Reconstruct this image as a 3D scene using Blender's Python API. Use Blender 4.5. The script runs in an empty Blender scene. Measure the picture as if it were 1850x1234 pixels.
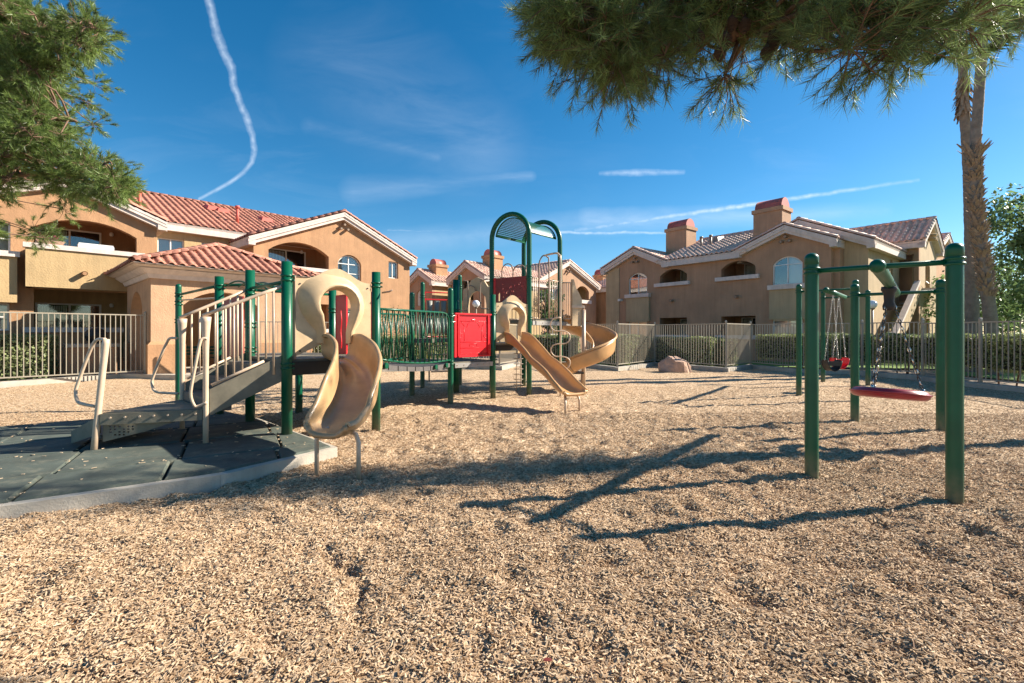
import bpy, math, random
import numpy as np
from mathutils import Vector, Matrix, noise, geometry

rnd = random.Random(11)
nrng = np.random.default_rng(5)
sc = bpy.context.scene
col = sc.collection
EYE, FOC, CX, HY = 1.4, 841.0, 925.0, 600.0      # eye height (m); focal length, centre column and horizon row of the 1850 px photograph

# ------------------------------------------------------------------ camera
cam = bpy.data.cameras.new('camera')
camo = bpy.data.objects.new('camera', cam)
col.objects.link(camo)
camo.location = (0, 0, EYE)
camo.rotation_euler = (math.radians(90), 0, 0)
cam.sensor_width = 36.0
cam.lens = FOC / 1850 * 36
cam.shift_y = -17.0 / 1850
cam.clip_start = 0.05
cam.clip_end = 2000
sc.camera = camo

# ------------------------------------------------------------------ light, sky, exposure
SUN_EL = math.radians(32.5)
SUN_DIR = Vector((0.975 * math.cos(SUN_EL), 0.222 * math.cos(SUN_EL), math.sin(SUN_EL)))   # towards the sun
sl = bpy.data.lights.new('sun', 'SUN')
sl.energy = 5.0
sl.angle = math.radians(0.53)
sl.color = (1.0, 0.91, 0.77)
so = bpy.data.objects.new('sun', sl)
col.objects.link(so)
so.rotation_euler = SUN_DIR.to_track_quat('Z', 'Y').to_euler()

world = bpy.data.worlds.new('World')
sc.world = world
world.use_nodes = True
wt = world.node_tree
for n_ in list(wt.nodes):
    wt.nodes.remove(n_)


def wn(kind, **kw):
    n = wt.nodes.new(kind)
    for k, v in kw.items():
        setattr(n, k, v)
    return n


def wl(a, b):
    wt.links.new(a, b)


def wm(op, a, b=None, c=None, clamp=False):
    n = wt.nodes.new('ShaderNodeMath')
    n.operation = op
    n.use_clamp = clamp
    for i, x in enumerate((a, b, c)):
        if x is None:
            continue
        if isinstance(x, (int, float)):
            n.inputs[i].default_value = x
        else:
            wl(x, n.inputs[i])
    return n.outputs[0]


sky = wn('ShaderNodeTexSky', sky_type='NISHITA', sun_disc=False)
sky.sun_elevation = SUN_EL
sky.sun_rotation = math.atan2(SUN_DIR.x, SUN_DIR.y)
sky.altitude = 600
sky.air_density = 1.0
sky.dust_density = 0.35
sky.ozone_density = 3.0
hs = wn('ShaderNodeHueSaturation')
hs.inputs['Hue'].default_value = 0.492
hs.inputs['Saturation'].default_value = 1.36
hs.inputs['Value'].default_value = 1.0
wl(sky.outputs[0], hs.inputs['Color'])
# thin cirrus and vapour trails, as functions of the sky direction
tc = wn('ShaderNodeTexCoord')
sep = wn('ShaderNodeSeparateXYZ')
wl(tc.outputs['Generated'], sep.inputs[0])
yy = wm('MAXIMUM', sep.outputs[1], 0.02)
U = wm('DIVIDE', sep.outputs[0], yy)
V = wm('DIVIDE', sep.outputs[2], yy)
ahead = wm('MULTIPLY', wm('GREATER_THAN', sep.outputs[1], 0.05), wm('GREATER_THAN', sep.outputs[2], 0.0))
comb = wn('ShaderNodeCombineXYZ')
wl(U, comb.inputs[0])
wl(V, comb.inputs[1])
nz = wn('ShaderNodeTexNoise')
nz.inputs['Scale'].default_value = 26
nz.inputs['Detail'].default_value = 6
wl(comb.outputs[0], nz.inputs['Vector'])
warp = wm('MULTIPLY', wm('SUBTRACT', nz.outputs[0], 0.5), 0.011)
Uw = wm('ADD', U, warp)
Vw = wm('ADD', V, wm('MULTIPLY', warp, 0.8))


def seg_mask(x0, y0, x1, y1, w0, w1, s0=1.0, s1=1.0):
    """soft band round a straight stretch of sky from one direction to another; widths and strengths vary along it"""
    ax, ay, bx, by = (x0 - CX) / FOC, (HY - y0) / FOC, (x1 - CX) / FOC, (HY - y1) / FOC
    dx, dy = bx - ax, by - ay
    ll = dx * dx + dy * dy
    px, py = wm('SUBTRACT', Uw, ax), wm('SUBTRACT', Vw, ay)
    t = wm('DIVIDE', wm('ADD', wm('MULTIPLY', px, dx), wm('MULTIPLY', py, dy)), ll, clamp=True)
    ex = wm('SUBTRACT', px, wm('MULTIPLY', t, dx))
    ey = wm('SUBTRACT', py, wm('MULTIPLY', t, dy))
    d = wm('SQRT', wm('ADD', wm('MULTIPLY', ex, ex), wm('MULTIPLY', ey, ey)))
    w = wm('MULTIPLY_ADD', t, (w1 - w0) / FOC, w0 / FOC)
    m = wm('SUBTRACT', 1.0, wm('DIVIDE', d, w), clamp=True)
    m = wm('SMOOTH_MIN', m, 1.0, 0.2)
    return wm('MULTIPLY', m, wm('MULTIPLY_ADD', t, s1 - s0, s0), clamp=True)


trail = [(368, -40), (380, 10), (392, 60), (404, 92), (418, 124), (424, 160), (436, 192), (447, 218), (457, 246), (461, 270),
         (455, 293), (440, 312), (418, 328), (390, 344), (362, 358)]
masks = []
for i in range(len(trail) - 1):
    f0, f1 = i / 14, (i + 1) / 14
    masks.append(seg_mask(*trail[i], *trail[i + 1], 11 - 7 * f0, 11 - 7 * f1, .5, .5))
masks.append(seg_mask(1040, 416, 1330, 374, 6, 6, .3, .8))
masks.append(seg_mask(1330, 374, 1660, 325, 6, 4, .8, .2))
masks.append(seg_mask(1010, 420, 1235, 421, 4, 3, .6, .5))
masks.append(seg_mask(1085, 313, 1150, 312, 5, 9, .25, .5))
masks.append(seg_mask(1150, 312, 1235, 311, 9, 5, .5, .25))
masks.append(seg_mask(700, 417, 860, 418, 2.5, 2.5, .25, .1))
tot = masks[0]
for m_ in masks[1:]:
    tot = wm('MAXIMUM', tot, m_)
nz2 = wn('ShaderNodeTexNoise')
nz2.inputs['Scale'].default_value = 60
nz2.inputs['Detail'].default_value = 5
wl(comb.outputs[0], nz2.inputs['Vector'])
tot = wm('MULTIPLY', tot, wm('MULTIPLY_ADD', nz2.outputs[0], 1.6, -0.05), clamp=True)
# wispy cirrus: stretched noise, patchy
mp = wn('ShaderNodeMapping')
mp.inputs['Rotation'].default_value = (0, 0, math.radians(-22))
mp.inputs['Scale'].default_value = (1.6, 5.5, 1)
wl(comb.outputs[0], mp.inputs[0])
nz3 = wn('ShaderNodeTexNoise')
nz3.inputs['Scale'].default_value = 1.7
nz3.inputs['Detail'].default_value = 7
nz3.inputs['Roughness'].default_value = 0.62
nz3.inputs['Distortion'].default_value = 0.6
wl(mp.outputs[0], nz3.inputs['Vector'])
nz4 = wn('ShaderNodeTexNoise')
nz4.inputs['Scale'].default_value = 1.9
wl(comb.outputs[0], nz4.inputs['Vector'])
cir = wm('MULTIPLY', wm('MULTIPLY_ADD', nz3.outputs[0], 3.2, -1.55, clamp=True),
         wm('MULTIPLY_ADD', nz4.outputs[0], 4.0, -1.7, clamp=True))
wisps = seg_mask(560, 225, 790, 285, 22, 18, .12, .16)
wisps = wm('MAXIMUM', wisps, seg_mask(640, 345, 960, 318, 34, 12, .2, .2))
wisps = wm('MAXIMUM', wisps, seg_mask(640, 120, 860, 270, 170, 120, .10, .14))
wisps = wm('MAXIMUM', wisps, seg_mask(1060, 402, 1600, 380, 30, 18, .5, .2))
wisps = wm('MAXIMUM', wisps, seg_mask(700, 440, 1050, 405, 30, 30, .3, .3))
wisps = wm('MULTIPLY', wisps, wm('MULTIPLY_ADD', nz3.outputs[0], 2.6, -0.75, clamp=True))
allm = wm('MAXIMUM', tot, wm('MAXIMUM', wm('MULTIPLY', cir, 0.10), wisps))
allm = wm('MULTIPLY', allm, ahead)
mx = wn('ShaderNodeMix', data_type='RGBA')
wl(allm, mx.inputs['Factor'])
wl(hs.outputs[0], mx.inputs['A'])
mx.inputs['B'].default_value = (6.2, 7.2, 8.4, 1)
bg = wn('ShaderNodeBackground')
bg.inputs['Strength'].default_value = 0.066
wl(mx.outputs['Result'], bg.inputs['Color'])
wo = wn('ShaderNodeOutputWorld')
wl(bg.outputs[0], wo.inputs['Surface'])

sc.view_settings.view_transform = 'Standard'
sc.view_settings.look = 'None'
sc.view_settings.gamma = 1
sc.view_settings.exposure = 1.25
try:
    sc.view_settings.use_curve_mapping = False
except Exception:
    pass
sc.cycles.max_bounces = 8
sc.cycles.transparent_max_bounces = 12

# ------------------------------------------------------------------ materials


def M(name, color, rough=0.6, var=0.0, vscale=4.0, bump=0.0, bscale=60.0, metal=0.0, coat=0.0, spec=0.5, var2=None,
      rndvar=0.0, trans=0.0, bdetail=6):
    m = bpy.data.materials.new(name)
    m.use_nodes = True
    nt = m.node_tree
    b = nt.nodes['Principled BSDF']
    b.inputs['Roughness'].default_value = rough
    b.inputs['Metallic'].default_value = metal
    b.inputs['Coat Weight'].default_value = coat
    b.inputs['Coat Roughness'].default_value = 0.15
    b.inputs['Specular IOR Level'].default_value = spec
    c = (*color, 1)
    b.inputs['Base Color'].default_value = c
    t = nt.nodes.new('ShaderNodeTexCoord')
    geo = nt.nodes.new('ShaderNodeNewGeometry')
    last = None
    if var or var2:
        n = nt.nodes.new('ShaderNodeTexNoise')
        n.inputs['Scale'].default_value = vscale
        n.inputs['Detail'].default_value = 7
        n.inputs['Roughness'].default_value = 0.65
        nt.links.new(geo.outputs['Position'], n.inputs['Vector'])
        r = nt.nodes.new('ShaderNodeValToRGB')
        r.color_ramp.elements[0].position = 0.3
        r.color_ramp.elements[1].position = 0.7
        lo = var2 if var2 else tuple(x * (1 - var) for x in color)
        hi = tuple(min(1, x * (1 + var * .7)) for x in color)
        r.color_ramp.elements[0].color = (*lo, 1)
        r.color_ramp.elements[1].color = (*hi, 1)
        nt.links.new(n.outputs[0], r.inputs[0])
        last = r.outputs[0]
    if rndvar:
        oi = nt.nodes.new('ShaderNodeObjectInfo')
        at = nt.nodes.new('ShaderNodeAttribute')
        at.attribute_name = 'rnd'
        ad = nt.nodes.new('ShaderNodeMath')
        ad.operation = 'ADD'
        nt.links.new(oi.outputs['Random'], ad.inputs[0])
        nt.links.new(at.outputs['Fac'], ad.inputs[1])
        fr = nt.nodes.new('ShaderNodeMath')
        fr.operation = 'FRACT'
        nt.links.new(ad.outputs[0], fr.inputs[0])
        ma = nt.nodes.new('ShaderNodeMapRange')
        ma.inputs['To Min'].default_value = 1 - rndvar
        ma.inputs['To Max'].default_value = 1 + rndvar
        nt.links.new(fr.outputs[0], ma.inputs['Value'])
        h = nt.nodes.new('ShaderNodeHueSaturation')
        nt.links.new(ma.outputs[0], h.inputs['Value'])
        if last:
            nt.links.new(last, h.inputs['Color'])
        else:
            h.inputs['Color'].default_value = c
        last = h.outputs[0]
    if last:
        nt.links.new(last, b.inputs['Base Color'])
    if bump:
        n2 = nt.nodes.new('ShaderNodeTexNoise')
        n2.inputs['Scale'].default_value = bscale
        n2.inputs['Detail'].default_value = bdetail
        nt.links.new(geo.outputs['Position'], n2.inputs['Vector'])
        bp = nt.nodes.new('ShaderNodeBump')
        bp.inputs['Strength'].default_value = 1.0
        bp.inputs['Distance'].default_value = bump
        nt.links.new(n2.outputs[0], bp.inputs['Height'])
        nt.links.new(bp.outputs[0], b.inputs['Normal'])
    if trans:
        tr = nt.nodes.new('ShaderNodeBsdfTranslucent')
        if last:
            nt.links.new(last, tr.inputs['Color'])
        else:
            tr.inputs['Color'].default_value = c
        ms = nt.nodes.new('ShaderNodeMixShader')
        ms.inputs[0].default_value = trans
        nt.links.new(b.outputs[0], ms.inputs[1])
        nt.links.new(tr.outputs[0], ms.inputs[2])
        nt.links.new(ms.outputs[0], nt.nodes['Material Output'].inputs['Surface'])
    return m


STUCCO = M('stucco_orange', (.43, .24, .125), .9, .16, 1.3, .010, 22)
STUCCO_B = M('stucco_beige', (.47, .33, .17), .9, .13, 1.3, .010, 22)
STUCCO_P = M('stucco_pink', (.50, .31, .19), .9, .13, 2.2, .012, 26)
STUCCO_R = M('stucco_brown', (.42, .25, .15), .9, .16, .9, .010, 20)
STUCCO_RB = M('stucco_tan', (.46, .34, .20), .9, .12, .9, .010, 20)
TRIM = M('stucco_trim', (.66, .56, .50), .85, .12, 3, .006, 30)
TILE = M('clay_tile', (.44, .19, .13), .75, .22, 3.0, .004, 50, rndvar=.22)
TILE_P = M('clay_tile_pale', (.70, .45, .34), .5, .2, 2.0, .004, 50, rndvar=.22)
CAPRED = M('chimney_cap_metal', (.42, .10, .07), .5, .15, 4)
PIPE = M('vent_pipe_red', (.50, .10, .07), .6)
GREEN = M('green_powder_coat', (.001, .086, .043), .36, .18, 3.5, .0006, 300, coat=.08, spec=.35)
GREEND = M('green_vinyl', (.004, .075, .038), .4, .2, 6)
TANM = M('tan_powder_coat', (.60, .45, .32), .42, .12, 7, coat=.1)
BROWNM = M('brown_powder_coat', (.30, .21, .15), .45, .12, 7)
HOODP = M('cream_plastic', (.56, .405, .24), .42, .18, 5, .001, 90)
SLIDEP = M('ochre_plastic', (.46, .285, .14), .36, .22, 4, .0008, 70, coat=.15)
SLIDEO = M('orange_ochre_plastic', (.54, .31, .135), .36, .12, 4, .0008, 70, coat=.15)
RED = M('red_plastic', (.72, .012, .022), .4, .12, 6, .0006, 90, coat=.1)
MAROON = M('dark_red_plastic', (.30, .012, .015), .45, .2, 8)
VINYL = M('grey_brown_vinyl', (.20, .175, .125), .62, .3, 6, .002, 160)
BLACK = M('black_rubber', (.018, .018, .018), .6, .2, 9)
CHAIN = M('chain_metal', (.05, .05, .05), .3, metal=.6)
BEAD = M('zinc_links', (.62, .60, .56), .25, metal=.9)
CONC = M('kerb_concrete', (.44, .395, .33), .9, .2, 3.0, .004, 60)
FENCE = M('fence_powder_coat', (.34, .30, .235), .5, .1, 9)
SAND = M('boulder_sandstone', (.47, .30, .215), .9, .3, 3, .02, 14)
WHITE = M('white_frame', (.74, .72, .68), .5)
BLIND = M('window_blind', (.80, .79, .74), .8, trans=.3)
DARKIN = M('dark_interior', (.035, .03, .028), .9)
DOORM = M('door_paint', (.20, .16, .12), .6)
GLOBE = M('globe_glass', (.86, .86, .86), .25, coat=.5)
BARK = M('pine_bark', (.17, .10, .065), .9, .35, 9, .01, 25)
PALMB = M('palm_bark', (.25, .195, .15), .95, .35, 5, .02, 18)
PALMS = M('palm_boots', (.32, .225, .15), .95, .45, 14, rndvar=.4)
NEEDLE = M('pine_needles', (.22, .30, .10), .4, .45, 2.6, rndvar=.5, trans=.42, var2=(.085, .125, .045))
NEEDLE_L = M('pine_needles_left', (.18, .245, .065), .4, .35, 1.6, rndvar=.5, trans=.42, var2=(.11, .165, .045))  # needle green of the left pine
HEDGEL = M('hedge_leaves', (.30, .34, .145), .5, .3, 4, rndvar=.5, trans=.35, var2=(.18, .22, .09))
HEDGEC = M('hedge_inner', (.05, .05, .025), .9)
TREEL = M('tree_leaves', (.15, .23, .085), .45, .3, 3, rndvar=.5, trans=.4)
PALML = M('palm_fronds', (.07, .12, .035), .4, rndvar=.3, trans=.3)
CONE = M('pine_cone', (.05, .03, .02), .9)
GRASS = M('lawn_grass', (.15, .24, .04), .9, .4, 12, .02, 80)
SOIL = M('bare_soil', (.27, .20, .14), .95, .3, 4, .01, 40)
PAVE = M('walkway_concrete', (.42, .38, .32), .9, .15, 2.5, .003, 60)
YELL = M('yellow_shrub_leaves', (.30, .30, .07), .5, .3, 4, rndvar=.5, trans=.3)


def glass_mat(name, tint, mixf):
    m = bpy.data.materials.new(name)
    m.use_nodes = True
    nt = m.node_tree
    nt.nodes.remove(nt.nodes['Principled BSDF'])
    fr = nt.nodes.new('ShaderNodeFresnel')
    fr.inputs[0].default_value = 1.5
    ad = nt.nodes.new('ShaderNodeMath')
    ad.operation = 'MULTIPLY_ADD'
    ad.use_clamp = True
    ad.inputs[1].default_value = 1.2
    ad.inputs[2].default_value = mixf
    nt.links.new(fr.outputs[0], ad.inputs[0])
    g = nt.nodes.new('ShaderNodeBsdfGlossy')
    g.inputs['Roughness'].default_value = 0.02
    t = nt.nodes.new('ShaderNodeBsdfTransparent')
    t.inputs[0].default_value = (*tint, 1)
    ms = nt.nodes.new('ShaderNodeMixShader')
    nt.links.new(ad.outputs[0], ms.inputs[0])
    nt.links.new(t.outputs[0], ms.inputs[1])
    nt.links.new(g.outputs[0], ms.inputs[2])
    nt.links.new(ms.outputs[0], nt.nodes['Material Output'].inputs['Surface'])
    return m


GLASS = glass_mat('window_glass', (.95, .97, .97), .06)


def dusty(m, h, col_):
    """dust and splashed soil on the lowest part of a coated post"""
    nt = m.node_tree
    b = nt.nodes['Principled BSDF']
    src = b.inputs['Base Color'].links[0].from_socket
    geo = nt.nodes.new('ShaderNodeNewGeometry')
    sp_ = nt.nodes.new('ShaderNodeSeparateXYZ')
    nt.links.new(geo.outputs['Position'], sp_.inputs[0])
    n = nt.nodes.new('ShaderNodeTexNoise')
    n.inputs['Scale'].default_value = 18
    n.inputs['Detail'].default_value = 6
    nt.links.new(geo.outputs['Position'], n.inputs['Vector'])
    mr = nt.nodes.new('ShaderNodeMapRange')
    mr.inputs['From Min'].default_value = 0.0
    mr.inputs['From Max'].default_value = h
    mr.inputs['To Min'].default_value = 1.1
    mr.inputs['To Max'].default_value = 0.0
    nt.links.new(sp_.outputs[2], mr.inputs['Value'])
    mu = nt.nodes.new('ShaderNodeMath')
    mu.operation = 'MULTIPLY'
    mu.use_clamp = True
    nt.links.new(mr.outputs[0], mu.inputs[0])
    nt.links.new(n.outputs[0], mu.inputs[1])
    mxn = nt.nodes.new('ShaderNodeMix')
    mxn.data_type = 'RGBA'
    nt.links.new(mu.outputs[0], mxn.inputs['Factor'])
    nt.links.new(src, mxn.inputs['A'])
    mxn.inputs['B'].default_value = (*col_, 1)
    nt.links.new(mxn.outputs['Result'], b.inputs['Base Color'])


def streaked(m, amt=.15):
    """faint rain streaks and soiling down a plastered wall"""
    nt = m.node_tree
    b = nt.nodes['Principled BSDF']
    src = b.inputs['Base Color'].links[0].from_socket
    geo = nt.nodes.new('ShaderNodeNewGeometry')
    mp_ = nt.nodes.new('ShaderNodeMapping')
    mp_.inputs['Scale'].default_value = (5, 5, .45)
    nt.links.new(geo.outputs['Position'], mp_.inputs[0])
    n = nt.nodes.new('ShaderNodeTexNoise')
    n.inputs['Scale'].default_value = 1.0
    n.inputs['Detail'].default_value = 8
    n.inputs['Roughness'].default_value = .7
    nt.links.new(mp_.outputs[0], n.inputs['Vector'])
    mr = nt.nodes.new('ShaderNodeMapRange')
    mr.inputs['From Min'].default_value = .38
    mr.inputs['From Max'].default_value = .72
    mr.inputs['To Min'].default_value = 1.06
    mr.inputs['To Max'].default_value = 1 - amt
    nt.links.new(n.outputs[0], mr.inputs['Value'])
    h = nt.nodes.new('ShaderNodeHueSaturation')
    nt.links.new(mr.outputs[0], h.inputs['Value'])
    nt.links.new(src, h.inputs['Color'])
    nt.links.new(h.outputs[0], b.inputs['Base Color'])


for m_ in (STUCCO, STUCCO_B, STUCCO_P, STUCCO_R, STUCCO_RB, TRIM, CONC):
    streaked(m_)
dusty(GREEN, .30, (.22, .17, .11))
dusty(TANM, .25, (.30, .21, .13))
dusty(STUCCO_P, .55, (.30, .20, .13))


def rubber_mat():
    m = M('rubber_tile', (.070, .086, .072), .8, .4, 3, .003, 220)
    nt = m.node_tree
    b = nt.nodes['Principled BSDF']
    src = b.inputs['Base Color'].links[0].from_socket
    geo = nt.nodes.new('ShaderNodeNewGeometry')
    n = nt.nodes.new('ShaderNodeTexNoise')
    n.inputs['Scale'].default_value = 5
    n.inputs['Detail'].default_value = 8
    n.inputs['Roughness'].default_value = .75
    nt.links.new(geo.outputs['Position'], n.inputs['Vector'])
    r = nt.nodes.new('ShaderNodeValToRGB')
    r.color_ramp.elements[0].position = .5
    r.color_ramp.elements[1].position = .72
    r.color_ramp.elements[0].color = (0, 0, 0, 1)
    r.color_ramp.elements[1].color = (1, 1, 1, 1)
    nt.links.new(n.outputs[0], r.inputs[0])
    mxn = nt.nodes.new('ShaderNodeMix')
    mxn.data_type = 'RGBA'
    nt.links.new(r.outputs[0], mxn.inputs['Factor'])
    nt.links.new(src, mxn.inputs['A'])
    mxn.inputs['B'].default_value = (.17, .165, .12, 1)
    nt.links.new(mxn.outputs['Result'], b.inputs['Base Color'])
    return m


RUBBER = rubber_mat()


def mulch_mat():
    m = bpy.data.materials.new('mulch_bed')
    m.use_nodes = True
    nt = m.node_tree
    b = nt.nodes['Principled BSDF']
    b.inputs['Roughness'].default_value = .95
    b.inputs['Specular IOR Level'].default_value = .15
    geo = nt.nodes.new('ShaderNodeNewGeometry')
    n1 = nt.nodes.new('ShaderNodeTexNoise')
    n1.inputs['Scale'].default_value = 1.1
    n1.inputs['Detail'].default_value = 6
    nv = nt.nodes.new('ShaderNodeTexVoronoi')
    nv.inputs['Scale'].default_value = 42
    nd = nt.nodes.new('ShaderNodeTexNoise')
    nd.inputs['Scale'].default_value = 16
    nd.inputs['Detail'].default_value = 8
    nd.inputs['Roughness'].default_value = .75
    for n in (n1, nv, nd):
        nt.links.new(geo.outputs['Position'], n.inputs['Vector'])
    r = nt.nodes.new('ShaderNodeValToRGB')
    e = r.color_ramp.elements
    e[0].position, e[0].color = .30, (.20, .115, .055, 1)
    e[1].position, e[1].color = .66, (.72, .56, .39, 1)
    x = e.new(.5)
    x.color = (.46, .32, .20, 1)
    mixv = nt.nodes.new('ShaderNodeMath')
    mixv.operation = 'MULTIPLY_ADD'
    mixv.inputs[1].default_value = .35
    nt.links.new(nv.outputs['Color'], mixv.inputs[0])
    hf = nt.nodes.new('ShaderNodeMath')
    hf.operation = 'MULTIPLY'
    hf.inputs[1].default_value = .66
    nt.links.new(nd.outputs[0], hf.inputs[0])
    nt.links.new(hf.outputs[0], mixv.inputs[2])
    nt.links.new(mixv.outputs[0], r.inputs[0])
    nt.links.new(r.outputs[0], b.inputs['Base Color'])
    bp = nt.nodes.new('ShaderNodeBump')
    bp.inputs['Distance'].default_value = .03
    nt.links.new(nd.outputs[0], bp.inputs['Height'])
    nt.links.new(bp.outputs[0], b.inputs['Normal'])
    return m


def chip_mat():
    m = bpy.data.materials.new('wood_chip')
    m.use_nodes = True
    nt = m.node_tree
    b = nt.nodes['Principled BSDF']
    b.inputs['Roughness'].default_value = .8
    b.inputs['Specular IOR Level'].default_value = .2
    oi = nt.nodes.new('ShaderNodeObjectInfo')
    r = nt.nodes.new('ShaderNodeValToRGB')
    e = r.color_ramp.elements
    e[0].position, e[0].color = 0, (.22, .12, .055, 1)
    e[1].position, e[1].color = 1, (.75, .565, .38, 1)
    for p, c in ((.2, (.40, .27, .165, 1)), (.5, (.56, .39, .24, 1)), (.8, (.65, .48, .32, 1))):
        x = e.new(p)
        x.color = c
    nt.links.new(oi.outputs['Random'], r.inputs[0])
    geo = nt.nodes.new('ShaderNodeNewGeometry')
    n = nt.nodes.new('ShaderNodeTexNoise')
    n.inputs['Scale'].default_value = .8
    n.inputs['Detail'].default_value = 3
    nt.links.new(geo.outputs['Position'], n.inputs['Vector'])
    ma = nt.nodes.new('ShaderNodeMapRange')
    ma.inputs['From Min'].default_value = .3
    ma.inputs['From Max'].default_value = .7
    ma.inputs['To Min'].default_value = .76
    ma.inputs['To Max'].default_value = 1.0
    nt.links.new(n.outputs[0], ma.inputs['Value'])
    h = nt.nodes.new('ShaderNodeHueSaturation')
    nt.links.new(ma.outputs[0], h.inputs['Value'])
    nt.links.new(r.outputs[0], h.inputs['Color'])
    nt.links.new(h.outputs[0], b.inputs['Base Color'])
    return m


MULCH = mulch_mat()
CHIP = chip_mat()

# ------------------------------------------------------------------ mesh building
WM = {}          # world matrix of every Empty, by name


def link(o, parent=None):
    col.objects.link(o)
    if parent is not None:
        o.parent = parent
    return o


def tag(o, label=None, cat=None, group=None, kind=None):
    if label:
        o['label'] = label
    if cat:
        o['category'] = cat
    if group:
        o['group'] = group
    if kind:
        o['kind'] = kind
    return o


def thing(name, label, cat, loc=(0, 0, 0), group=None, mat=None):
    o = bpy.data.objects.new(name, None)
    o.empty_display_size = .2
    link(o)
    if mat is None:
        mat = Matrix.Translation(Vector(loc))
    o.matrix_world = mat
    WM[o.name] = mat.copy()
    return tag(o, label, cat, group)


def root_matrix(parent):
    p = parent
    while p is not None and p.parent is not None:
        p = p.parent
    return WM.get(p.name) if p is not None else None


class MB:
    def __init__(self):
        self.v, self.f, self.s = [], [], []

    def add(self, verts, faces, smooth=False):
        b = len(self.v)
        self.v += [tuple(p) for p in verts]
        self.f += [tuple(i + b for i in f) for f in faces]
        self.s += [smooth] * len(faces)
        return self

    def hexa(self, p):
        return self.add(p, [(3, 2, 1, 0), (4, 5, 6, 7), (0, 1, 5, 4), (1, 2, 6, 5), (2, 3, 7, 6), (3, 0, 4, 7)])

    def box(self, x0, x1, y0, y1, z0, z1):
        return self.hexa([(x0, y0, z0), (x1, y0, z0), (x1, y1, z0), (x0, y1, z0), (x0, y0, z1), (x1, y0, z1), (x1, y1, z1), (x0, y1, z1)])

    def bar(self, a, b, w, h, up=(0, 0, 1)):
        """box with a w x h section from a to b; h along up"""
        a, b = Vector(a), Vector(b)
        d = (b - a).normalized()
        s = d.cross(Vector(up))
        s = s.normalized() if s.length > 1e-6 else Vector((1, 0, 0))
        u = s.cross(d).normalized()
        s, u = s * w / 2, u * h / 2
        return self.hexa([a - s - u, a + s - u, b + s - u, b - s - u, a - s + u, a + s + u, b + s + u, b - s + u])

    def tube(self, pts, r, n=10, closed=False, caps=True, smooth=True):
        pts = [Vector(p) for p in pts]
        m = len(pts)
        rs = r if isinstance(r, (list, tuple)) else [r] * m
        ring = []
        prev = None
        for i, p in enumerate(pts):
            if closed:
                d = (pts[(i + 1) % m] - pts[i - 1])
            else:
                d = pts[min(i + 1, m - 1)] - pts[max(i - 1, 0)]
            d = d.normalized() if d.length > 1e-9 else Vector((0, 0, 1))
            if prev is None:
                ref = Vector((0, 0, 1)) if abs(d.z) < .9 else Vector((1, 0, 0))
                s = d.cross(ref).normalized()
            else:
                s = (prev - d * prev.dot(d))
                s = s.normalized() if s.length > 1e-6 else d.orthogonal().normalized()
            prev = s
            u = d.cross(s)
            ring.append([p + (s * math.cos(2 * math.pi * k / n) + u * math.sin(2 * math.pi * k / n)) * rs[i] for k in range(n)])
        vs = [q for rr in ring for q in rr]
        fs = []
        for i in range(m if closed else m - 1):
            j = (i + 1) % m
            for k in range(n):
                k2 = (k + 1) % n
                fs.append((i * n + k, i * n + k2, j * n + k2, j * n + k))
        self.add(vs, fs, smooth)
        if caps and not closed:
            b = len(self.v) - len(vs)
            self.f.append(tuple(b + k for k in reversed(range(n))))
            self.f.append(tuple(b + (m - 1) * n + k for k in range(n)))
            self.s += [False, False]
        return self

    def lathe(self, prof, c=(0, 0, 0), n=20, smooth=True):
        vs = []
        for r_, z in prof:
            for k in range(n):
                a = 2 * math.pi * k / n
                vs.append((c[0] + r_ * math.cos(a), c[1] + r_ * math.sin(a), c[2] + z))
        fs = []
        for i in range(len(prof) - 1):
            for k in range(n):
                k2 = (k + 1) % n
                fs.append((i * n + k, i * n + k2, (i + 1) * n + k2, (i + 1) * n + k))
        return self.add(vs, fs, smooth)

    def loft(self, rows, smooth=True, closed=False):
        n = len(rows[0])
        vs = [p for r_ in rows for p in r_]
        fs = []
        for i in range(len(rows) - 1):
            for k in range(n if closed else n - 1):
                k2 = (k + 1) % n
                fs.append((i * n + k, i * n + k2, (i + 1) * n + k2, (i + 1) * n + k))
        return self.add(vs, fs, smooth)

    def slab(self, outer, holes, y0, y1, fr=None):
        """plate with holes: outline points are (x, z); y0 is the front, y1 the back. fr maps (x, y, z) elsewhere"""
        fr = fr or (lambda x, y, z: (x, y, z))
        loops = [list(outer)] + [list(h) for h in holes]
        tris = geometry.tessellate_polygon([[Vector((x, z, 0)) for x, z in lp] for lp in loops])
        flat = [p for lp in loops for p in lp]
        n = len(flat)
        vs = [fr(x, y0, z) for x, z in flat] + [fr(x, y1, z) for x, z in flat]
        fs = [tuple(t) for t in tris] + [tuple(n + i for i in reversed(t)) for t in tris]
        b = 0
        for lp in loops:
            m = len(lp)
            for i in range(m):
                j = (i + 1) % m
                fs.append((b + i, b + j, n + b + j, n + b + i))
            b += m
        return self.add(vs, fs)

    def build(self, name, mat, parent=None, world=False, sm=None):
        me = bpy.data.meshes.new(name)
        vs = self.v
        if world and parent is not None:
            inv = root_matrix(parent).inverted()
            vs = [tuple(inv @ Vector(p)) for p in vs]
        me.from_pydata(vs, [], self.f)
        me.polygons.foreach_set('use_smooth', self.s if sm is None else [sm] * len(self.f))
        me.materials.append(mat)
        me.update()
        o = bpy.data.objects.new(name, me)
        return link(o, parent)


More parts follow.
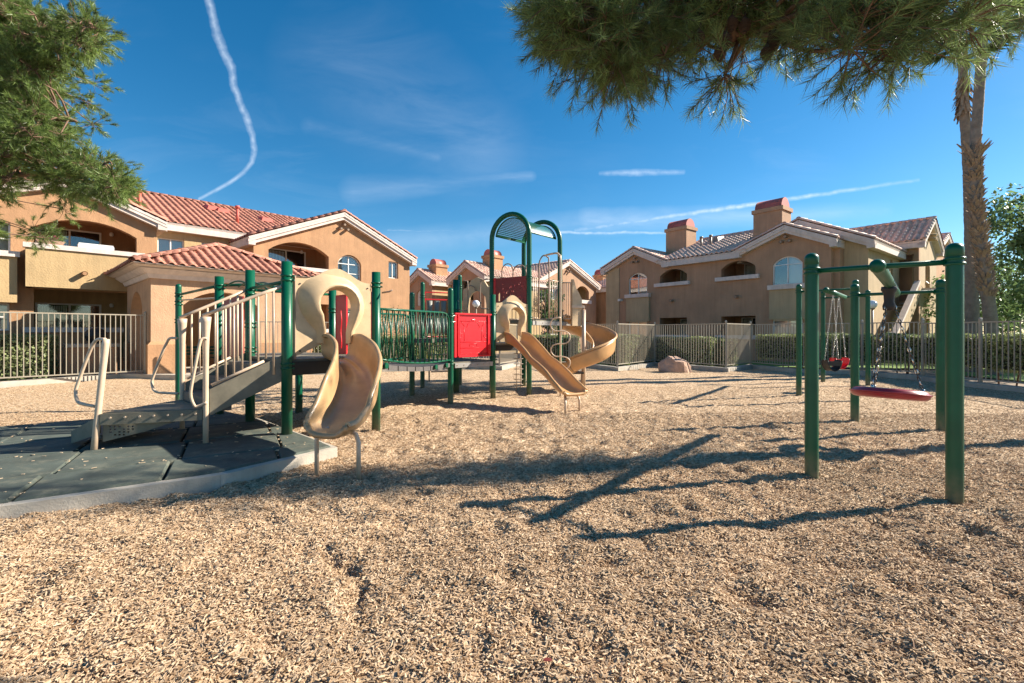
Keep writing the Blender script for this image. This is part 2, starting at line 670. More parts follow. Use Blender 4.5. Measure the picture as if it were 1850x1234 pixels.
def np_mesh(name, V, F, mat, parent=None, rndvals=None, smooth=False, world=True):
    """mesh from numpy arrays; F is (n, 3) or (n, 4)"""
    V = np.asarray(V, dtype=np.float64)
    F = np.asarray(F, dtype=np.int32)
    if parent is not None and world:
        inv = np.array(root_matrix(parent).inverted())
        V = V @ inv[:3, :3].T + inv[:3, 3]
    k = F.shape[1]
    me = bpy.data.meshes.new(name)
    me.vertices.add(len(V))
    me.vertices.foreach_set('co', V.astype(np.float32).ravel())
    me.loops.add(F.size)
    me.loops.foreach_set('vertex_index', F.ravel())
    me.polygons.add(len(F))
    me.polygons.foreach_set('loop_start', np.arange(0, F.size, k, dtype=np.int32))
    me.polygons.foreach_set('use_smooth', np.full(len(F), smooth))
    me.update(calc_edges=True)
    if rndvals is not None:
        a = me.attributes.new('rnd', 'FLOAT', 'FACE')
        a.data.foreach_set('value', np.asarray(rndvals, dtype=np.float32))
    me.materials.append(mat)
    return link(bpy.data.objects.new(name, me), parent)


def W(px, py, z):
    """the point at distance z (along the view axis) that the photograph shows at column px, row py"""
    return Vector(((px - CX) * z / FOC, z, EYE + (HY - py) * z / FOC))


def arc_pts(c, r, a0, a1, n, ax=(1, 0, 0), ay=(0, 0, 1)):
    c, ax, ay = Vector(c), Vector(ax), Vector(ay)
    return [c + ax * r * math.cos(a0 + (a1 - a0) * i / n) + ay * r * math.sin(a0 + (a1 - a0) * i / n) for i in range(n + 1)]


def smooth_path(pts, per=6):
    """Catmull-Rom through pts"""
    P = [Vector(p) for p in pts]
    out = []
    for i in range(len(P) - 1):
        p0, p1, p2, p3 = P[max(i - 1, 0)], P[i], P[i + 1], P[min(i + 2, len(P) - 1)]
        for k in range(per):
            t = k / per
            out.append(0.5 * ((2 * p1) + (p2 - p0) * t + (2 * p0 - 5 * p1 + 4 * p2 - p3) * t * t + (3 * p1 - p0 - 3 * p2 + p3) * t ** 3))
    out.append(P[-1])
    return out

# ================================================================== GROUND
def in_poly(x, y, poly):
    c = False
    j = len(poly) - 1
    for i in range(len(poly)):
        xi, yi = poly[i]
        xj, yj = poly[j]
        if (yi > y) != (yj > y) and x < (xj - xi) * (y - yi) / (yj - yi) + xi:
            c = not c
        j = i
    return c


KERB = [(-14.6, 8.6), (-12.95, 11.77), (-11.8, 14.0), (-9.9, 13.7), (-1.6, 17.8), (-.37, 17.2), (.35, 19.3), (2.35, 19.8), (3.79, 16.6),
        (5.95, 19.2), (7.53, 16.2), (9.2, 17.8), (9.75, 15.9), (11.3, 15.1), (11.75, 13.5), (11.5, 11.6), (11.6, 10.5), (12.2, 3.0)]
PLAY = KERB + [(12.2, -9), (-14.6, -9)]
MAT = [(-1.95, 5.2), (-3.80, 6.95), (-4.9, 7.75), (-6.9, 6.25), (-9.6, 4.2), (-6.9, 1.52), (-3.77, 3.42), (-2.62, 4.18)]

g = MB()
g.add([(-400, -400, -.09), (400, -400, -.09), (400, 600, -.09), (-400, 600, -.09)], [(0, 1, 2, 3)])
tag(g.build('ground', SOIL), kind='structure')


def spaced(lo, hi, a, b, fine, growth):
    """coordinates from lo to hi, spaced `fine` between a and b and coarser outside"""
    c = list(np.arange(a, b, fine))
    x, s = b, fine
    while x < hi:
        c.append(x)
        s *= growth
        x += s
    x, s = a, fine
    left = []
    while x > lo:
        s *= growth
        x -= s
        left.append(x)
    return np.array(left[::-1] + c)


FURROW = [(-1.24, 3.12), (-1.2, 3.0), (-1.1, 2.86), (-.94, 2.72), (-.84, 2.6), (-.83, 2.45), (-.76, 2.3)]
pits = [(rnd.uniform(-5.5, 6), rnd.uniform(1.2, 8), rnd.uniform(.05, .13), rnd.uniform(.25, 1), rnd.uniform(0, 3.1)) for _ in range(330)]
xs = spaced(-15, 13, -5.2, 5.4, .042, 1.09)
ys = spaced(-3, 20.5, 1.0, 6.5, .038, 1.055)
X, Y = np.meshgrid(xs, ys)
Z = np.zeros_like(X)
for i in range(X.shape[0]):
    for j in range(X.shape[1]):
        x, y = X[i, j], Y[i, j]
        z = .035 * (noise.noise(Vector((x * .55, y * .55, 3)))) + .026 * noise.noise(Vector((x * 1.9, y * 1.9, 9)))
        if y < 11:
            z += .026 * noise.noise(Vector((x * 5.2, y * 5.2, 1))) + .020 * noise.noise(Vector((x * 12, y * 12, 5)))
        Z[i, j] = z
for (x, y, r_, dp, an) in pits:
    ca, sa = math.cos(an), math.sin(an)
    dx, dy = X - x, Y - y
    a, b = (dx * ca + dy * sa) / 1.5, -dx * sa + dy * ca
    d2 = (a * a + b * b) / (r_ * r_)
    Z += dp * (-.036 * np.exp(-d2) + .020 * np.exp(-(np.sqrt(d2) - 1.6) ** 2 * 3))
for k in range(len(FURROW) - 1):
    (ax, ay), (bx, by) = FURROW[k], FURROW[k + 1]
    dx, dy = bx - ax, by - ay
    t = np.clip(((X - ax) * dx + (Y - ay) * dy) / (dx * dx + dy * dy), 0, 1)
    d = np.hypot(X - ax - t * dx, Y - ay - t * dy)
    Z -= .032 * np.exp(-(d / .035) ** 2)
# dip under the rubber mat, rise gently at the kerbs
nrow, ncol = X.shape
inside = np.zeros((nrow - 1, ncol - 1), bool)
onmat = np.zeros_like(inside)
MATC = (sum(p[0] for p in MAT) / len(MAT), sum(p[1] for p in MAT) / len(MAT))
MAT_IN = [(x + (MATC[0] - x) * .03, y + (MATC[1] - y) * .03) for x, y in MAT]
xc, yc = (xs[:-1] + xs[1:]) / 2, (ys[:-1] + ys[1:]) / 2
for i in range(nrow - 1):
    for j in range(ncol - 1):
        inside[i, j] = in_poly(xc[j], yc[i], PLAY)
        if xc[j] < -1.5 and yc[i] < 8.5:
            onmat[i, j] = in_poly(xc[j], yc[i], MAT_IN)
idx = np.arange(nrow * ncol).reshape(nrow, ncol)
keep = inside
quads = np.stack([idx[:-1, :-1], idx[:-1, 1:], idx[1:, 1:], idx[1:, :-1]], -1)
Zg = Z.copy()
for i in range(nrow):
    for j in range(ncol):
        if X[i, j] < -1.5 and Y[i, j] < 8.5 and in_poly(X[i, j], Y[i, j], MAT_IN):
            Zg[i, j] = -.06
mulch = np_mesh('mulch_ground', np.stack([X.ravel(), Y.ravel(), Zg.ravel()], -1), quads[keep], MULCH, smooth=True)
tag(mulch, kind='structure')


def ground_z(x, y):
    j = int(np.clip(np.searchsorted(xs, x), 0, ncol - 1))
    i = int(np.clip(np.searchsorted(ys, y), 0, nrow - 1))
    return float(Z[i, j])


# wood chips strewn over it (geometry nodes scatter of small wooden slivers)
kc = inside & ~onmat
kc &= (yc[:, None] > 1.0)
kc &= (np.abs(xc[None, :]) < 1.32 * yc[:, None] + 1.2)
fq = quads[kc]
Yc = np.broadcast_to(yc[:, None], kc.shape)[kc]
dens = np.where(Yc < 3.2, 8800, np.where(Yc < 5.0, 6000, np.where(Yc < 8.0, 2800, np.where(Yc < 12, 700, 200)))).astype(np.float32)
chips = np_mesh('wood_chips', np.stack([X.ravel(), Y.ravel(), Z.ravel()], -1), fq, MULCH)
da = chips.data.attributes.new('dens', 'FLOAT', 'FACE')
da.data.foreach_set('value', dens)
tag(chips, 'loose pale brown wood chips strewn over the play area', 'wood chips', kind='stuff')


def scatter_nodes(name, size, mat, tilt, smin, smax, lift):
    ng = bpy.data.node_groups.new(name, 'GeometryNodeTree')
    ng.interface.new_socket('Geometry', in_out='INPUT', socket_type='NodeSocketGeometry')
    ng.interface.new_socket('Geometry', in_out='OUTPUT', socket_type='NodeSocketGeometry')
    N, L = ng.nodes.new, ng.links.new
    gi, go = N('NodeGroupInput'), N('NodeGroupOutput')
    d = N('GeometryNodeDistributePointsOnFaces')
    d.distribute_method = 'RANDOM'
    na = N('GeometryNodeInputNamedAttribute')
    na.data_type = 'FLOAT'
    na.inputs['Name'].default_value = 'dens'
    L(gi.outputs[0], d.inputs['Mesh'])
    L(na.outputs[0], d.inputs['Density'])
    cube = N('GeometryNodeMeshCube')
    cube.inputs['Size'].default_value = size
    sm = N('GeometryNodeSetMaterial')
    sm.inputs['Material'].default_value = mat
    L(cube.outputs[0], sm.inputs['Geometry'])
    inst = N('GeometryNodeInstanceOnPoints')
    L(d.outputs['Points'], inst.inputs['Points'])
    L(sm.outputs[0], inst.inputs['Instance'])
    rr = N('FunctionNodeRandomValue')
    rr.data_type = 'FLOAT_VECTOR'
    rr.inputs[0].default_value = (-tilt, -tilt, 0)
    rr.inputs[1].default_value = (tilt, tilt, 6.283)
    L(rr.outputs[0], inst.inputs['Rotation'])
    rs = N('FunctionNodeRandomValue')
    rs.data_type = 'FLOAT_VECTOR'
    rs.inputs[0].default_value = smin
    rs.inputs[1].default_value = smax
    rs.inputs['Seed'].default_value = 7
    L(rs.outputs[0], inst.inputs['Scale'])
    tr = N('GeometryNodeSetPosition')
    L(d.outputs['Points'], tr.inputs['Geometry'])
    ro = N('FunctionNodeRandomValue')
    ro.data_type = 'FLOAT_VECTOR'
    ro.inputs[0].default_value = (0, 0, -lift)
    ro.inputs[1].default_value = (0, 0, lift * 1.6)
    ro.inputs['Seed'].default_value = 3
    L(ro.outputs[0], tr.inputs['Offset'])
    L(tr.outputs[0], inst.inputs['Points'])
    L(inst.outputs[0], go.inputs[0])
    return ng


mod = chips.modifiers.new('scatter', 'NODES')
mod.node_group = scatter_nodes('scatter_chips', (.030, .0070, .0032), CHIP, .48, (.35, .35, .6), (1.05, 1.1, 1.4), .008)

tw_ = np_mesh('dry_twigs', np.stack([X.ravel(), Y.ravel(), Z.ravel()], -1), fq, MULCH)
ta_ = tw_.data.attributes.new('dens', 'FLOAT', 'FACE')
ta_.data.foreach_set('value', np.where(Yc < 9, 26, 0).astype(np.float32))
tag(tw_, 'thin dry twigs and needles lying on the wood chips', 'twigs', kind='stuff')
TWIG = M('dry_twig', (.22, .13, .08), .9, .4, 6)
mod = tw_.modifiers.new('scatter', 'NODES')
mod.node_group = scatter_nodes('scatter_twigs', (.11, .0032, .003), TWIG, .12, (.4, .7, .7), (1.3, 1.6, 1.5), .012)

# ---- kerb: one concrete section per stretch
kerb = thing('kerb', 'low grey concrete kerb running round the wood chip play area', 'kerb', (0, 17, 0))
tag(kerb, kind='structure')
del kerb['category']


def offset(poly, d):
    out = []
    n = len(poly)
    for i in range(n):
        p = Vector(poly[i])
        a = Vector(poly[max(i - 1, 0)])
        b = Vector(poly[min(i + 1, n - 1)])
        ns = []
        for q0, q1 in ((a, p), (p, b)):
            e = q1 - q0
            if e.length > 1e-6:
                ns.append(Vector((-e.y, e.x)).normalized())
        m = sum(ns, Vector((0, 0)))
        m.normalize()
        k = max(.45, m.dot(ns[0]))
        out.append(tuple(p + m * d / k))
    return out


KO = offset(KERB, .30)
FL = offset(KERB, .17)
for i in range(len(KERB) - 1):
    a0, a1, b1, b0 = Vector(KERB[i]), Vector(KERB[i + 1]), Vector(KO[i + 1]), Vector(KO[i])
    L_ = (a1 - a0).length
    n = max(1, round(L_ / 2.2))
    for k in range(n):
        t0, t1 = k / n + .004 / L_ * (k > 0), (k + 1) / n - .004 / L_ * (k < n - 1)
        p = [a0.lerp(a1, t0), a0.lerp(a1, t1), b0.lerp(b1, t1), b0.lerp(b1, t0)]
        top = .135 + rnd.uniform(-.006, .006)
        m = MB()
        q = [(v.x, v.y, -.2) for v in p] + [(v.x, v.y, top - .012) for v in p]
        m.hexa(q)
        c = sum(p, Vector((0, 0))) / 4
        r2 = [v + (c - v).normalized() * .016 for v in p]
        m.add([(v.x, v.y, top - .012) for v in p] + [(v.x, v.y, top) for v in r2],
              [(0, 1, 5, 4), (1, 2, 6, 5), (2, 3, 7, 6), (3, 0, 4, 7), (4, 5, 6, 7)])
        m.build('kerb_section', CONC, kerb, world=True)

# ---- rubber mat with its raised concrete edge
matt = thing('rubber_mat', 'dark green black rubber tile surface under the ramp, edged in concrete', 'rubber mat', (-4.5, 5.2, 0))


def clip_poly(sub, clip):
    """clip sub by a convex CCW polygon"""
    out = sub
    for i in range(len(clip)):
        ax, ay = clip[i]
        bx, by = clip[(i + 1) % len(clip)]
        inp, out = out, []
        for k in range(len(inp)):
            p, q = inp[k - 1], inp[k]
            sp = (bx - ax) * (p[1] - ay) - (by - ay) * (p[0] - ax)
            sq = (bx - ax) * (q[1] - ay) - (by - ay) * (q[0] - ax)
            if (sp >= 0) != (sq >= 0):
                t = sp / (sp - sq)
                out.append((p[0] + (q[0] - p[0]) * t, p[1] + (q[1] - p[1]) * t))
            if sq >= 0:
                out.append(q)
        if not out:
            return []
    return out


MATCL = [(-2.02, 5.19), (-3.82, 6.90), (-4.9, 7.68), (-6.9, 6.2), (-9.0, 4.2), (-6.9, 1.60), (-5.2, 2.62), (-3.80, 3.50), (-2.68, 4.25)]
d1 = Vector((.86, .51))
d2 = Vector((-.51, .86))
o0 = Vector((-4.62, 4.92))
for i in range(-7, 6):
    for j in range(-5, 5):
        s = .92
        lo = .0115
        c = o0 + d1 * (i * s + (j % 2) * .06) + d2 * (j * s)
        sq = [c + d1 * lo + d2 * lo, c + d1 * (s - lo) + d2 * lo, c + d1 * (s - lo) + d2 * (s - lo), c + d1 * lo + d2 * (s - lo)]
        pg = clip_poly([tuple(v) for v in sq], MATCL)
        if len(pg) < 3:
            continue
        area = abs(sum(pg[k - 1][0] * pg[k][1] - pg[k][0] * pg[k - 1][1] for k in range(len(pg)))) / 2
        if area < .02:
            continue
        cc = sum((Vector(p) for p in pg), Vector((0, 0))) / len(pg)
        tl, tw = rnd.uniform(-.012, .012), rnd.uniform(-.012, .012)
        m = MB()
        n = len(pg)
        rim, top = [], []
        for p in pg:
            v = Vector(p)
            e = (v - cc)
            z = .128 + e.x * tl + e.y * tw + .004
            rim.append((p[0], p[1], z - .014))
            v2 = v - e.normalized() * .02
            top.append((v2.x, v2.y, z + .006))
        m.add([(p[0], p[1], .02) for p in pg] + rim + top,
              [(k, (k + 1) % n, n + (k + 1) % n, n + k) for k in range(n)] +
              [(n + k, n + (k + 1) % n, 2 * n + (k + 1) % n, 2 * n + k) for k in range(n)] + [tuple(range(2 * n, 3 * n))])
        m.build('mat_tile', RUBBER, matt, world=True)
edge = [(-9.1, 4.2), (-6.9, 1.52), (-5.2, 2.53), (-3.77, 3.42), (-2.62, 4.18), (-2.2, 4.78), (-1.95, 5.2), (-3.80, 6.96)]
eo = offset(edge, .10)
for i in range(len(edge) - 1):
    m = MB()
    p = [Vector(eo[i]).lerp(Vector(eo[i + 1]), .003), Vector(eo[i + 1]), Vector(edge[i + 1]), Vector(edge[i]).lerp(Vector(edge[i + 1]), .003)]
    m.hexa([(v.x, v.y, -.1) for v in p] + [(v.x, v.y, .116) for v in p])
    m.build('edge_kerb', CONC, matt, world=True)
# chips lying in the joints and on the mat
cv, cf, cr = [], [], []
for k in range(900):
    if k < 520:
        i, j = rnd.randint(-6, 5), rnd.randint(-4, 4)
        t = rnd.random() * .92
        c = o0 + d1 * (i * .92 + (j % 2) * .06) + d2 * (j * .92) + (d2 * t if rnd.random() < .6 else d1 * t)
        c += Vector((rnd.gauss(0, .012), rnd.gauss(0, .012)))
    else:
        c = Vector((rnd.uniform(-9, -2), rnd.uniform(1.5, 7.5)))
    if not in_poly(c.x, c.y, MATCL):
        continue
    a = rnd.uniform(0, 6.28)
    e, s2 = Vector((math.cos(a), math.sin(a), rnd.uniform(-.1, .1))) * rnd.uniform(.008, .02), Vector((-math.sin(a), math.cos(a), 0)) * .0045
    c3 = Vector((c.x, c.y, .142))
    b = len(cv)
    up = Vector((0, 0, .004))
    cv += [c3 - e - s2, c3 + e - s2, c3 + e + s2, c3 - e + s2, c3 - e - s2 + up, c3 + e - s2 + up, c3 + e + s2 + up, c3 - e + s2 + up]
    cf += [(b + 4, b + 5, b + 6, b + 7), (b, b + 1, b + 5, b + 4), (b + 1, b + 2, b + 6, b + 5), (b + 2, b + 3, b + 7, b + 6), (b + 3, b, b + 4, b + 7)]
cm = MB()
cm.add(cv, cf)
STRAY = M('stray_chip', (.55, .41, .27), .8, .35, 40)
tag(cm.build('stray_wood_chips', STRAY), 'few loose wood chips lying on the dark rubber tiles', 'wood chips', kind='stuff')

# ---- ground beyond the kerb
m = MB()
m.add([(p[0], p[1], .02) for p in [(-9.9, 14.0), (-10.3, 19.8), (-15, 17.4), (-12.2, 14.2)]], [(0, 1, 2, 3)])
tag(m.build('pavilion_walkway', PAVE), kind='structure')
m = MB()
m.add([(2.6, 20.4, -.02), (18, 17.8, -.02), (30, 26, -.02), (12, 34, -.02)], [(0, 1, 2, 3)])
m.add([(14.8, 9.0, -.016), (30, 6, -.016), (30, 26, -.016), (14.8, 16.5, -.016)], [(0, 1, 2, 3)])
tag(m.build('lawn', GRASS), kind='structure')
m = MB()
m.add([(-9.5, 14.3, -.03), (-1.5, 18.3, -.03), (2.5, 20.5, -.03), (0, 34, -.03), (-18, 30, -.03)], [(0, 1, 2, 3, 4)])
tag(m.build('planting_bed', SOIL), kind='structure')

# ================================================================== BUILDINGS
LA = Vector((.676, .737))           # along the left block's facade, left to right
LI = Vector((-.737, .676))          # into it
RA = Vector((.626, -.780))          # along the right block's facade, left to right
RI = Vector((.780, .626))


class Frame:
    def __init__(self, a, inn, d):
        self.a, self.i, self.d = a, inn, d
        o = inn * d
        self.mat = Matrix(((a.x, inn.x, 0, o.x), (a.y, inn.y, 0, o.y), (0, 0, 1, 0), (0, 0, 0, 1)))

    def at(self, px, py, y=0.0):
        """local (x, height) of the point of plane y that the photograph shows at px, py"""
        r = Vector(((px - CX) / FOC, 1.0))
        t = (self.d + y) / r.dot(self.i)
        return t * r.dot(self.a), EYE + t * (HY - py) / FOC

    def x(self, px, y=0.0):
        return self.at(px, 0, y)[0]


def tile_proto():
    pr = [(-.14, .0), (-.082, .0), (-.070, .040), (-.038, .068), (0, .078), (.038, .068), (.070, .040), (.082, .0), (.14, .0)]
    L_ = .43
    v = [(x, 0, z + .036) for x, z in pr] + [(x, L_, z + .006) for x, z in pr] + [(x, 0, max(z - .02, 0) + .016) for x, z in pr]
    n = len(pr)
    f = [(i, i + 1, n + i + 1, n + i) for i in range(n - 1)] + [(2 * n + i, 2 * n + i + 1, i + 1, i) for i in range(n - 1)]
    return np.array(v), np.array(f)


def cap_proto():
    """half-round ridge and verge tile"""
    v, f = [], []
    n = 6
    for y, r_ in ((0, .115), (.40, .095), (0, .095)):
        for k in range(n + 1):
            a = math.pi * k / n
            v.append((r_ * math.cos(a), y, r_ * math.sin(a) * .95))
    m = n + 1
    for k in range(n):
        f.append((k + 1, k, m + k, m + k + 1))
        f.append((k, k + 1, 2 * m + k + 1, 2 * m + k))
    return np.array(v), np.array(f)


TPV, TPF = tile_proto()
CPV, CPF = cap_proto()
PROTO = {}


def proto_mesh(name, V, F, mat):
    key = (name, mat.name)
    if key not in PROTO:
        me = bpy.data.meshes.new(name)
        me.from_pydata([tuple(v) for v in V], [], [tuple(int(i) for i in f) for f in F])
        me.polygons.foreach_set('use_smooth', [True] * len(F))
        me.materials.append(mat)
        PROTO[key] = me
    return PROTO[key]


def place_tiles(name, parent, mats, V, F, mat, single, limit=10 ** 9):
    """mats: list of 4x4 local matrices; the first `limit` become objects of their own when single is set, the rest one mesh"""
    if single:
        me = proto_mesh(name, V, F, mat)
        for m4 in mats[:limit]:
            o = bpy.data.objects.new(name, me)
            link(o, parent)
            o.matrix_local = m4
        mats = mats[limit:]
    if mats:
        VV = np.concatenate([V @ np.array(m4)[:3, :3].T + np.array(m4)[:3, 3] for m4 in mats])
        FF = np.concatenate([F + i * len(V) for i in range(len(mats))])
        rv = np.repeat(nrng.random(len(mats)), len(F))
        o = np_mesh(name + '_field', VV, FF, mat, parent, rv, smooth=True, world=False)
        tag(o, kind='stuff')


def basis(ux, us, p, jit=.006):
    n = Vector(ux).cross(Vector(us)).normalized()
    j = rnd.uniform(-jit, jit)
    us2 = (Vector(us) + n * j).normalized()
    m4 = Matrix.Identity(4)
    for c, v in enumerate((Vector(ux), us2, n)):
        for r_ in range(3):
            m4[r_][c] = v[r_]
    for r_ in range(3):
        m4[r_][3] = p[r_]
    return m4


def tile_mats(p0, ux, us, wid, lng, keep=None, ex=.36, sp=.28):
    """tiles covering a roof plane; p0 is its low left corner, keep(x, s) says where there is roof"""
    p0, ux, us = Vector(p0), Vector(ux).normalized(), Vector(us).normalized()
    nx, ns = max(1, round(wid / sp)), max(1, math.ceil(lng / ex))
    sp = wid / nx
    n = ux.cross(us).normalized()
    out = []
    for j in range(ns):
        for i in range(nx):
            x, s = (i + .5) * sp, j * ex
            if keep and not keep(x, s + ex * .4):
                continue
            s0 = min(s, lng - .40) if j == ns - 1 else s
            out.append(basis(ux, us, p0 + ux * x + us * s0 + n * .004 + ux * rnd.uniform(-.004, .004)))
    return out


def cap_mats(a, b, up=(0, 0, 1), ex=.36):
    """half-round tiles from a up to b"""
    a, b = Vector(a), Vector(b)
    d = (b - a)
    L_ = d.length
    d.normalize()
    ux = d.cross(Vector(up)).normalized()
    n = max(1, round(L_ / ex))
    return [basis(ux, d, a + d * (L_ * i / n), .02) for i in range(n)]


def gable_roof(parent, x0, x1, y0, y1, he, ha, axis, tilem, o=.30, single_caps=False, front_trim=True, apex=None, sides=(True, True),
               trim_mat=None, ends=(True, True), fill=True, single_tiles=False):
    """tiled gable roof over a rectangle; axis is the ridge's direction. ends: verge caps and fascias at the low / high end.
    he: height at the wall line, ha: at the ridge"""
    tm = trim_mat or TRIM
    caps = []
    if axis == 'y':
        xa = apex if apex is not None else (x0 + x1) / 2
        for sgn, xe in ((-1, x0), (1, x1)):
            if not sides[0 if sgn < 0 else 1]:
                continue
            run = abs(xa - xe)
            sl_ = (ha - he) / run
            low = Vector((xe + sgn * o, y0 - o, he - sl_ * o))
            top = Vector((xa, y0 - o, ha))
            L_ = (top - low).length
            us = (top - low).normalized()
            if sgn < 0:
                ux, p0 = Vector((0, -1, 0)), Vector((low.x, y1 + o, low.z))
            else:
                ux, p0 = Vector((0, 1, 0)), low
            wid = y1 - y0 + 2 * o
            n = ux.cross(us).normalized()
            m = MB()
            q = [p0, p0 + ux * wid, p0 + ux * wid + us * L_, p0 + us * L_]
            m.hexa([v - n * .10 for v in q] + [v - n * .002 for v in q])
            m.build('roof_deck', tm, parent)
            place_tiles('roof_tile', parent, tile_mats(p0, ux, us, wid, L_), TPV, TPF, tilem, single_tiles)
            for e, yy in ((0, y0 - o), (1, y1 + o)):
                if not ends[e]:
                    continue
                s2 = 1 if e == 0 else -1
                caps += cap_mats((low.x, yy + s2 * .07, low.z + .05), (xa, yy + s2 * .07, ha + .05))
                if front_trim:
                    m = MB()
                    yo, yi = yy + s2 * .015, yy + s2 * (o + .0)
                    a0, a1 = low, top
                    for dz0, dz1, yy0 in ((-.36, -.105, yo + s2 * .06), (-.22, -.085, yo)):
                        m.hexa([(a0.x, yy0, a0.z + dz0), (a1.x, yy0, a1.z + dz0), (a1.x, yi, a1.z + dz0), (a0.x, yi, a0.z + dz0),
                                (a0.x, yy0, a0.z + dz1), (a1.x, yy0, a1.z + dz1), (a1.x, yi, a1.z + dz1), (a0.x, yi, a0.z + dz1)])
                    m.build('fascia', tm, parent)
            # eave trim along the low edge
            m = MB()
            xo, xi = low.x - sgn * .02, xe
            m.box(min(xo, xi), max(xo, xi), y0 - (o if ends[0] else 0) + .03, y1 + (o if ends[1] else 0) - .03, low.z - .33, low.z - .095)
            m.build('eave_trim', tm, parent)
        caps += cap_mats((xa, y0 - o, ha + .05), (xa, y1 + o, ha + .05))
    else:
        ya = apex if apex is not None else (y0 + y1) / 2
        for sgn, ye in ((-1, y0), (1, y1)):
            if not sides[0 if sgn < 0 else 1]:
                continue
            run = abs(ya - ye)
            sl_ = (ha - he) / run
            low = Vector((x0 - o, ye + sgn * o, he - sl_ * o))
            top = Vector((x0 - o, ya, ha))
            L_ = (top - low).length
            us = (top - low).normalized()
            wid = x1 - x0 + 2 * o
            if sgn < 0:
                ux, p0 = Vector((1, 0, 0)), low
            else:
                ux, p0 = Vector((-1, 0, 0)), Vector((x1 + o, low.y, low.z))
            n = ux.cross(us).normalized()
            m = MB()
            q = [p0, p0 + ux * wid, p0 + ux * wid + us * L_, p0 + us * L_]
            m.hexa([v - n * .10 for v in q] + [v - n * .002 for v in q])
            m.build('roof_deck', tm, parent)
            place_tiles('roof_tile', parent, tile_mats(p0, ux, us, wid, L_), TPV, TPF, tilem, single_tiles)
            for e, xx in ((0, x0 - o), (1, x1 + o)):
                if not ends[e]:
                    continue
                s2 = 1 if e == 0 else -1
                caps += cap_mats((xx + s2 * .07, low.y, low.z + .05), (xx + s2 * .07, ya, ha + .05))
                m = MB()
                xo, xi = xx + s2 * .015, xx + s2 * o
                for dz0, dz1, x_ in ((-.36, -.105, xo + s2 * .06), (-.22, -.085, xo)):
                    m.hexa([(x_, low.y, low.z + dz0), (x_, ya, ha + dz0), (xi, ya, ha + dz0), (xi, low.y, low.z + dz0),
                            (x_, low.y, low.z + dz1), (x_, ya, ha + dz1), (xi, ya, ha + dz1), (xi, low.y, low.z + dz1)])
                m.build('fascia', tm, parent)
            m = MB()
            yo, yi = low.y - sgn * .02, ye
            m.box(x0 - (o if ends[0] else 0) + .03, x1 + (o if ends[1] else 0) - .03, min(yo, yi), max(yo, yi), low.z - .33, low.z - .095)
            m.build('eave_trim', tm, parent)
        caps += cap_mats((x0 - o, ya, ha + .05), (x1 + o, ya, ha + .05))
    place_tiles('ridge_tile', parent, caps, CPV, CPF, tilem, single_caps)


def rect(x0, x1, h0, h1):
    return [(x0, h0), (x1, h0), (x1, h1), (x0, h1)]


def arch(x0, x1, h0, hs, ha, n=12):
    """opening with a segmental head: springs at hs, crown at ha"""
    pts = [(x0, h0), (x1, h0)]
    c, w, r_ = (x0 + x1) / 2, (x1 - x0) / 2, ha - hs
    R_ = (w * w + r_ * r_) / (2 * r_)
    a = math.asin(min(1, w / R_))
    for i in range(n + 1):
        t = a - 2 * a * i / n
        pts.append((c + R_ * math.sin(t), ha - R_ + R_ * math.cos(t)))
    return pts


def window(parent, x0, x1, h0, h1, y, rise=0.0, cols=2, rows=1, blind=True, fw=.05, blindcols=None, glz=None):
    """framed window with panes and vertical blinds; y is the wall face"""
    ho = arch(x0, x1, h0, h1 - rise, h1, 10) if rise else rect(x0, x1, h0, h1)
    cx, ch = (x0 + x1) / 2, (h0 + h1) / 2
    w, h = x1 - x0, h1 - h0
    hi = [(cx + (px - cx) * (1 - 2 * fw / w), ch + (pz - ch) * (1 - 2 * fw / h)) for px, pz in ho]
    m = MB()
    m.slab(ho, [hi], y + .03, y + .11)
    for c in range(1, cols):
        xm = x0 + w * c / cols
        m.box(xm - .022, xm + .022, y + .035, y + .10, h0 + .03, h1 - .03 - rise * .02)
    hs_ = [h1 - rise - .02] if rise else []
    for r_ in range(1, rows):
        hs_.append(h0 + (h1 - h0) * r_ / rows)
    for hh in hs_:
        m.box(x0 + .03, x1 - .03, y + .038, y + .097, hh - .02, hh + .02)
    f = m.build('window', WHITE, parent)
    tops = h1 - rise - .02 if rise else h1 - fw
    for c in range(cols):
        a, b = x0 + w * c / cols + .03, x0 + w * (c + 1) / cols - .03
        MB().box(a, b, y + .062, y + .068, h0 + fw, tops - .02).build('pane', glz or GLASS, f)
    if rise:
        m = MB()
        up = [(cx + (px - cx) * (1 - 2.2 * fw / w), max(pz - fw, h1 - rise)) for px, pz in ho[2:]]
        m.slab(up, [], y + .062, y + .068)
        m.build('pane', glz or GLASS, f)
    MB().slab(ho, [], y + .26, y + .28).build('unlit_room_sheet', DARKIN, f)  # dark sheet painting in the gloom of the unlit room
    if blind:
        m = MB()
        n = int(w / .075)
        for k in range(n):
            xx = x0 + .05 + (w - .1) * (k + .5) / n
            if blindcols and not blindcols((xx - x0) / w):
                continue
            a = math.radians(rnd.uniform(4, 22))
            hx, hy = math.cos(a) * .043, math.sin(a) * .043
            zt = h1 - .05 - (rise * (2 * (xx - cx) / w) ** 2 if rise else 0)
            m.add([(xx - hx, y + .17 - hy, h0 + .05), (xx + hx, y + .17 + hy, h0 + .05), (xx + hx, y + .17 + hy, zt), (xx - hx, y + .17 - hy, zt)], [(0, 1, 2, 3)])
        if m.v:
            m.build('blind', BLIND, f)
    return f


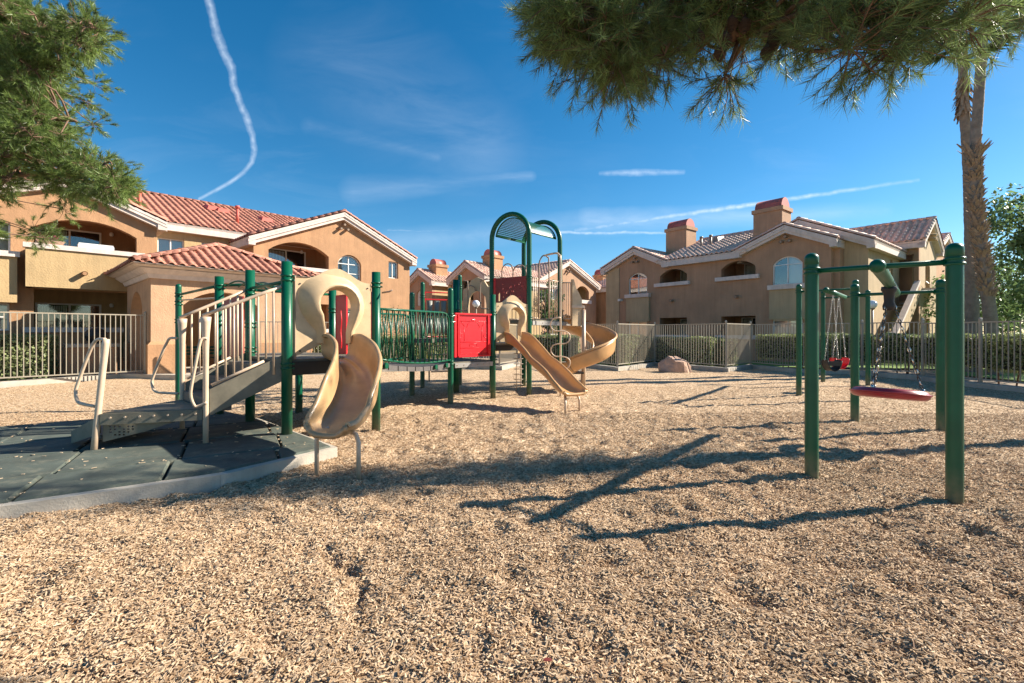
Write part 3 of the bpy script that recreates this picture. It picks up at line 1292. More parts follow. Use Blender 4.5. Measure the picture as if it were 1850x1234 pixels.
def recess(parent, x0, x1, h0, h1, y, depth, mat, door=True, doorx=None, side_door=True):
    """room-like recess of a balcony or patio behind the wall opening, with a sliding glass door in it"""
    m = MB()
    X0, X1, T = x0 - .25, x1 + .25, h1 + .12
    Y = y + depth
    m.box(X0, X1, Y, Y + .1, h0, T)
    m.box(X0 - .1, X0, y + .01, Y + .1, h0, T)
    m.box(X1, X1 + .1, y + .01, Y + .1, h0, T)
    m.box(X0 - .1, X1 + .1, y + .01, Y + .1, T, T + .1)
    m.box(X0 - .1, X1 + .1, y + .01, Y + .1, h0 - .1, h0)
    m.build('balcony_recess', mat, parent)
    if door:
        a, b = doorx or (x0 + (x1 - x0) * .12, x0 + (x1 - x0) * .62)
        f = MB()
        f.slab(rect(a, b, h0 + .02, h0 + 2.1), [rect(a + .06, (a + b) / 2 - .03, h0 + .08, h0 + 2.04), rect((a + b) / 2 + .03, b - .06, h0 + .08, h0 + 2.04)], Y - .07, Y - .01)
        d = f.build('sliding_door', WHITE, parent)
        MB().box(a + .05, b - .05, Y - .045, Y - .04, h0 + .07, h0 + 2.05).build('pane', GLASS, d)
        MB().box(a + .05, b - .05, Y - .008, Y - .004, h0 + .07, h0 + 2.05).build('unlit_room_sheet', DARKIN, d)  # dark sheet standing in for the unlit room behind the door
        mm = MB()
        for k in range(12):
            xx = a + .1 + ((b - a) / 2 - .15) * k / 12
            mm.add([(xx, Y - .03, h0 + .1), (xx + .05, Y - .012, h0 + .1), (xx + .05, Y - .012, h0 + 2), (xx, Y - .03, h0 + 2)], [(0, 1, 2, 3)])
        mm.build('blind', BLIND, d)
    lp = MB()
    lp.lathe([(0, 0), (.05, .0), (.075, .05), (.07, .12), (.04, .16), (0, .17)], (x1 - .5, Y - .09, h0 + 2.0), 10)
    lp.build('wall_lamp', GLOBE, parent)


def pipes(parent, px, h, y, mat=None, n=3, r=.07):
    """clay vent pipes standing out of the wall under a gable"""
    pos = [(-.18, 0), (.18, 0), (0, .22)][:n] if n > 1 else [(0, 0)]
    for dx, dh in pos:
        m = MB()
        m.tube([(px + dx, y + .02, h + dh), (px + dx, y - .22, h + dh - .02)], r, 10, caps=False)
        m.tube([(px + dx, y - .22, h + dh - .02), (px + dx, y + .0, h + dh)], r * .8, 10, caps=True)
        m.build('vent_pipe', mat or BROWNM, parent)


def chimney(parent, x0, x1, y0, y1, h0, h1, mat, axis='x'):
    m = MB()
    m.box(x0, x1, y0, y1, h0, h1)
    c = m.build('chimney', mat, parent)
    m = MB()
    m.box(x0 - .07, x1 + .07, y0 - .07, y1 + .07, h1 - .22, h1 - .02)
    m.build('chimney_collar', mat, c)
    m = MB()
    n = 10
    a0, a1, b0, b1 = (y0 + .06, y1 - .06, x0 + .05, x1 - .05) if axis == 'x' else (x0 + .06, x1 - .06, y0 + .05, y1 - .05)
    cc, hw = (a0 + a1) / 2, (a1 - a0) / 2
    for e, b in enumerate((b0, b1)):
        for k in range(n + 1):
            t = math.pi * k / n
            q = cc + hw * math.cos(t)
            m.v.append((b, q, h1 + .0 + hw * 1.0 * math.sin(t)) if axis == 'x' else (q, b, h1 + hw * math.sin(t)))
    for k in range(n):
        m.f.append((k, k + 1, n + 2 + k, n + 1 + k))
        m.s.append(True)
    m.f += [tuple(range(n + 1)), tuple(range(2 * n + 1, n, -1))]
    m.s += [False, False]
    m.build('chimney_cap', CAPRED, c)


def ledge(parent, x0, x1, h, y, out=.16, t=.17, name='ledge'):
    m = MB()
    m.box(x0, x1, y - out, y + .02, h - t, h)
    m.build(name, TRIM, parent)


# ------------------------------------------------------------------ left apartment block
LB = Frame(LA, LI, 22.0)
lb = thing('apartment_building', 'long orange stucco apartment block at left with arched balcony gable and red tiled roof', 'building', mat=LB.mat)
# wing with the big gable
wx0, wx1 = LB.x(458), LB.x(740)
wxa = LB.x(618)
WE, WA = 5.62, 7.35
bx0, _ = LB.at(485, 500)
bx1, _ = LB.at(594, 500)
hb = LB.at(540, 482)[1]
wa0, wh0 = LB.at(610.5, 505)
wa1, wh1 = LB.at(652.5, 464)
ww0, wk0 = LB.at(702, 502)
ww1, wk1 = LB.at(719.5, 474)
gx0, gx1 = bx0, bx1
wall_o = [(wx0, -.1), (wx1, -.1), (wx1, WE - .05), (wxa, WA - .1), (wx0, WE - .05)]
holes = [arch(bx0, bx1, hb - .02, LB.at(594, 464)[1], LB.at(540, 449)[1] + .28), arch(wa0, wa1, wh0 - .55, wh1 - .42, wh1 + .02), rect(ww0, ww1, wk0, wk1),
         rect(bx0, bx1, 1.55, 2.75), rect(wa0, wa1, 1.2, 2.6)]
MB().slab(wall_o, holes, 0, .3).build('gable_wall', STUCCO, lb)
MB().box(wx0, wx0 + .25, .302, 9.0, -.1, WE - .05).build('side_wall', STUCCO, lb)
MB().box(wx1 - .25, wx1, .302, 9.0, -.1, WE - .05).build('side_wall', STUCCO, lb)
recess(lb, bx0, bx1, hb - 1.05, LB.at(540, 449)[1] + .3, .302, 1.7, STUCCO, doorx=(bx0 + .55, bx0 + 2.5))
recess(lb, bx0, bx1, .4, 2.75, .302, 1.7, STUCCO)
window(lb, wa0, wa1, wh0 - .55, wh1, .1, rise=.42, cols=2, rows=2)
window(lb, ww0, ww1, wk0, wk1, .08, cols=2)
window(lb, wa0, wa1, 1.2, 2.6, .08, cols=2)
ledge(lb, bx0 - .15, bx1 + .35, hb + .0, 0, .14, .17)
ledge(lb, bx0 - .15, bx1 + .35, 1.55, 0, .14, .17)
gable_roof(lb, wx0, wx1, 0, 9.0, WE, WA, 'y', TILE, single_caps=True, apex=wxa, ends=(True, False))
pipes(lb, wxa + .05, LB.at(618, 414)[1], 0)
# recessed beige wall with two windows, under the main roof
S3Y = 2.2
s3a, s3b = LB.x(283, S3Y), wx0 + .02
w1 = (*LB.at(284.5, 461, S3Y), *LB.at(333, 434, S3Y))
w2 = (*LB.at(364, 462, S3Y), *LB.at(421, 444, S3Y))
MB().slab(rect(s3a - .3, s3b, -.1, 6.15), [rect(w1[0], w1[2], w1[1] - .3, w1[3]), rect(w2[0], w2[2], w2[1] - .3, w2[3]), rect(w1[0], w1[2], 1.0, 2.4)], S3Y, S3Y + .3).build('recessed_wall', STUCCO_B, lb)
window(lb, w1[0], w1[2], w1[1] - .3, w1[3], S3Y + .06)
window(lb, w2[0], w2[2], w2[1] - .3, w2[3], S3Y + .06)
window(lb, w1[0], w1[2], 1.0, 2.4, S3Y + .06)
gable_roof(lb, -9.0, wxa + 1.2, S3Y, 13.0, 6.15, 8.42, 'x', TILE, apex=7.6, ends=(False, False), sides=(True, True))
# balcony gable at the left
S2Y = .7
S2E, S2A = 5.85, 6.85
x2a, x2b = -1.15, LB.x(283, S2Y)
ax0, ax1 = LB.x(61, S2Y), LB.x(247, S2Y)
hh0 = LB.at(45, 437)[1] - .02
hpar = LB.at(45, 437)[1]
hbot = LB.at(45, 517)[1]
harch = LB.at(150, 398, S2Y)[1]
MB().slab([(x2a, -.1), (x2b, -.1), (x2b, S2E), (1.5, S2A), (x2a, S2E)],
          [arch(ax0, ax1, hh0 - .35, harch - .42, harch), rect(ax0, ax1, .42, hbot - .02), rect(-1.02, LB.x(19, S2Y), LB.at(10, 459, S2Y)[1], LB.at(10, 402, S2Y)[1]),
           rect(-1.02, LB.x(17, S2Y), LB.at(8, 597, S2Y)[1], LB.at(8, 548, S2Y)[1])], S2Y, S2Y + .3).build('gable_wall', STUCCO, lb)
MB().box(x2b - .25, x2b, S2Y + .302, S3Y - .001, -.1, S2E).build('side_wall', STUCCO, lb)
recess(lb, ax0, ax1, hh0 - 1.05, harch + .05, S2Y + .302, 1.8, STUCCO, doorx=(ax0 + .1, ax0 + 1.95))
recess(lb, ax0, ax1, .4, hbot, S2Y + .302, 1.8, STUCCO_B, doorx=(ax0 + .1, ax0 + 1.95))
window(lb, -1.02, LB.x(19, S2Y), LB.at(10, 459, S2Y)[1], LB.at(10, 402, S2Y)[1], S2Y + .05, rows=2)
window(lb, -1.02, LB.x(17, S2Y), LB.at(8, 597, S2Y)[1], LB.at(8, 548, S2Y)[1], S2Y + .05, rows=2)
gable_roof(lb, x2a, x2b, S2Y, 6.0, S2E, S2A, 'y', TILE, single_caps=True, apex=1.5, ends=(True, False))
# parapet of the upper balcony, standing out of the wall
p0_, p1_ = LB.x(46), LB.x(258)
m = MB().box(p0_, p1_, 0, .16, hbot, hpar - .16)
m.box(p0_, p0_ + .16, .16, S2Y, hbot, hpar - .16)
m.box(p1_ - .16, p1_, .16, S2Y, hbot, hpar - .16)
m.box(p0_ + .02, p1_ - .02, .161, S2Y + .1, hbot, hbot + .12)
m.build('balcony_parapet', STUCCO_B, lb)
m = MB().box(p0_ - .06, p1_ + .06, -.06, .22, hpar - .159, hpar)
m.build('parapet_ledge', TRIM, lb)
pipes(lb, LB.x(152), LB.at(152, 494)[1], 0, STUCCO, n=1, r=.08)
# low patio wall below it
q0, q1 = LB.x(45), LB.x(219)
hp = LB.at(130, 592.5)[1] + .02
MB().box(q0 + .1, q1, .05, .25, -.1, hp - .17).build('patio_wall', STUCCO, lb)
MB().box(q0 - .05, q1 + .08, -.02, .32, hp - .169, hp).build('patio_ledge', TRIM, lb)
# bump-out left of it with ledge
b0, b1 = -3.2, LB.x(31, .25)
MB().box(b0, b1, .25, .7 - .002, LB.at(10, 546, .25)[1], LB.at(10, 463, .25)[1]).build('window_bay', STUCCO_B, lb)
MB().box(b0, b1 + .06, .16, .7, LB.at(10, 463, .25)[1] + .001, LB.at(10, 453, .25)[1]).build('bay_ledge', TRIM, lb)
MB().box(b0, -1.16, S2Y + .05, S2Y + .3, -.1, 6.1).build('end_wall', STUCCO, lb)
for px_, py_, yy_ in ((252, 352, 4.0), (429, 380, 3.6)):
    x_, h_ = LB.at(px_, py_, yy_)
    m = MB()
    m.tube([(x_, yy_, h_ - .7), (x_, yy_, h_ + .12)], .07, 10)
    m.tube([(x_, yy_, h_ + .1), (x_, yy_, h_ + .22)], .11, 10)
    m.build('roof_vent', PIPE, lb)
for px_, py_, yy_ in ((400, 378, 6.0), (478, 396, 5.5), (382, 378, 6.2)):
    x_, h_ = LB.at(px_, py_, yy_)
    sl_ = .42
    hr = 6.15 + (yy_ - S3Y) * sl_ + .10
    m = MB()
    m.hexa([(x_ - .3, yy_ - .45, hr - .19 + .0), (x_ + .3, yy_ - .45, hr - .19), (x_ + .3, yy_ + .3, hr + .12), (x_ - .3, yy_ + .3, hr + .12),
            (x_ - .22, yy_ - .38, hr + .02), (x_ + .22, yy_ - .38, hr + .02), (x_ + .22, yy_ + .3, hr + .2), (x_ - .22, yy_ + .3, hr + .2)])
    m.build('roof_louver', PIPE, lb)

# things kept on the upper balcony ledge
fp = thing('flower_planter', 'wooden planter with pink flowers on the left upper balcony ledge', 'planter', mat=LB.mat @ Matrix.Translation((LB.x(92), .08, hpar)))
m = MB()
m.hexa([(-.28, -.11, 0), (.28, -.11, 0), (.28, .11, 0), (-.28, .11, 0), (-.36, -.14, .13), (.36, -.14, .13), (.36, .14, .13), (-.36, .14, .13)])
m.build('box', SAND, fp)
m = MB()
for k in range(40):
    a = rnd.uniform(0, 6.28)
    c = Vector((rnd.uniform(-.25, .25), rnd.uniform(-.08, .08), .13))
    m.tube([c, c + Vector((math.cos(a) * .08, math.sin(a) * .08, rnd.uniform(.05, .16)))], [.012, .003], 4)
m.build('leaves', HEDGEL, fp)
m = MB()
for k in range(9):
    m.lathe([(0, -.03), (.035, -.015), (.045, .01), (.02, .035), (0, .035)], (rnd.uniform(.02, .2), rnd.uniform(-.06, .06), .26 + rnd.uniform(-.04, .05)), 7)
m.build('flowers', M('pink_flowers', (.62, .05, .20), .6), fp)
st = thing('balcony_cushion', 'white folded mat lying on the left upper balcony ledge', 'mat', mat=LB.mat @ Matrix.Translation((LB.x(174), .08, hpar)))
m = MB()
m.box(-.48, .48, -.14, .14, .0, .11)
m.box(-.46, .46, -.13, .13, .112, .16)
m.build('mat_body', WHITE, st)

# ------------------------------------------------------------------ pavilion in front of it
PV = Frame(LA, LI, 17.5)
pv = thing('pavilion', 'small pink stucco pavilion with arched openings and a clay tiled pyramid roof', 'pavilion', mat=PV.mat)
ux0, ux1, uy1 = 2.98, 7.55, 4.0
PE = 3.15
for (x0_, x1_) in ((ux0, ux1),):
    o1 = arch(PV.x(331), PV.x(468), -.12, 2.25, 2.72)
    MB().slab(rect(ux0, ux1, -.1, PE), [[(o1[0][0], -.05), (o1[1][0], -.05)] + o1[2:]], 0, .45).build('front_wall', STUCCO_P, pv)
    MB().slab(rect(ux0, ux1, -.1, PE), [[(o1[0][0] + .3, -.05), (o1[1][0] + .3, -.05)] + [(a + .3, b) for a, b in o1[2:]]], uy1 - .45, uy1).build('back_wall', STUCCO_P, pv)
side_o = arch(1.3, 3.3, -.05, 2.2, 2.75)
for xs_ in (ux0, ux1 - .45):
    MB().slab([(.451, -.1), (uy1 - .451, -.1), (uy1 - .451, PE), (.451, PE)], [side_o], xs_, xs_ + .45, fr=lambda a, b, c: (b, a, c)).build('side_wall', STUCCO_P, pv)
# wider column bases with sloped tops
ob = PV.x(331)
oc = PV.x(468)
for (a, b, c, d) in ((ux0, ob, 0, .45), (oc, ux1, 0, .45), (ux0, ob, uy1 - .45, uy1)):
    m = MB()
    e = .09
    m.box(a - e, b + e * .6, c - e, d + e, -.1, 1.02)
    q = [(a - e, c - e), (b + e * .6, c - e), (b + e * .6, d + e), (a - e, d + e)]
    q2 = [(a + .002, c + .002), (b - .002, c + .002), (b - .002, d - .002), (a + .002, d - .002)]
    m.hexa([(x_, y_, 1.02) for x_, y_ in q] + [(x_, y_, 1.12) for x_, y_ in q2])
    m.build('column_base', STUCCO, pv)
m = MB()
for e, h0_, h1_ in ((.12, PE - .12, PE + .02), (.30, PE + .02, PE + .16), (.46, PE + .161, PE + .24)):
    m.hexa([(ux0 - e * .5, -e * .5, h0_), (ux1 + e * .5, -e * .5, h0_), (ux1 + e * .5, uy1 + e * .5, h0_), (ux0 - e * .5, uy1 + e * .5, h0_),
            (ux0 - e, -e, h1_), (ux1 + e, -e, h1_), (ux1 + e, uy1 + e, h1_), (ux0 - e, uy1 + e, h1_)])
m.build('eave_moulding', TRIM, pv)
ov = .52
X0, X1, Y0, Y1 = ux0 - ov, ux1 + ov, -ov, uy1 + ov
xc_, yc_, hp_ = (X0 + X1) / 2, (Y0 + Y1) / 2, 4.52
EH = PE + .26
m = MB()
m.add([(X0, Y0, EH), (X1, Y0, EH), (X1, Y1, EH), (X0, Y1, EH), (xc_, yc_, hp_)], [(0, 1, 4), (1, 2, 4), (2, 3, 4), (3, 0, 4), (3, 2, 1, 0)])
m.build('roof_deck', TRIM, pv)
mats = []
for (p, ux_, w_, run) in (((X0, Y0, EH), (1, 0, 0), X1 - X0, yc_ - Y0), ((X1, Y0, EH), (0, 1, 0), Y1 - Y0, X1 - xc_),
                          ((X0, Y1, EH), (0, -1, 0), Y1 - Y0, xc_ - X0), ((X1, Y1, EH), (-1, 0, 0), X1 - X0, Y1 - yc_)):
    ux_ = Vector(ux_)
    inw = Vector((-ux_.y, ux_.x, 0))
    us_ = (inw * run + Vector((0, 0, hp_ - EH))).normalized()
    L_ = math.hypot(run, hp_ - EH)
    part = tile_mats(p, ux_, us_, w_, L_, keep=lambda x, s, w_=w_, L_=L_: (x / (w_ / 2) > s / L_ - .02) and ((w_ - x) / (w_ / 2) > s / L_ - .02), ex=.33, sp=.27)
    mats += part
place_tiles('roof_tile', pv, mats[:260], TPV, TPF, TILE, True)
place_tiles('roof_tile', pv, mats[260:], TPV, TPF, TILE, False)
caps = []
for c in ((X0, Y0), (X1, Y0), (X1, Y1), (X0, Y1)):
    caps += cap_mats((c[0], c[1], EH + .05), (xc_, yc_, hp_ + .07), ex=.33)
place_tiles('ridge_tile', pv, caps, CPV, CPF, TILE, True)
bn = thing('pavilion_bench', 'dark green bench standing inside the pavilion', 'bench', mat=PV.mat @ Matrix.Translation((5.3, 2.6, 0)))
for k in range(4):
    MB().box(-.8, .8, -.25 + k * .12, -.15 + k * .12, .43, .46).build('seat_slat', GREEND, bn)
for k in range(3):
    MB().box(-.8, .8, .26, .29, .55 + k * .12, .64 + k * .12).build('back_slat', GREEND, bn)
for sx in (-.65, .65):
    MB().tube([(sx, -.2, 0), (sx, -.2, .42), (sx, .2, .43), (sx, .28, .9)], .025, 8).build('leg', GREEND, bn)

# ------------------------------------------------------------------ right apartment block
RB = Frame(RA, RI, 24.0)
rb = thing('apartment_building', 'shaded brown stucco apartment block at right with two chimneys and outside stairs', 'building', mat=RB.mat)
RE = 5.62
gxa0, gxa1, gxap = RB.x(1096), RB.x(1201), RB.x(1149)
g2a0, g2a1, g2ap = -11.25, -7.25, RB.x(1421)
hA1, hA2 = 6.55, 6.45


def rwin(px0, px1, pyb, pyt, y=0.0):
    xa, hb_ = RB.at((px0 + px1) / 2, pyb, y)
    _, ht = RB.at((px0 + px1) / 2, pyt, y)
    return RB.x(px0, y), RB.x(px1, y), hb_, ht


wA = rwin(1136, 1169, 532, 493)
wB = rwin(1396, 1450, 514, 463)
bA = rwin(1192, 1241, 514, 486)
bB = rwin(1303, 1365, 499, 471)
pA = (bA[0], bA[1], 1.2, RB.at(1216, 574)[1])
pB = (bB[0], bB[1], 1.2, RB.at(1334, 571)[1])
lA = (wA[0], wA[1], 1.0, RB.at(1152, 581)[1])
lB = (wB[0], wB[1], 1.0, RB.at(1423, 577)[1])
MB().slab([(gxa0, -.1), (-7.25, -.1), (-7.25, RE), (g2ap, hA2 - .08), (g2a0, RE), (gxa1, RE), (gxap, hA1 - .08), (gxa0, RE)],
          [arch(wA[0], wA[1], wA[2], wA[3] - .34, wA[3]), arch(wB[0], wB[1], wB[2], wB[3] - .36, wB[3]),
           arch(bA[0], bA[1], bA[2], bA[3] - .36, bA[3]), arch(bB[0], bB[1], bB[2], bB[3] - .36, bB[3]),
           rect(*pA), rect(*pB), rect(*lA), rect(*lB)], 0, .3).build('front_wall', STUCCO_R, rb)
window(rb, *wA, .03, rise=.34, cols=2, blindcols=lambda t: t > .48)
window(rb, *wB, .03, rise=.36, cols=2, blindcols=lambda t: t > .48)
window(rb, *lA, .03, cols=2)
window(rb, *lB, .03, cols=2)
for q_, h0_ in ((bA, bA[2] - 1.0), (bB, bB[2] - 1.0), (pA, .1), (pB, .1)):
    recess(rb, q_[0], q_[1], h0_, q_[3] + .02, .302, 1.8, STUCCO_R, doorx=(q_[1] - 1.5, q_[1] - .1) if q_ in (bB,) else (q_[0] + .1, q_[1] - .5))
# ledges and pop-out panels
for (a_, b_, hh) in ((RB.x(1184), RB.x(1247), RB.at(1215, 509)[1] - .04), (RB.x(1294), RB.x(1373), RB.at(1333, 498)[1] - .02),
                     (RB.x(1184), RB.x(1247), 1.24), (RB.x(1294), RB.x(1373), 1.24)):
    ledge(rb, a_, b_, hh, 0, .16, .20)
for (a_, b_, pyt, pyb) in ((1131, 1172, 531, 581), (1389.5, 1456, 513.5, 577)):
    x0_, x1_ = RB.x(a_, -.14), RB.x(b_, -.14)
    ht = RB.at((a_ + b_) / 2, pyt, -.14)[1]
    hb_ = RB.at((a_ + b_) / 2, pyb, -.14)[1]
    MB().box(x0_, x1_, -.14, -.001, hb_, ht - .22).build('window_bay', STUCCO_RB, rb)
    MB().box(x0_ - .05, x1_ + .05, -.24, -.002, ht - .219, ht).build('bay_ledge', TRIM, rb)
MB().box(gxa0 - .03, RB.x(1118.5, -.03), -.03, -.001, -.1, RE - .1).build('corner_strip', STUCCO_RB, rb)
MB().box(gxa0, gxa0 + .25, .302, 9.5, -.1, RE).build('side_wall', STUCCO_RB, rb)
gable_roof(rb, gxa0, gxa1, 0, 3.5, RE, hA1, 'y', TILE_P, apex=gxap, ends=(True, False), single_caps=True)
gable_roof(rb, g2a0, g2a1, 0, 4.5, RE, hA2, 'y', TILE_P, apex=g2ap, ends=(True, False), single_caps=True)
gable_roof(rb, gxa1 - .1, g2a0 + .1, 0, 9.3, RE, 7.38, 'x', TILE_P, ends=(False, False), sides=(True, False))
gable_roof(rb, gxa1 - .1, -10.3, 0, 9.3, RE, 7.38, 'x', TILE_P, ends=(False, False), sides=(False, True))
gable_roof(rb, g2a0 + .2, -10.3, 2.4, 6.9, 6.5, 7.36, 'x', TILE_P, o=.15, ends=(False, False), sides=(True, False))
# stepped-back bay right of the second gable
g3a0, g3a1, g3ap = -11.4, -6.1, -8.75
MB().slab([(-7.3, -.1), (g3a1, -.1), (g3a1, 5.5), (g3ap, 6.66), (g3a0, 5.5), (g3a0, 5.3), (-7.3, 5.3)], [], .8, 1.05).build('stepped_wall', STUCCO_RB, rb)
MB().box(-7.25, -7.0, .302, .799, -.1, RE).build('side_wall', STUCCO_R, rb)
MB().slab([(1.051, -.1), (6.0, -.1), (6.0, 5.5), (1.051, 5.5)], [rect(4.35, 4.75, 3.9, 4.9)], g3a1 - .25, g3a1, fr=lambda a, b, c: (b, a, c)).build('side_wall', STUCCO_RB, rb)
gable_roof(rb, g3a0, g3a1, .8, 6.0, 5.5, 6.75, 'y', TILE_P, apex=g3ap, ends=(True, False), single_caps=True)
# stair tower
tx1 = -5.34
tz = 6.05
MB().slab([(-7.0, -.1), (tx1, -.1), (tx1, tz), (-7.0, tz)], [rect(RB.x(1620, 6) + .0, RB.x(1651, 6), 2.95, RB.at(1635, 461, 6)[1])], 6.0, 6.25).build('tower_wall', STUCCO_R, rb)
MB().slab([(6.251, -.1), (10.1, -.1), (10.1, tz), (8.05, 7.15), (6.251, tz + .08)], [arch(7.4, 8.5, 3.6, 4.7, 5.1), rect(7.6, 8.4, .1, 2.1)], tx1 - .3, tx1, fr=lambda a, b, c: (b, a, c)).build('tower_gable_wall', STUCCO_RB, rb)
gable_roof(rb, -11.0, tx1, 6.0, 10.1, tz, 7.25, 'x', TILE_P, ends=(False, True), single_caps=True)
MB().box(-6.85, -5.6, 7.9, 8.0, 2.95, 5.2).build('door_recess', DOORM, rb)
MB().box(-7.0, -5.6, 6.26, 9.9, 2.85, 2.95).build('landing', CONC, rb)
for k, hh in enumerate((6.35, 6.15, 6.15)):
    MB().tube([(tx1 - .02, 8.05 + (-.18, .0, .18)[(k + 1) % 3], hh + .1), (tx1 + .35, 8.05 + (-.18, .0, .18)[(k + 1) % 3], hh + .04)], .08, 8).build('vent_pipe', STUCCO_RB, rb)
# block beyond the tower
MB().box(-14, -5.6, 10.2, 17, -.1, 5.9).build('far_wall', STUCCO, rb)
gable_roof(rb, -14, -5.6, 10.3, 17, 5.9, 7.2, 'x', TILE_P, ends=(False, True))
MB().box(gxa0 + .26, -7.3, 9.3, 9.55, -.1, RE).build('back_wall', STUCCO_R, rb)
# stairs against the side wall, with a sloped solid rail
sw0, sw1 = -6.05, -5.35
n = 16
for k in range(n):
    y_ = 1.7 + (6.0 - 1.7) * k / n
    h_ = .18 + (2.95 - .18) * (k + .5) / n
    MB().box(sw0, sw1 - .11, y_, y_ + .30, h_ - .06, h_).build('stair_tread', CONC, rb)
m = MB()
m.hexa([(sw1 - .1, 1.5, .15), (sw1, 1.5, .15), (sw1, 6.0, 2.9), (sw1 - .1, 6.0, 2.9), (sw1 - .1, 1.5, 1.1), (sw1, 1.5, 1.1), (sw1, 6.0, 3.8), (sw1 - .1, 6.0, 3.8)])
m.build('stair_rail_wall', STUCCO_RB, rb)
m = MB()
m.hexa([(sw1 - .16, 1.45, 1.08), (sw1 + .06, 1.45, 1.08), (sw1 + .06, 6.05, 3.81), (sw1 - .16, 6.05, 3.81), (sw1 - .16, 1.45, 1.22), (sw1 + .06, 1.45, 1.22), (sw1 + .06, 6.05, 3.97), (sw1 - .16, 6.05, 3.97)])
m.build('stair_rail_cap', TRIM, rb)
MB().box(sw1, sw1 + .55, 6.6, 8.6, 3.45, 3.6).build('tower_ledge', TRIM, rb)
# chimneys
for (a_, b_, yb, pyt, mt) in ((1203, 1240, 2.6, 414.5, STUCCO), (1361, 1413, 2.0, 381, STUCCO)):
    xx0, ht = RB.at(a_, pyt, yb)
    xx1 = RB.x(b_, yb)
    chimney(rb, xx0, xx1, yb, yb + 1.15, 5.2, ht + .02, STUCCO_R, 'x')
for px_ in (1267, 1284):
    x_ = RB.x(px_, 2.2)
    m = MB().tube([(x_, 2.2, 6.2), (x_, 2.2, 7.05)], .07, 8)
    m.tube([(x_, 2.2, 7.0), (x_, 2.2, 7.1)], .1, 8)
    m.build('roof_vent', BROWNM, rb)
x_ = RB.x(1294, 3.4)
MB().hexa([(x_ - .35, 3.0, 6.85), (x_ + .35, 3.0, 6.85), (x_ + .35, 3.8, 7.1), (x_ - .35, 3.8, 7.1), (x_ - .25, 3.1, 7.1), (x_ + .25, 3.1, 7.1), (x_ + .25, 3.8, 7.25), (x_ - .25, 3.8, 7.25)]).build('roof_louver', BROWNM, rb)
pipes(rb, gxap, RB.at(1150, 473)[1], 0, BROWNM)
pipes(rb, g2ap, RB.at(1421, 436)[1], 0, BROWNM)
pipes(rb, RB.x(1215), RB.at(1215, 543)[1], 0, BROWNM, n=1, r=.08)
pipes(rb, RB.x(1332), RB.at(1332, 536)[1], 0, BROWNM, n=1, r=.08)
x_, h_ = RB.at(1123, 543)
m = MB().box(x_ - .08, x_ + .08, -.28, -.0, h_ - .05, h_ + .09)
m.build('security_light', WHITE, rb)

# ------------------------------------------------------------------ middle apartment block
MF = Frame(LA, LI, 22.8)
mb = thing('apartment_building', 'tan stucco apartment block in the middle distance behind the climbing tower', 'building', mat=MF.mat)
g3 = (MF.x(974.5), MF.x(1077))
g3ap = MF.x(1025)
ME = 5.62
wb = (MF.x(1041), MF.x(1064), MF.at(1052, 543)[1], MF.at(1052, 519)[1])
MB().slab([(g3[0], -.1), (g3[1], -.1), (g3[1], ME), (g3ap, 7.1), (g3[0], ME)], [arch(wb[0], wb[1], wb[2], wb[3] - .35, wb[3] + .1), rect(wb[0], wb[1], 1.2, 2.4), rect(g3[0] + 1, g3[0] + 2.6, 1.2, 2.4), rect(g3[0] + 1, g3[0] + 2.6, 4.0, 5.2)], 0, .3).build('gable_wall', STUCCO_R, mb)
recess(mb, wb[0], wb[1], wb[2] - 1, wb[3] + .12, .302, 1.5, STUCCO_RB, door=False)
recess(mb, wb[0], wb[1], .2, 2.45, .302, 1.5, STUCCO_RB, door=False)
ledge(mb, wb[0] - .1, wb[1] + .2, wb[2] + .05, 0, .15, .3)
window(mb, g3[0] + 1, g3[0] + 2.6, 1.2, 2.4, .05)
window(mb, g3[0] + 1, g3[0] + 2.6, 4.0, 5.2, .05)
MB().box(g3[0], g3[0] + .25, .302, 9, -.1, ME).build('side_wall', STUCCO_RB, mb)
MB().box(g3[1] - .25, g3[1], .302, 9, -.1, ME).build('side_wall', STUCCO_RB, mb)
gable_roof(mb, g3[0], g3[1], 0, 9, ME, 7.3, 'y', TILE_P, apex=g3ap, ends=(True, False), single_caps=True)
pipes(mb, g3ap, MF.at(1025, 489)[1] - .1, 0)
# second part: gable end turned away from the sun
MB().slab([(-.0, -.1), (3.4, -.1), (3.4, 5.3), (1.7, 6.1), (0, 5.3)], [rect(1.1, 2.3, 3.6, 5.0)], 21.8, 22.05, fr=lambda a, b, c: (b, a - .3, c)).build('gable_wall', STUCCO_R, mb)
window(mb, 0, .1, 3.6, 3.7, 40, blind=False) if False else None
MB().box(22.051, g3[0] - .001, -.3, -.05, -.1, 5.3).build('front_wall', STUCCO_B, mb)
gable_roof(mb, 21.8, g3[0] + 1.5, -.3, 3.1, 5.3, 6.25, 'x', TILE_P, ends=(True, False), single_caps=True)
# third part, further back and left
MB().slab([(4.6, -.1), (7.4, -.1), (7.4, 5.3), (6.0, 5.95), (4.6, 5.3)], [arch(5.5, 6.5, 3.4, 4.3, 4.6)], 21.2, 21.45, fr=lambda a, b, c: (b, a, c)).build('gable_wall', STUCCO_R, mb)
MB().slab(arch(5.5, 6.5, 3.4, 4.3, 4.6), [], 21.30, 21.36, fr=lambda a, b, c: (b, a, c)).build('window_blind', BLIND, mb)
MB().box(21.451, 26, 4.6, 4.85, -.1, 5.3).build('front_wall', STUCCO_B, mb)
gable_roof(mb, 21.2, 26, 4.6, 7.4, 5.3, 6.07, 'x', TILE_P, ends=(True, False), single_caps=True)
gable_roof(mb, 25.5, g3ap, 2.5, 8, 5.7, 6.85, 'x', TILE_P, ends=(False, False))
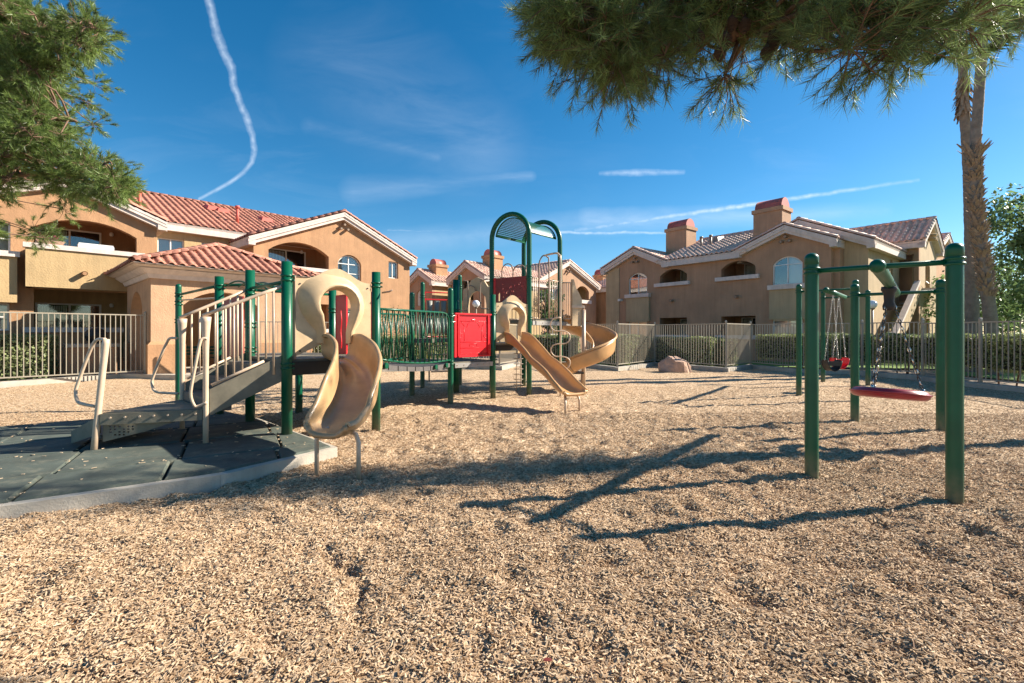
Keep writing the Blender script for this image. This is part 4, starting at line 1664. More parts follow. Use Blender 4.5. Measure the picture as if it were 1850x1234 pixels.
# lower piece linking both
MB().box(MF.x(803, 4.0), 24.5, 3.3, 3.6, -.1, 5.0).build('link_wall', STUCCO_B, mb)
MB().box(MF.x(803, 4.0), 24.5, 3.25, 3.601, 5.001, 5.25).build('eave_trim', TRIM, mb)
for (a_, b_, yb, pyt) in ((888.5, 908.5, .6, 459), (788, 808.5, 5.2, 476)):
    xx0, ht = MF.at(a_, pyt, yb)
    xx1 = MF.x(b_, yb)
    chimney(mb, xx0, xx1, yb, yb + .95, 5.0, ht, STUCCO, 'x')

# ------------------------------------------------------------------ far block between them
FF_ = Frame(RA, RI, 33.0)
fb = thing('apartment_building', 'orange brown apartment block just glimpsed left of the right block', 'building', mat=FF_.mat)
fx0, fx1 = FF_.x(1060), FF_.x(1110)
MB().box(fx0, fx1, 0, 6, -.1, 5.45).build('wall', STUCCO, fb)
gable_roof(fb, fx0, fx1, 0, 6, 5.5, 7.0, 'x', TILE_P, ends=(True, False))
xx0, ht = FF_.at(1072, 497, 1.5)
chimney(fb, xx0, FF_.x(1089, 1.5), 1.5, 2.8, 5.2, ht, STUCCO, 'x')

# ================================================================== FENCES
def share_mesh(key, builder, mat):
    if key not in PROTO:
        m = builder()
        me = bpy.data.meshes.new(key)
        me.from_pydata(m.v, [], m.f)
        me.polygons.foreach_set('use_smooth', m.s)
        me.materials.append(mat)
        PROTO[key] = me
    return PROTO[key]


def put(name, me, parent, mat4):
    o = bpy.data.objects.new(name, me)
    link(o, parent)
    o.matrix_local = mat4
    return o


PICK = share_mesh('picket', lambda: MB().box(-.0095, .0095, -.0095, .0095, 0, 1), FENCE)
POSTM = share_mesh('post', lambda: MB().box(-.028, .028, -.028, .028, 0, 1).hexa([(-.034, -.034, 1), (.034, -.034, 1), (.034, .034, 1), (-.034, .034, 1), (-.01, -.01, 1.03), (.01, -.01, 1.03), (.01, .01, 1.03), (-.01, .01, 1.03)]), FENCE)


def fence(pts, label, top, base=.13, first=True, group='tan metal picket fences round the play area', post_at=None):
    """pts: polyline of (x, y); one fence with posts at its corners and at intervals, two rails and pickets"""
    c = sum((Vector(p) for p in pts), Vector((0, 0))) / len(pts)
    t = thing('picket_fence', label, 'fence', (c.x, c.y, 0), group)
    pl = {'posts': []}
    posts = []
    for i in range(len(pts) - 1):
        a, b = Vector(pts[i]), Vector(pts[i + 1])
        L_ = (b - a).length
        n = max(1, round(L_ / 2.3))
        for k in range(n):
            p, q = a.lerp(b, k / n), a.lerp(b, (k + 1) / n)
            posts.append(p)
            d = (q - p).normalized()
            s = (q - p).length
            for z in (base + .10, top - .05):
                MB().bar((p.x + d.x * .03, p.y + d.y * .03, z), (q.x - d.x * .03, q.y - d.y * .03, z), .032, .032).build('rail', FENCE, t, world=True)
            np_ = max(1, round(s / .118))
            for j in range(1, np_):
                u = p.lerp(q, j / np_)
                ang = math.atan2(d.y, d.x)
                m4 = Matrix.Translation((u.x - c.x, u.y - c.y, base + .085)) @ Matrix.Rotation(ang, 4, 'Z') @ Matrix.Diagonal((1, 1, top - .05 - base - .085, 1))
                put('picket', PICK, t, m4)
    posts.append(Vector(pts[-1]))
    for p in (posts if first else posts[1:]):
        m4 = Matrix.Translation((p.x - c.x, p.y - c.y, .02)) @ Matrix.Diagonal((1, 1, top + .0, 1))
        put('post', POSTM, t, m4)
    return t


F = FL
fence([F[0], F[1], (-11.12, 14.12)], 'tan metal picket fence left of the pavilion, before the barbecue counter', 1.96)
fence([(-8.9, 14.45), (-5.2, 16.27), F[4]], 'tan metal picket fence behind the bridge of the play structure', 1.78)
fence([F[4], F[5], F[6]], 'picket fence corner standing behind the slide tower', 1.75, first=False)
fence([F[6], F[7], F[8]], 'picket fence corner on the kerb beside the spiral slide', 1.75, first=False)
fence([F[9 - 1], F[9], F[10], F[11]], 'picket fence behind the boulder with a bay jutting forward', 1.75, first=False)
fence([F[11], F[12], F[13], F[14]], 'picket fence before the long hedge behind the two swing sets', 1.74, first=False)
fence([F[14], F[15], F[16], (12.3, 7.2)], 'picket fence at the right edge of the playground before the palm trunks', 1.70, first=False)

# ================================================================== HEDGES, SHRUBS


def leaf_quads(P, N, size, jitter=.9, asp=.55):
    """small leaf faces at points P facing roughly N"""
    n = len(P)
    d = nrng.normal(size=(n, 3))
    nn = N + d * jitter
    nn /= np.linalg.norm(nn, axis=1)[:, None] + 1e-9
    t = np.cross(nn, nrng.normal(size=(n, 3)))
    t /= np.linalg.norm(t, axis=1)[:, None] + 1e-9
    b = np.cross(nn, t)
    s = size * nrng.uniform(.6, 1.4, n)[:, None]
    q = np.stack([P - t * s, P + b * s * asp, P + t * s, P - b * s * asp], 1)
    return q.reshape(-1, 3), np.arange(n * 4).reshape(n, 4)


def hedge(pts, w, h, label, name='hedge', group='clipped hedges beyond the fence', dens=650, size=.035, mat=None, ragged=.0, base=0.0, cat='hedge'):
    c = sum((Vector(p) for p in pts), Vector((0, 0))) / len(pts)
    t = thing(name, label, cat, (c.x, c.y, 0), group)
    Ps, Ns = [], []
    core = MB()
    for i in range(len(pts) - 1):
        a, b = Vector(pts[i]), Vector(pts[i + 1])
        L_ = (b - a).length
        d = (b - a).normalized()
        nn = Vector((-d.y, d.x))
        k = int(L_ * h * dens)
        for (sgn, cnt, mode) in ((1, k, 's'), (-1, k, 's'), (0, int(L_ * w * dens * 1.2), 't'), (1, int(w * h * dens), 'e'), (-1, int(w * h * dens), 'e')):
            for _ in range(cnt):
                u = rnd.random()
                if mode == 's':
                    p2 = a + d * (u * L_) + nn * (sgn * w / 2)
                    z = base + (h - base) * (rnd.random() ** (.75 if ragged else 1))
                    nrm = Vector((nn.x * sgn, nn.y * sgn, .2))
                elif mode == 't':
                    p2 = a + d * (u * L_) + nn * rnd.uniform(-w / 2, w / 2)
                    z = h
                    nrm = Vector((0, 0, 1))
                else:
                    p2 = (a if sgn < 0 else b) + nn * rnd.uniform(-w / 2, w / 2)
                    z = base + (h - base) * rnd.random()
                    nrm = Vector((d.x * sgn, d.y * sgn, .2))
                bulge = .09 * noise.noise(Vector((p2.x * 1.3, p2.y * 1.3, z * 1.3))) + .04 * noise.noise(Vector((p2.x * 4, p2.y * 4, z * 4)))
                dep = -abs(rnd.gauss(0, .045))
                q = Vector((p2.x, p2.y, z)) + nrm.normalized() * (bulge + dep)
                if z > h - .12 and mode != 't':
                    q -= Vector((nrm.x, nrm.y, 0)) * (.12 - (h - z)) * .5
                Ps.append(q)
                Ns.append(nrm)
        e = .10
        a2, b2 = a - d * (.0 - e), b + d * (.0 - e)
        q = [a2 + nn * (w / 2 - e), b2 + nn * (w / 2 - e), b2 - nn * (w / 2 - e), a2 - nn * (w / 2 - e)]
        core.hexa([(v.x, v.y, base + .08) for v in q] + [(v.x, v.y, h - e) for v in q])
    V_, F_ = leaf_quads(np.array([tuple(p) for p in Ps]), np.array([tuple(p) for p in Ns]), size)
    core.build('inner_core', HEDGEC, t, world=True)  # solid dark box filling the hedge behind its leaves
    np_mesh('foliage', V_, F_, mat or HEDGEL, t, nrng.random(len(F_)))
    # stems below
    m = MB()
    for i in range(len(pts) - 1):
        a, b = Vector(pts[i]), Vector(pts[i + 1])
        for k in range(max(2, int((b - a).length / .45))):
            p = a.lerp(b, rnd.random())
            m.tube([(p.x, p.y, -.1), (p.x + rnd.uniform(-.1, .1), p.y + rnd.uniform(-.1, .1), base + .35)], .02, 5)
    m.build('stems', BARK, t, world=True)
    return t


def bush(cx, cy, r, h, label, mat, n=1800, size=.03, group=None, name='shrub', up=.3):
    t = thing(name, label, 'shrub', (cx, cy, 0), group)
    P_, N_ = [], []
    for _ in range(n):
        v = Vector((rnd.gauss(0, 1), rnd.gauss(0, 1), rnd.gauss(0, 1))).normalized()
        rr = rnd.uniform(.55, 1.05) * (1 + .25 * noise.noise(v * 2.2 + Vector((cx, cy, 0))))
        P_.append((cx + v.x * r * rr, cy + v.y * r * rr, h * .5 + v.z * h * .5 * rr))
        N_.append((v.x, v.y, v.z + up))
    V_, F_ = leaf_quads(np.array(P_), np.array(N_), size, 1.0, .4)
    np_mesh('foliage', V_, F_, mat, t, nrng.random(len(F_)))
    m = MB()
    for k in range(7):
        a = rnd.uniform(0, 6.28)
        m.tube([(cx, cy, -.05), (cx + math.cos(a) * r * .4, cy + math.sin(a) * r * .4, h * .5), (cx + math.cos(a) * r * .7, cy + math.sin(a) * r * .7, h * .8)], [.03, .018, .008], 5)
    m.build('stems', BARK, t, world=True)
    return t


hedge([(-17.2, 11.7), (-13.75, 13.95)], 1.3, 1.30, 'grey green clipped hedge behind the fence at the left edge', size=.04)
hedge([(-7.5, 17.6), (-2.6, 20.2)], 1.0, 1.25, 'loose hedge behind the fence seen under the bridge railing', size=.04, dens=420)
hedge([(.7, 21.0), (3.0, 21.2)], 1.1, 1.25, 'short clipped hedge seen beneath the high deck of the tower', dens=420, size=.04)
hedge([(4.1, 18.6), (5.3, 20.4)], 1.0, 1.28, 'clipped hedge inside the fence corner right of the spiral slide', size=.04)
hedge([(5.95, 20.6), (8.15, 18.5)], 1.15, 1.18, 'rounded clipped hedge behind the sandstone boulder', size=.04)
hedge([(8.25, 18.9), (8.9, 18.95)], 1.1, 1.15, 'squarish hedge within the jutting bay of the picket fence', size=.04)
hedge([(9.9, 18.2), (10.6, 16.5), (12.1, 15.6)], 1.0, 1.32, 'sparse clipped hedge behind the far swing set, stems showing below', base=.35, ragged=1, size=.035)
hedge([(12.55, 15.3), (12.5, 11.7), (12.9, 8.0)], 1.0, 1.34, 'long clipped hedge with bare stems behind the near swing set', base=.4, ragged=1, size=.03, dens=800)
PALE = M('pale_grass_leaves', (.26, .24, .10), .6, .3, 3, rndvar=.4, trans=.3)
bush(-5.3, 19.6, 1.2, 2.5, 'pale yellow feathery shrub behind the bridge railing', PALE, 2600, .045)
bush(-3.6, 19.3, .8, 1.6, 'small yellow green shrub right of the feathery shrub', YELL, 1200, .035)
bush(-10.9, 17.9, .35, 1.2, 'small yellow leaved shrub between barbecue counter and pavilion', YELL, 700, .03)
bush(-7.6, 19.8, .9, 1.1, 'low dark green shrub seen through the pavilion arch', HEDGEL, 1200, .035)

# ================================================================== TREES


def brush_mesh(twigs, needles=46, nl=.10, nw=.0028, droop=.12):
    """needles round each twig: twigs is an array of (base xyz, direction xyz, length)"""
    tw = np.asarray(twigs)
    n = len(tw)
    B, D, L_ = tw[:, :3], tw[:, 3:6], tw[:, 6]
    B = np.repeat(B, needles, 0)
    D = np.repeat(D, needles, 0)
    L_ = np.repeat(L_, needles)
    k = n * needles
    s = nrng.uniform(.25, 1.02, k) * L_
    base = B + D * s[:, None]
    r_ = nrng.normal(size=(k, 3))
    r_ -= D * (r_ * D).sum(1)[:, None]
    r_ /= np.linalg.norm(r_, axis=1)[:, None] + 1e-9
    dirn = D * nrng.uniform(.55, 1.3, k)[:, None] + r_ * nrng.uniform(.5, 1.0, k)[:, None]
    dirn[:, 2] -= droop
    dirn /= np.linalg.norm(dirn, axis=1)[:, None]
    side = np.cross(dirn, nrng.normal(size=(k, 3)))
    side /= np.linalg.norm(side, axis=1)[:, None] + 1e-9
    ln = (nl * nrng.uniform(.65, 1.15, k))[:, None]
    V_ = np.stack([base - side * nw, base + side * nw, base + dirn * ln], 1).reshape(-1, 3)
    return V_, np.arange(k * 3).reshape(k, 3), np.repeat(nrng.random(n) * .6, needles) + nrng.random(k) * .4


def pine(label, trunk, limbs, clusters, spread, per, mat, needles=46, nl=.10, nw=.0028, cones=(), gr=None, droop=.12, tw_scale=1.0):
    """trunk: path with radii; limbs: list of paths; clusters: foliage clump centres"""
    t = thing('pine_tree', label, 'tree', (trunk[0][0], trunk[0][1], 0), gr)
    m = MB()
    tp = smooth_path([p[:3] for p in trunk], 5)
    rr = np.interp(np.linspace(0, 1, len(tp)), np.linspace(0, 1, len(trunk)), [p[3] for p in trunk])
    m.tube(tp, list(rr), 12)
    m.build('trunk', BARK, t, world=True)
    samp = []
    for lb_, r0, r1 in limbs:
        m = MB()
        lp = smooth_path(lb_, 6)
        q = [p + Vector((noise.noise(p * 1.1), noise.noise(p * 1.1 + Vector((5, 0, 0))), noise.noise(p * 1.1 + Vector((0, 9, 0))))) * .10 for p in lp]
        m.tube(q, list(np.linspace(r0, r1, len(q))), 8)
        m.build('limb', BARK, t, world=True)
        samp += q
    S = np.array([tuple(p) for p in samp])
    m = MB()
    tw = []
    for c in clusters:
        c = Vector(c)
        d = np.linalg.norm(S - np.array(c), axis=1)
        j = int(np.argmin(d + nrng.uniform(0, .25, len(d))))
        a = samp[j]
        mid = (a + c) / 2 + Vector((rnd.uniform(-.12, .12), rnd.uniform(-.12, .12), rnd.uniform(-.05, .2)))
        if (c - a).length > .1:
            m.tube(smooth_path([a, mid, c], 3), [.020, .018, .016, .014, .012, .010, .008], 5, caps=False)
        main = (c - a).normalized() if (c - a).length > .1 else Vector((0, 0, 1))
        for k in range(per):
            dv = (Vector((rnd.gauss(0, 1), rnd.gauss(0, 1), rnd.gauss(0, .8))).normalized() + main * .45 + Vector((0, 0, .05))).normalized()
            b = c + dv * rnd.uniform(0, spread * .65) + Vector((rnd.gauss(0, 1), rnd.gauss(0, 1), rnd.gauss(0, 1))) * spread * .16
            ln = rnd.uniform(.14, .28) * tw_scale
            m.tube([c + (b - c) * .2, b, b + dv * ln * .9], [.0045, .0035, .002], 3, caps=False)
            tw.append((*b, *dv, ln))
    m.build('twigs', BARK, t, world=True)
    V_, F_, rv = brush_mesh(tw, needles, nl, nw, droop)
    np_mesh('crown', V_, F_, mat, t, rv)
    for c in cones:
        m = MB()
        c = Vector(c)
        prof = [(0, -.055)]
        for i in range(6):
            r_ = .036 * math.sin(math.pi * (i + .8) / 7)
            prof += [(r_ * 1.15, -.05 + i * .017), (r_ * .8, -.043 + i * .017)]
        prof += [(0, .06)]
        m.lathe(prof, tuple(c), 8, smooth=False)
        m.tube([c + Vector((0, 0, .04)), c + Vector((.04, .03, .16))], .006, 4)
        m.build('pine_cone', CONE, t, world=True)
    return t


def interp(x, pts):
    return float(np.interp(x, [p[0] for p in pts], [p[1] for p in pts]))


# pine whose limbs reach over the playground from the right
low = [(975, 40), (1000, 95), (1025, 130), (1060, 168), (1110, 182), (1150, 182), (1185, 205), (1240, 218), (1300, 212), (1360, 200), (1400, 182), (1450, 158),
       (1480, 150), (1500, 178), (1530, 192), (1590, 190), (1640, 172), (1680, 160), (1710, 128), (1745, 110), (1780, 100), (1800, 60), (1815, 20), (1850, -60)]
cl = []
k = 0
while k < 175:
    px = rnd.uniform(985, 1830) if k % 6 else rnd.choice([rnd.uniform(985, 1180), rnd.uniform(1560, 1790)])
    ylow = interp(px, low)
    top = -45 if px > 1100 else -45 + (1100 - px) * .5
    py = ylow - 64 - (ylow - 64 - top) * rnd.random() ** 1.25
    if py < top:
        continue
    dens = noise.noise(Vector((px / 70, py / 50, 2)))
    if px > 1150 and ylow - 150 < py < ylow - 62 and rnd.random() < (.92 if dens < .12 else .3):
        continue
    cl.append(W(px, py, rnd.uniform(2.9, 3.3) if px < 1450 else rnd.uniform(2.45, 2.8)))
    k += 1
for _ in range(40):      # out of the frame towards its trunk
    t_ = rnd.random()
    cl.append(Vector((3.9 + 3.4 * t_, 2.3 - 1.6 * t_, rnd.uniform(4.5, 5.4))) + Vector((rnd.gauss(0, .4), rnd.gauss(0, .4), 0)))
limbs = [([(7.6, .8, 3.2), (6.2, 1.7, 4.4), (4.7, 2.7, 4.65), (3.5, 3.0, 4.25), (2.5, 3.1, 3.95), (1.4, 3.1, 3.75), (.6, 3.1, 3.6)], .075, .018),
         ([(4.7, 2.7, 4.65), (3.4, 3.0, 3.95), (2.4, 3.1, 3.5), (1.5, 3.1, 3.3)], .035, .010),
         ([(3.5, 3.0, 4.25), (2.9, 2.9, 3.8), (2.5, 2.8, 3.25)], .022, .008),
         ([(7.6, .8, 4.2), (6.6, 1.4, 5.6), (5.6, 2.2, 6.0)], .07, .02),
         ([(7.6, .8, 4.6), (8.4, 1.6, 6.0), (8.8, 2.2, 6.6)], .07, .02)]
cone_px = [(1345, 45), (1322, 42), (1450, 28), (1465, 22), (1385, 95), (1398, 78), (1300, 97), (1262, 68), (1398, 70), (1311, 72)]
pine('tall pine whose needled limbs overhang the playground from the upper right', [(7.65, .75, -.1, .24), (7.6, .8, 2.5, .2), (7.55, .85, 4.6, .15), (7.6, .8, 7.0, .06)],
     limbs, cl, .27, 16, NEEDLE, needles=50, nl=.105, nw=.0017, cones=[W(a, b, 2.9) for a, b in cone_px], tw_scale=.72)
cl = []
for _ in range(54):
    x = rnd.uniform(6.5, 12)
    s_ = rnd.uniform(4.4, 4.95)
    cl.append(Vector((x, s_ + .226 * x, rnd.uniform(5.4, 7.4))))
for _ in range(6):
    cl.append(W(rnd.uniform(1815, 1900), rnd.uniform(-60, 20), 6.4))
limbs = [([(10.8, 6.9, 4.2), (9.6, 6.7, 5.4), (8.2, 6.5, 6.1), (6.8, 6.1, 6.3)], .07, .02),
         ([(10.8, 6.9, 3.6), (9.4, 6.7, 4.7), (8.3, 6.6, 5.1)], .06, .015),
         ([(10.8, 6.9, 5.0), (11.6, 7.4, 6.4), (11.8, 7.7, 7.2)], .06, .02)]
pine('second pine past the right edge, its branches throwing shade across the chips', [(10.9, 7.0, -.1, .15), (10.8, 6.9, 2.5, .13), (10.7, 6.85, 5.0, .10), (10.9, 6.9, 8.0, .05)],
     limbs, cl, .42, 14, NEEDLE, needles=46, nl=.11, nw=.0028)

# pine at the left edge
right = [(-150, 20), (-60, 55), (0, 66), (14, 68), (32, 40), (40, 190), (55, 222), (72, 222), (100, 195), (135, 172), (150, 150), (185, 108), (205, 100), (218, 130),
         (232, 165), (252, 150), (272, 92), (285, 130), (292, 262), (312, 268), (335, 238), (352, 240), (375, 205), (388, 190), (400, 130), (410, 90)]
cl = []
k = 0
while k < 540:
    py = rnd.uniform(-190, 346)
    xr = interp(py, right) + 8
    px = rnd.uniform(-190, max(xr - 40, -150))
    if py > 360 and px < 10:
        continue
    if noise.noise(Vector((px / 75, py / 48, 4))) < -.12 and rnd.random() < .8:
        continue
    z = rnd.uniform(7.2, 8.9)
    cl.append(W(px, py - (12 if py > 340 else 0), z))
    k += 1
for _ in range(120):
    cl.append(Vector((rnd.uniform(-13.5, -9), rnd.uniform(6.5, 11), rnd.uniform(3.4, 8.5))))
limbs = [([(-11, 8.4, 2.6), (-9.6, 8.2, 3.7), (-8.2, 8.0, 4.1), (-6.9, 7.9, 4.2)], .09, .02),
         ([(-11, 8.4, 3.6), (-9.8, 8.1, 4.8), (-8.5, 7.9, 5.1), (-7.4, 7.9, 5.0)], .08, .02),
         ([(-11, 8.4, 4.6), (-9.6, 8.2, 6.0), (-8.3, 8.0, 6.4), (-7.0, 7.9, 6.6)], .08, .02),
         ([(-11, 8.4, 5.6), (-10, 8.1, 7.2), (-8.7, 8.0, 7.6)], .07, .02),
         ([(-11, 8.4, 3.2), (-12.3, 9.2, 4.6), (-13.2, 9.8, 5.6)], .08, .02)]
pine('bushy green pine filling the upper left corner before the apartments', [(-11.1, 8.4, -.1, .2), (-11, 8.4, 3, .17), (-10.9, 8.3, 6, .12), (-11, 8.4, 9, .05)],
     limbs, cl, .33, 18, NEEDLE_L, needles=58, nl=.115, nw=.0042, droop=-.06)


def leafy_tree(x, y, h, r, label, mat, n=9000, size=.06, trunk_h=.35, seed=1, sx=1.0):
    t = thing('leafy_tree', label, 'tree', (x, y, 0))
    rs = random.Random(seed)
    m = MB()
    m.tube([(x, y, -.1), (x + .05, y, h * .25), (x - .05, y + .05, h * .5), (x, y, h * .8)], [.14, .11, .08, .03], 9)
    m.build('trunk', BARK, t, world=True)
    m = MB()
    P_, N_ = [], []
    for c in range(46):
        v = Vector((rs.gauss(0, 1), rs.gauss(0, 1), rs.gauss(0, 1))).normalized()
        rr = rs.uniform(.35, 1.0)
        cc = Vector((x + v.x * r * sx * rr, y + v.y * r * rr, h * (.5 + trunk_h / 2) + v.z * h * (.5 - trunk_h / 2) * rr))
        base = Vector((x, y, min(cc.z - .3, h * .75) * .8))
        m.tube(smooth_path([base, (base + cc) / 2 + Vector((0, 0, .15)), cc], 3), [.035, .03, .026, .022, .018, .014, .008], 5, caps=False)
        cr = rs.uniform(.35, .75) * r * .55
        for _ in range(n // 46):
            w = Vector((rs.gauss(0, 1), rs.gauss(0, 1), rs.gauss(0, .8)))
            w = w.normalized() * rs.uniform(.2, 1.0) ** .6
            P_.append(tuple(cc + w * cr))
            N_.append((w.x, w.y, w.z + .4))
    m.build('limbs', BARK, t, world=True)
    V_, F_ = leaf_quads(np.array(P_), np.array(N_), size, 1.1, .5)
    np_mesh('crown', V_, F_, mat, t, nrng.random(len(F_)))
    return t


leafy_tree(20.6, 17.6, 7.2, 2.9, 'leafy green tree at the right edge beyond the fence and palms', TREEL, 15000, .085, .12, 4)
leafy_tree(23.5, 22.5, 5.2, 2.6, 'lower dark tree beyond the right edge tree', TREEL, 6000, .09, .1, 9)
leafy_tree(1.9, 24.5, 4.3, .75, 'slender small tree seen through the tower railing', TREEL, 3200, .06, .25, 6)
hedge([(18.2, 17.0), (24, 19.0)], 1.2, 1.2, 'yellow green hedge glowing beneath the tree at the right edge', mat=YELL, dens=220, size=.06)

# ---- palms


def palm(x0, y0, pts, r0, r1, label, boots=None, skirt=None, crown=True, seed=3):
    rs = random.Random(seed)
    t = thing('palm_tree', label, 'palm', (x0, y0, 0), 'fan palms beyond the fence')
    path = smooth_path(pts, 8)
    n = len(path)
    rad = []
    for i in range(n):
        f = i / (n - 1)
        rad.append((r0 + (r1 - r0) * f ** .6) * (1 + .035 * math.sin(i * 2.4)))
    # ringed trunk: resample finely
    fine, fr_ = [], []
    for i in range(n - 1):
        for k in range(4):
            s = k / 4
            fine.append(path[i].lerp(path[i + 1], s))
            fr_.append((rad[i] + (rad[i + 1] - rad[i]) * s) * (1 + .03 * rs.uniform(-1, 1)))
    m = MB().tube(fine, fr_, 16)
    m.build('trunk', PALMB, t, world=True)

    def at_h(h):
        for i in range(n - 1):
            if path[i].z <= h <= path[i + 1].z:
                s = (h - path[i].z) / (path[i + 1].z - path[i].z)
                return path[i].lerp(path[i + 1], s), rad[i] + (rad[i + 1] - rad[i]) * s
        return path[-1], rad[-1]
    if boots:
        V_, F_ = [], []
        for k in range(int((boots[1] - boots[0]) * 105)):
            h = rs.uniform(*boots)
            c, r_ = at_h(h)
            a = rs.uniform(0, 6.283)
            o_ = Vector((math.cos(a), math.sin(a), 0))
            s_ = Vector((-math.sin(a), math.cos(a), 0))
            big = 1 + (1.0 if h > boots[1] - .3 else 0)
            p = c + o_ * (r_ * .95)
            ln = rs.uniform(.10, .24) * big
            w = rs.uniform(.035, .07)
            tilt = rs.uniform(-.35, .35)
            tip = p + o_ * (rs.uniform(.05, .17) * big) + Vector((0, 0, ln)) + s_ * tilt * ln
            b = len(V_)
            V_ += [p - s_ * w - Vector((0, 0, .03)), p + s_ * w - Vector((0, 0, .03)), tip + s_ * w * .5, tip - s_ * w * .5,
                   p - s_ * w - o_ * .03 + Vector((0, 0, .05)), p + s_ * w - o_ * .03 + Vector((0, 0, .05))]
            F_ += [(b, b + 1, b + 2, b + 3), (b + 5, b + 4, b + 3, b + 2), (b + 1, b + 5, b + 2, b + 2), (b + 4, b, b + 3, b + 3)]
        mm = MB()
        mm.v = [tuple(v) for v in V_]
        mm.f = [tuple(dict.fromkeys(f)) for f in F_]
        mm.s = [False] * len(mm.f)
        tag(mm.build('boot_stubs', PALMS, t, world=True), kind='stuff')
    if skirt:
        mm = MB()
        for k in range(90):
            h = rs.uniform(*skirt)
            c, r_ = at_h(h)
            a = rs.uniform(0, 6.283)
            o_ = Vector((math.cos(a), math.sin(a), 0))
            s_ = Vector((-math.sin(a), math.cos(a), 0))
            p = c + o_ * r_ * .9
            e = p + o_ * rs.uniform(.08, .22) - Vector((0, 0, rs.uniform(.2, .5)))
            mm.add([p - s_ * .06, p + s_ * .06, e + s_ * .03, e - s_ * .03], [(0, 1, 2, 3)])
        tag(mm.build('dry_skirt', PALMS, t, world=True), kind='stuff')
    if crown:
        top = path[-1]
        for k in range(26):
            a = 2.399 * k
            el = rs.uniform(-.35, 1.2)
            d = Vector((math.cos(a) * math.cos(el), math.sin(a) * math.cos(el), math.sin(el)))
            e = top + d * .75
            mm = MB().tube([top, top + d * .4, e], [.02, .015, .012], 5)
            nrm = d.cross(Vector((0, 0, 1))).normalized()
            up = nrm.cross(d).normalized()
            for j in range(22):
                b = math.radians(-100 + 200 * j / 21)
                fd = (d * math.cos(b) + nrm * math.sin(b)).normalized()
                L_ = .75 * rs.uniform(.85, 1.1)
                w = up.cross(fd).normalized() * .018
                tip = e + fd * L_ - Vector((0, 0, .18 * L_ * rs.uniform(.6, 1.6)))
                md = e + fd * L_ * .55
                mm.add([e - w * .4, e + w * .4, md + w, tip, md - w], [(0, 1, 2, 3, 4)])
            mm.build('frond', PALML, t, world=True)
    return t


palm(16.4, 16.6, [tuple(W(a, 600, 16.6).xy) + (h,) for a, h in ((1757, -.1), (1756, 2.2), (1754, 4.5), (1749, 7.5), (1742, 9.4), (1739, 11.6))], .235, .13,
     'left of two tall fan palm trunks rising behind the hedge, shaggy below its crown', skirt=(9.2, 10.6), seed=3)
palm(16.15, 15.6, [tuple(W(a, 600, 15.6).xy) + (h,) for a, h in ((1796, -.1), (1789, 1.9), (1775, 4.0), (1764, 5.6), (1761, 7.2), (1768, 9.2), (1774, 10.9), (1780, 11.8))], .205, .125,
     'right of two tall fan palm trunks, ragged old frond stubs halfway up', boots=(2.6, 7.5), seed=8)

# ================================================================== BOULDER, LAMPS, BARBECUE
bo = thing('boulder', 'reddish sandstone boulder lying against the far kerb', 'boulder', tuple(W(1222, 668, 16.6)))
bo.location.z = 0
bo.matrix_world = Matrix.Translation((5.75, 16.3, 0))
WM[bo.name] = bo.matrix_world.copy()
m = MB()
pv_, pf_ = [], []
na, nb = 20, 12
for j in range(nb + 1):
    for i in range(na):
        a, b = 2 * math.pi * i / na, math.pi * j / nb
        v = Vector((math.cos(a) * math.sin(b), math.sin(a) * math.sin(b), math.cos(b)))
        # flat facets: clamp against a few planes
        sc_ = 1.0
        for n_, d_ in (((.2, -.3, .93), .62), ((-.75, -.45, .4), .72), ((.8, -.5, .2), .66), ((.1, -.95, .1), .74), ((-.3, .6, .7), .7), ((.6, .1, .78), .66)):
            dd = v.dot(Vector(n_).normalized())
            if dd > 0:
                sc_ = min(sc_, d_ / dd)
        sc_ *= 1 + .06 * noise.noise(v * 3) + .02 * noise.noise(v * 9)
        pv_.append((v.x * .62 * sc_, v.y * .5 * sc_, .17 + v.z * .52 * sc_))
for j in range(nb):
    for i in range(na):
        i2 = (i + 1) % na
        pf_.append((j * na + i, (j + 1) * na + i, (j + 1) * na + i2, j * na + i2))
m.add(pv_, pf_)
m.build('stone', SAND, bo)


def lamp_post(px, py, z, label):
    c = W(px, py, z)
    t = thing('lamp_post', label, 'lamp', (c.x, c.y, 0), 'white globe lamps on short posts')
    MB().tube([(0, 0, 0), (0, 0, c.z - .16)], .04, 10).build('post', BROWNM, t)
    m = MB().lathe([(0, c.z - .2), (.09, c.z - .19), (.09, c.z - .14), (.05, c.z - .13)], n=14)
    m.build('collar', BROWNM, t)
    m = MB()
    m.lathe([(.17 * math.sin(math.pi * i / 12), c.z - .17 * math.cos(math.pi * i / 12)) for i in range(13)], n=20)
    m.build('globe', GLOBE, t)


lamp_post(860, 549, 21.5, 'white globe lamp seen above the bright red panel')
lamp_post(1576, 550, 18.5, 'white globe lamp between the swing posts before the stairs')

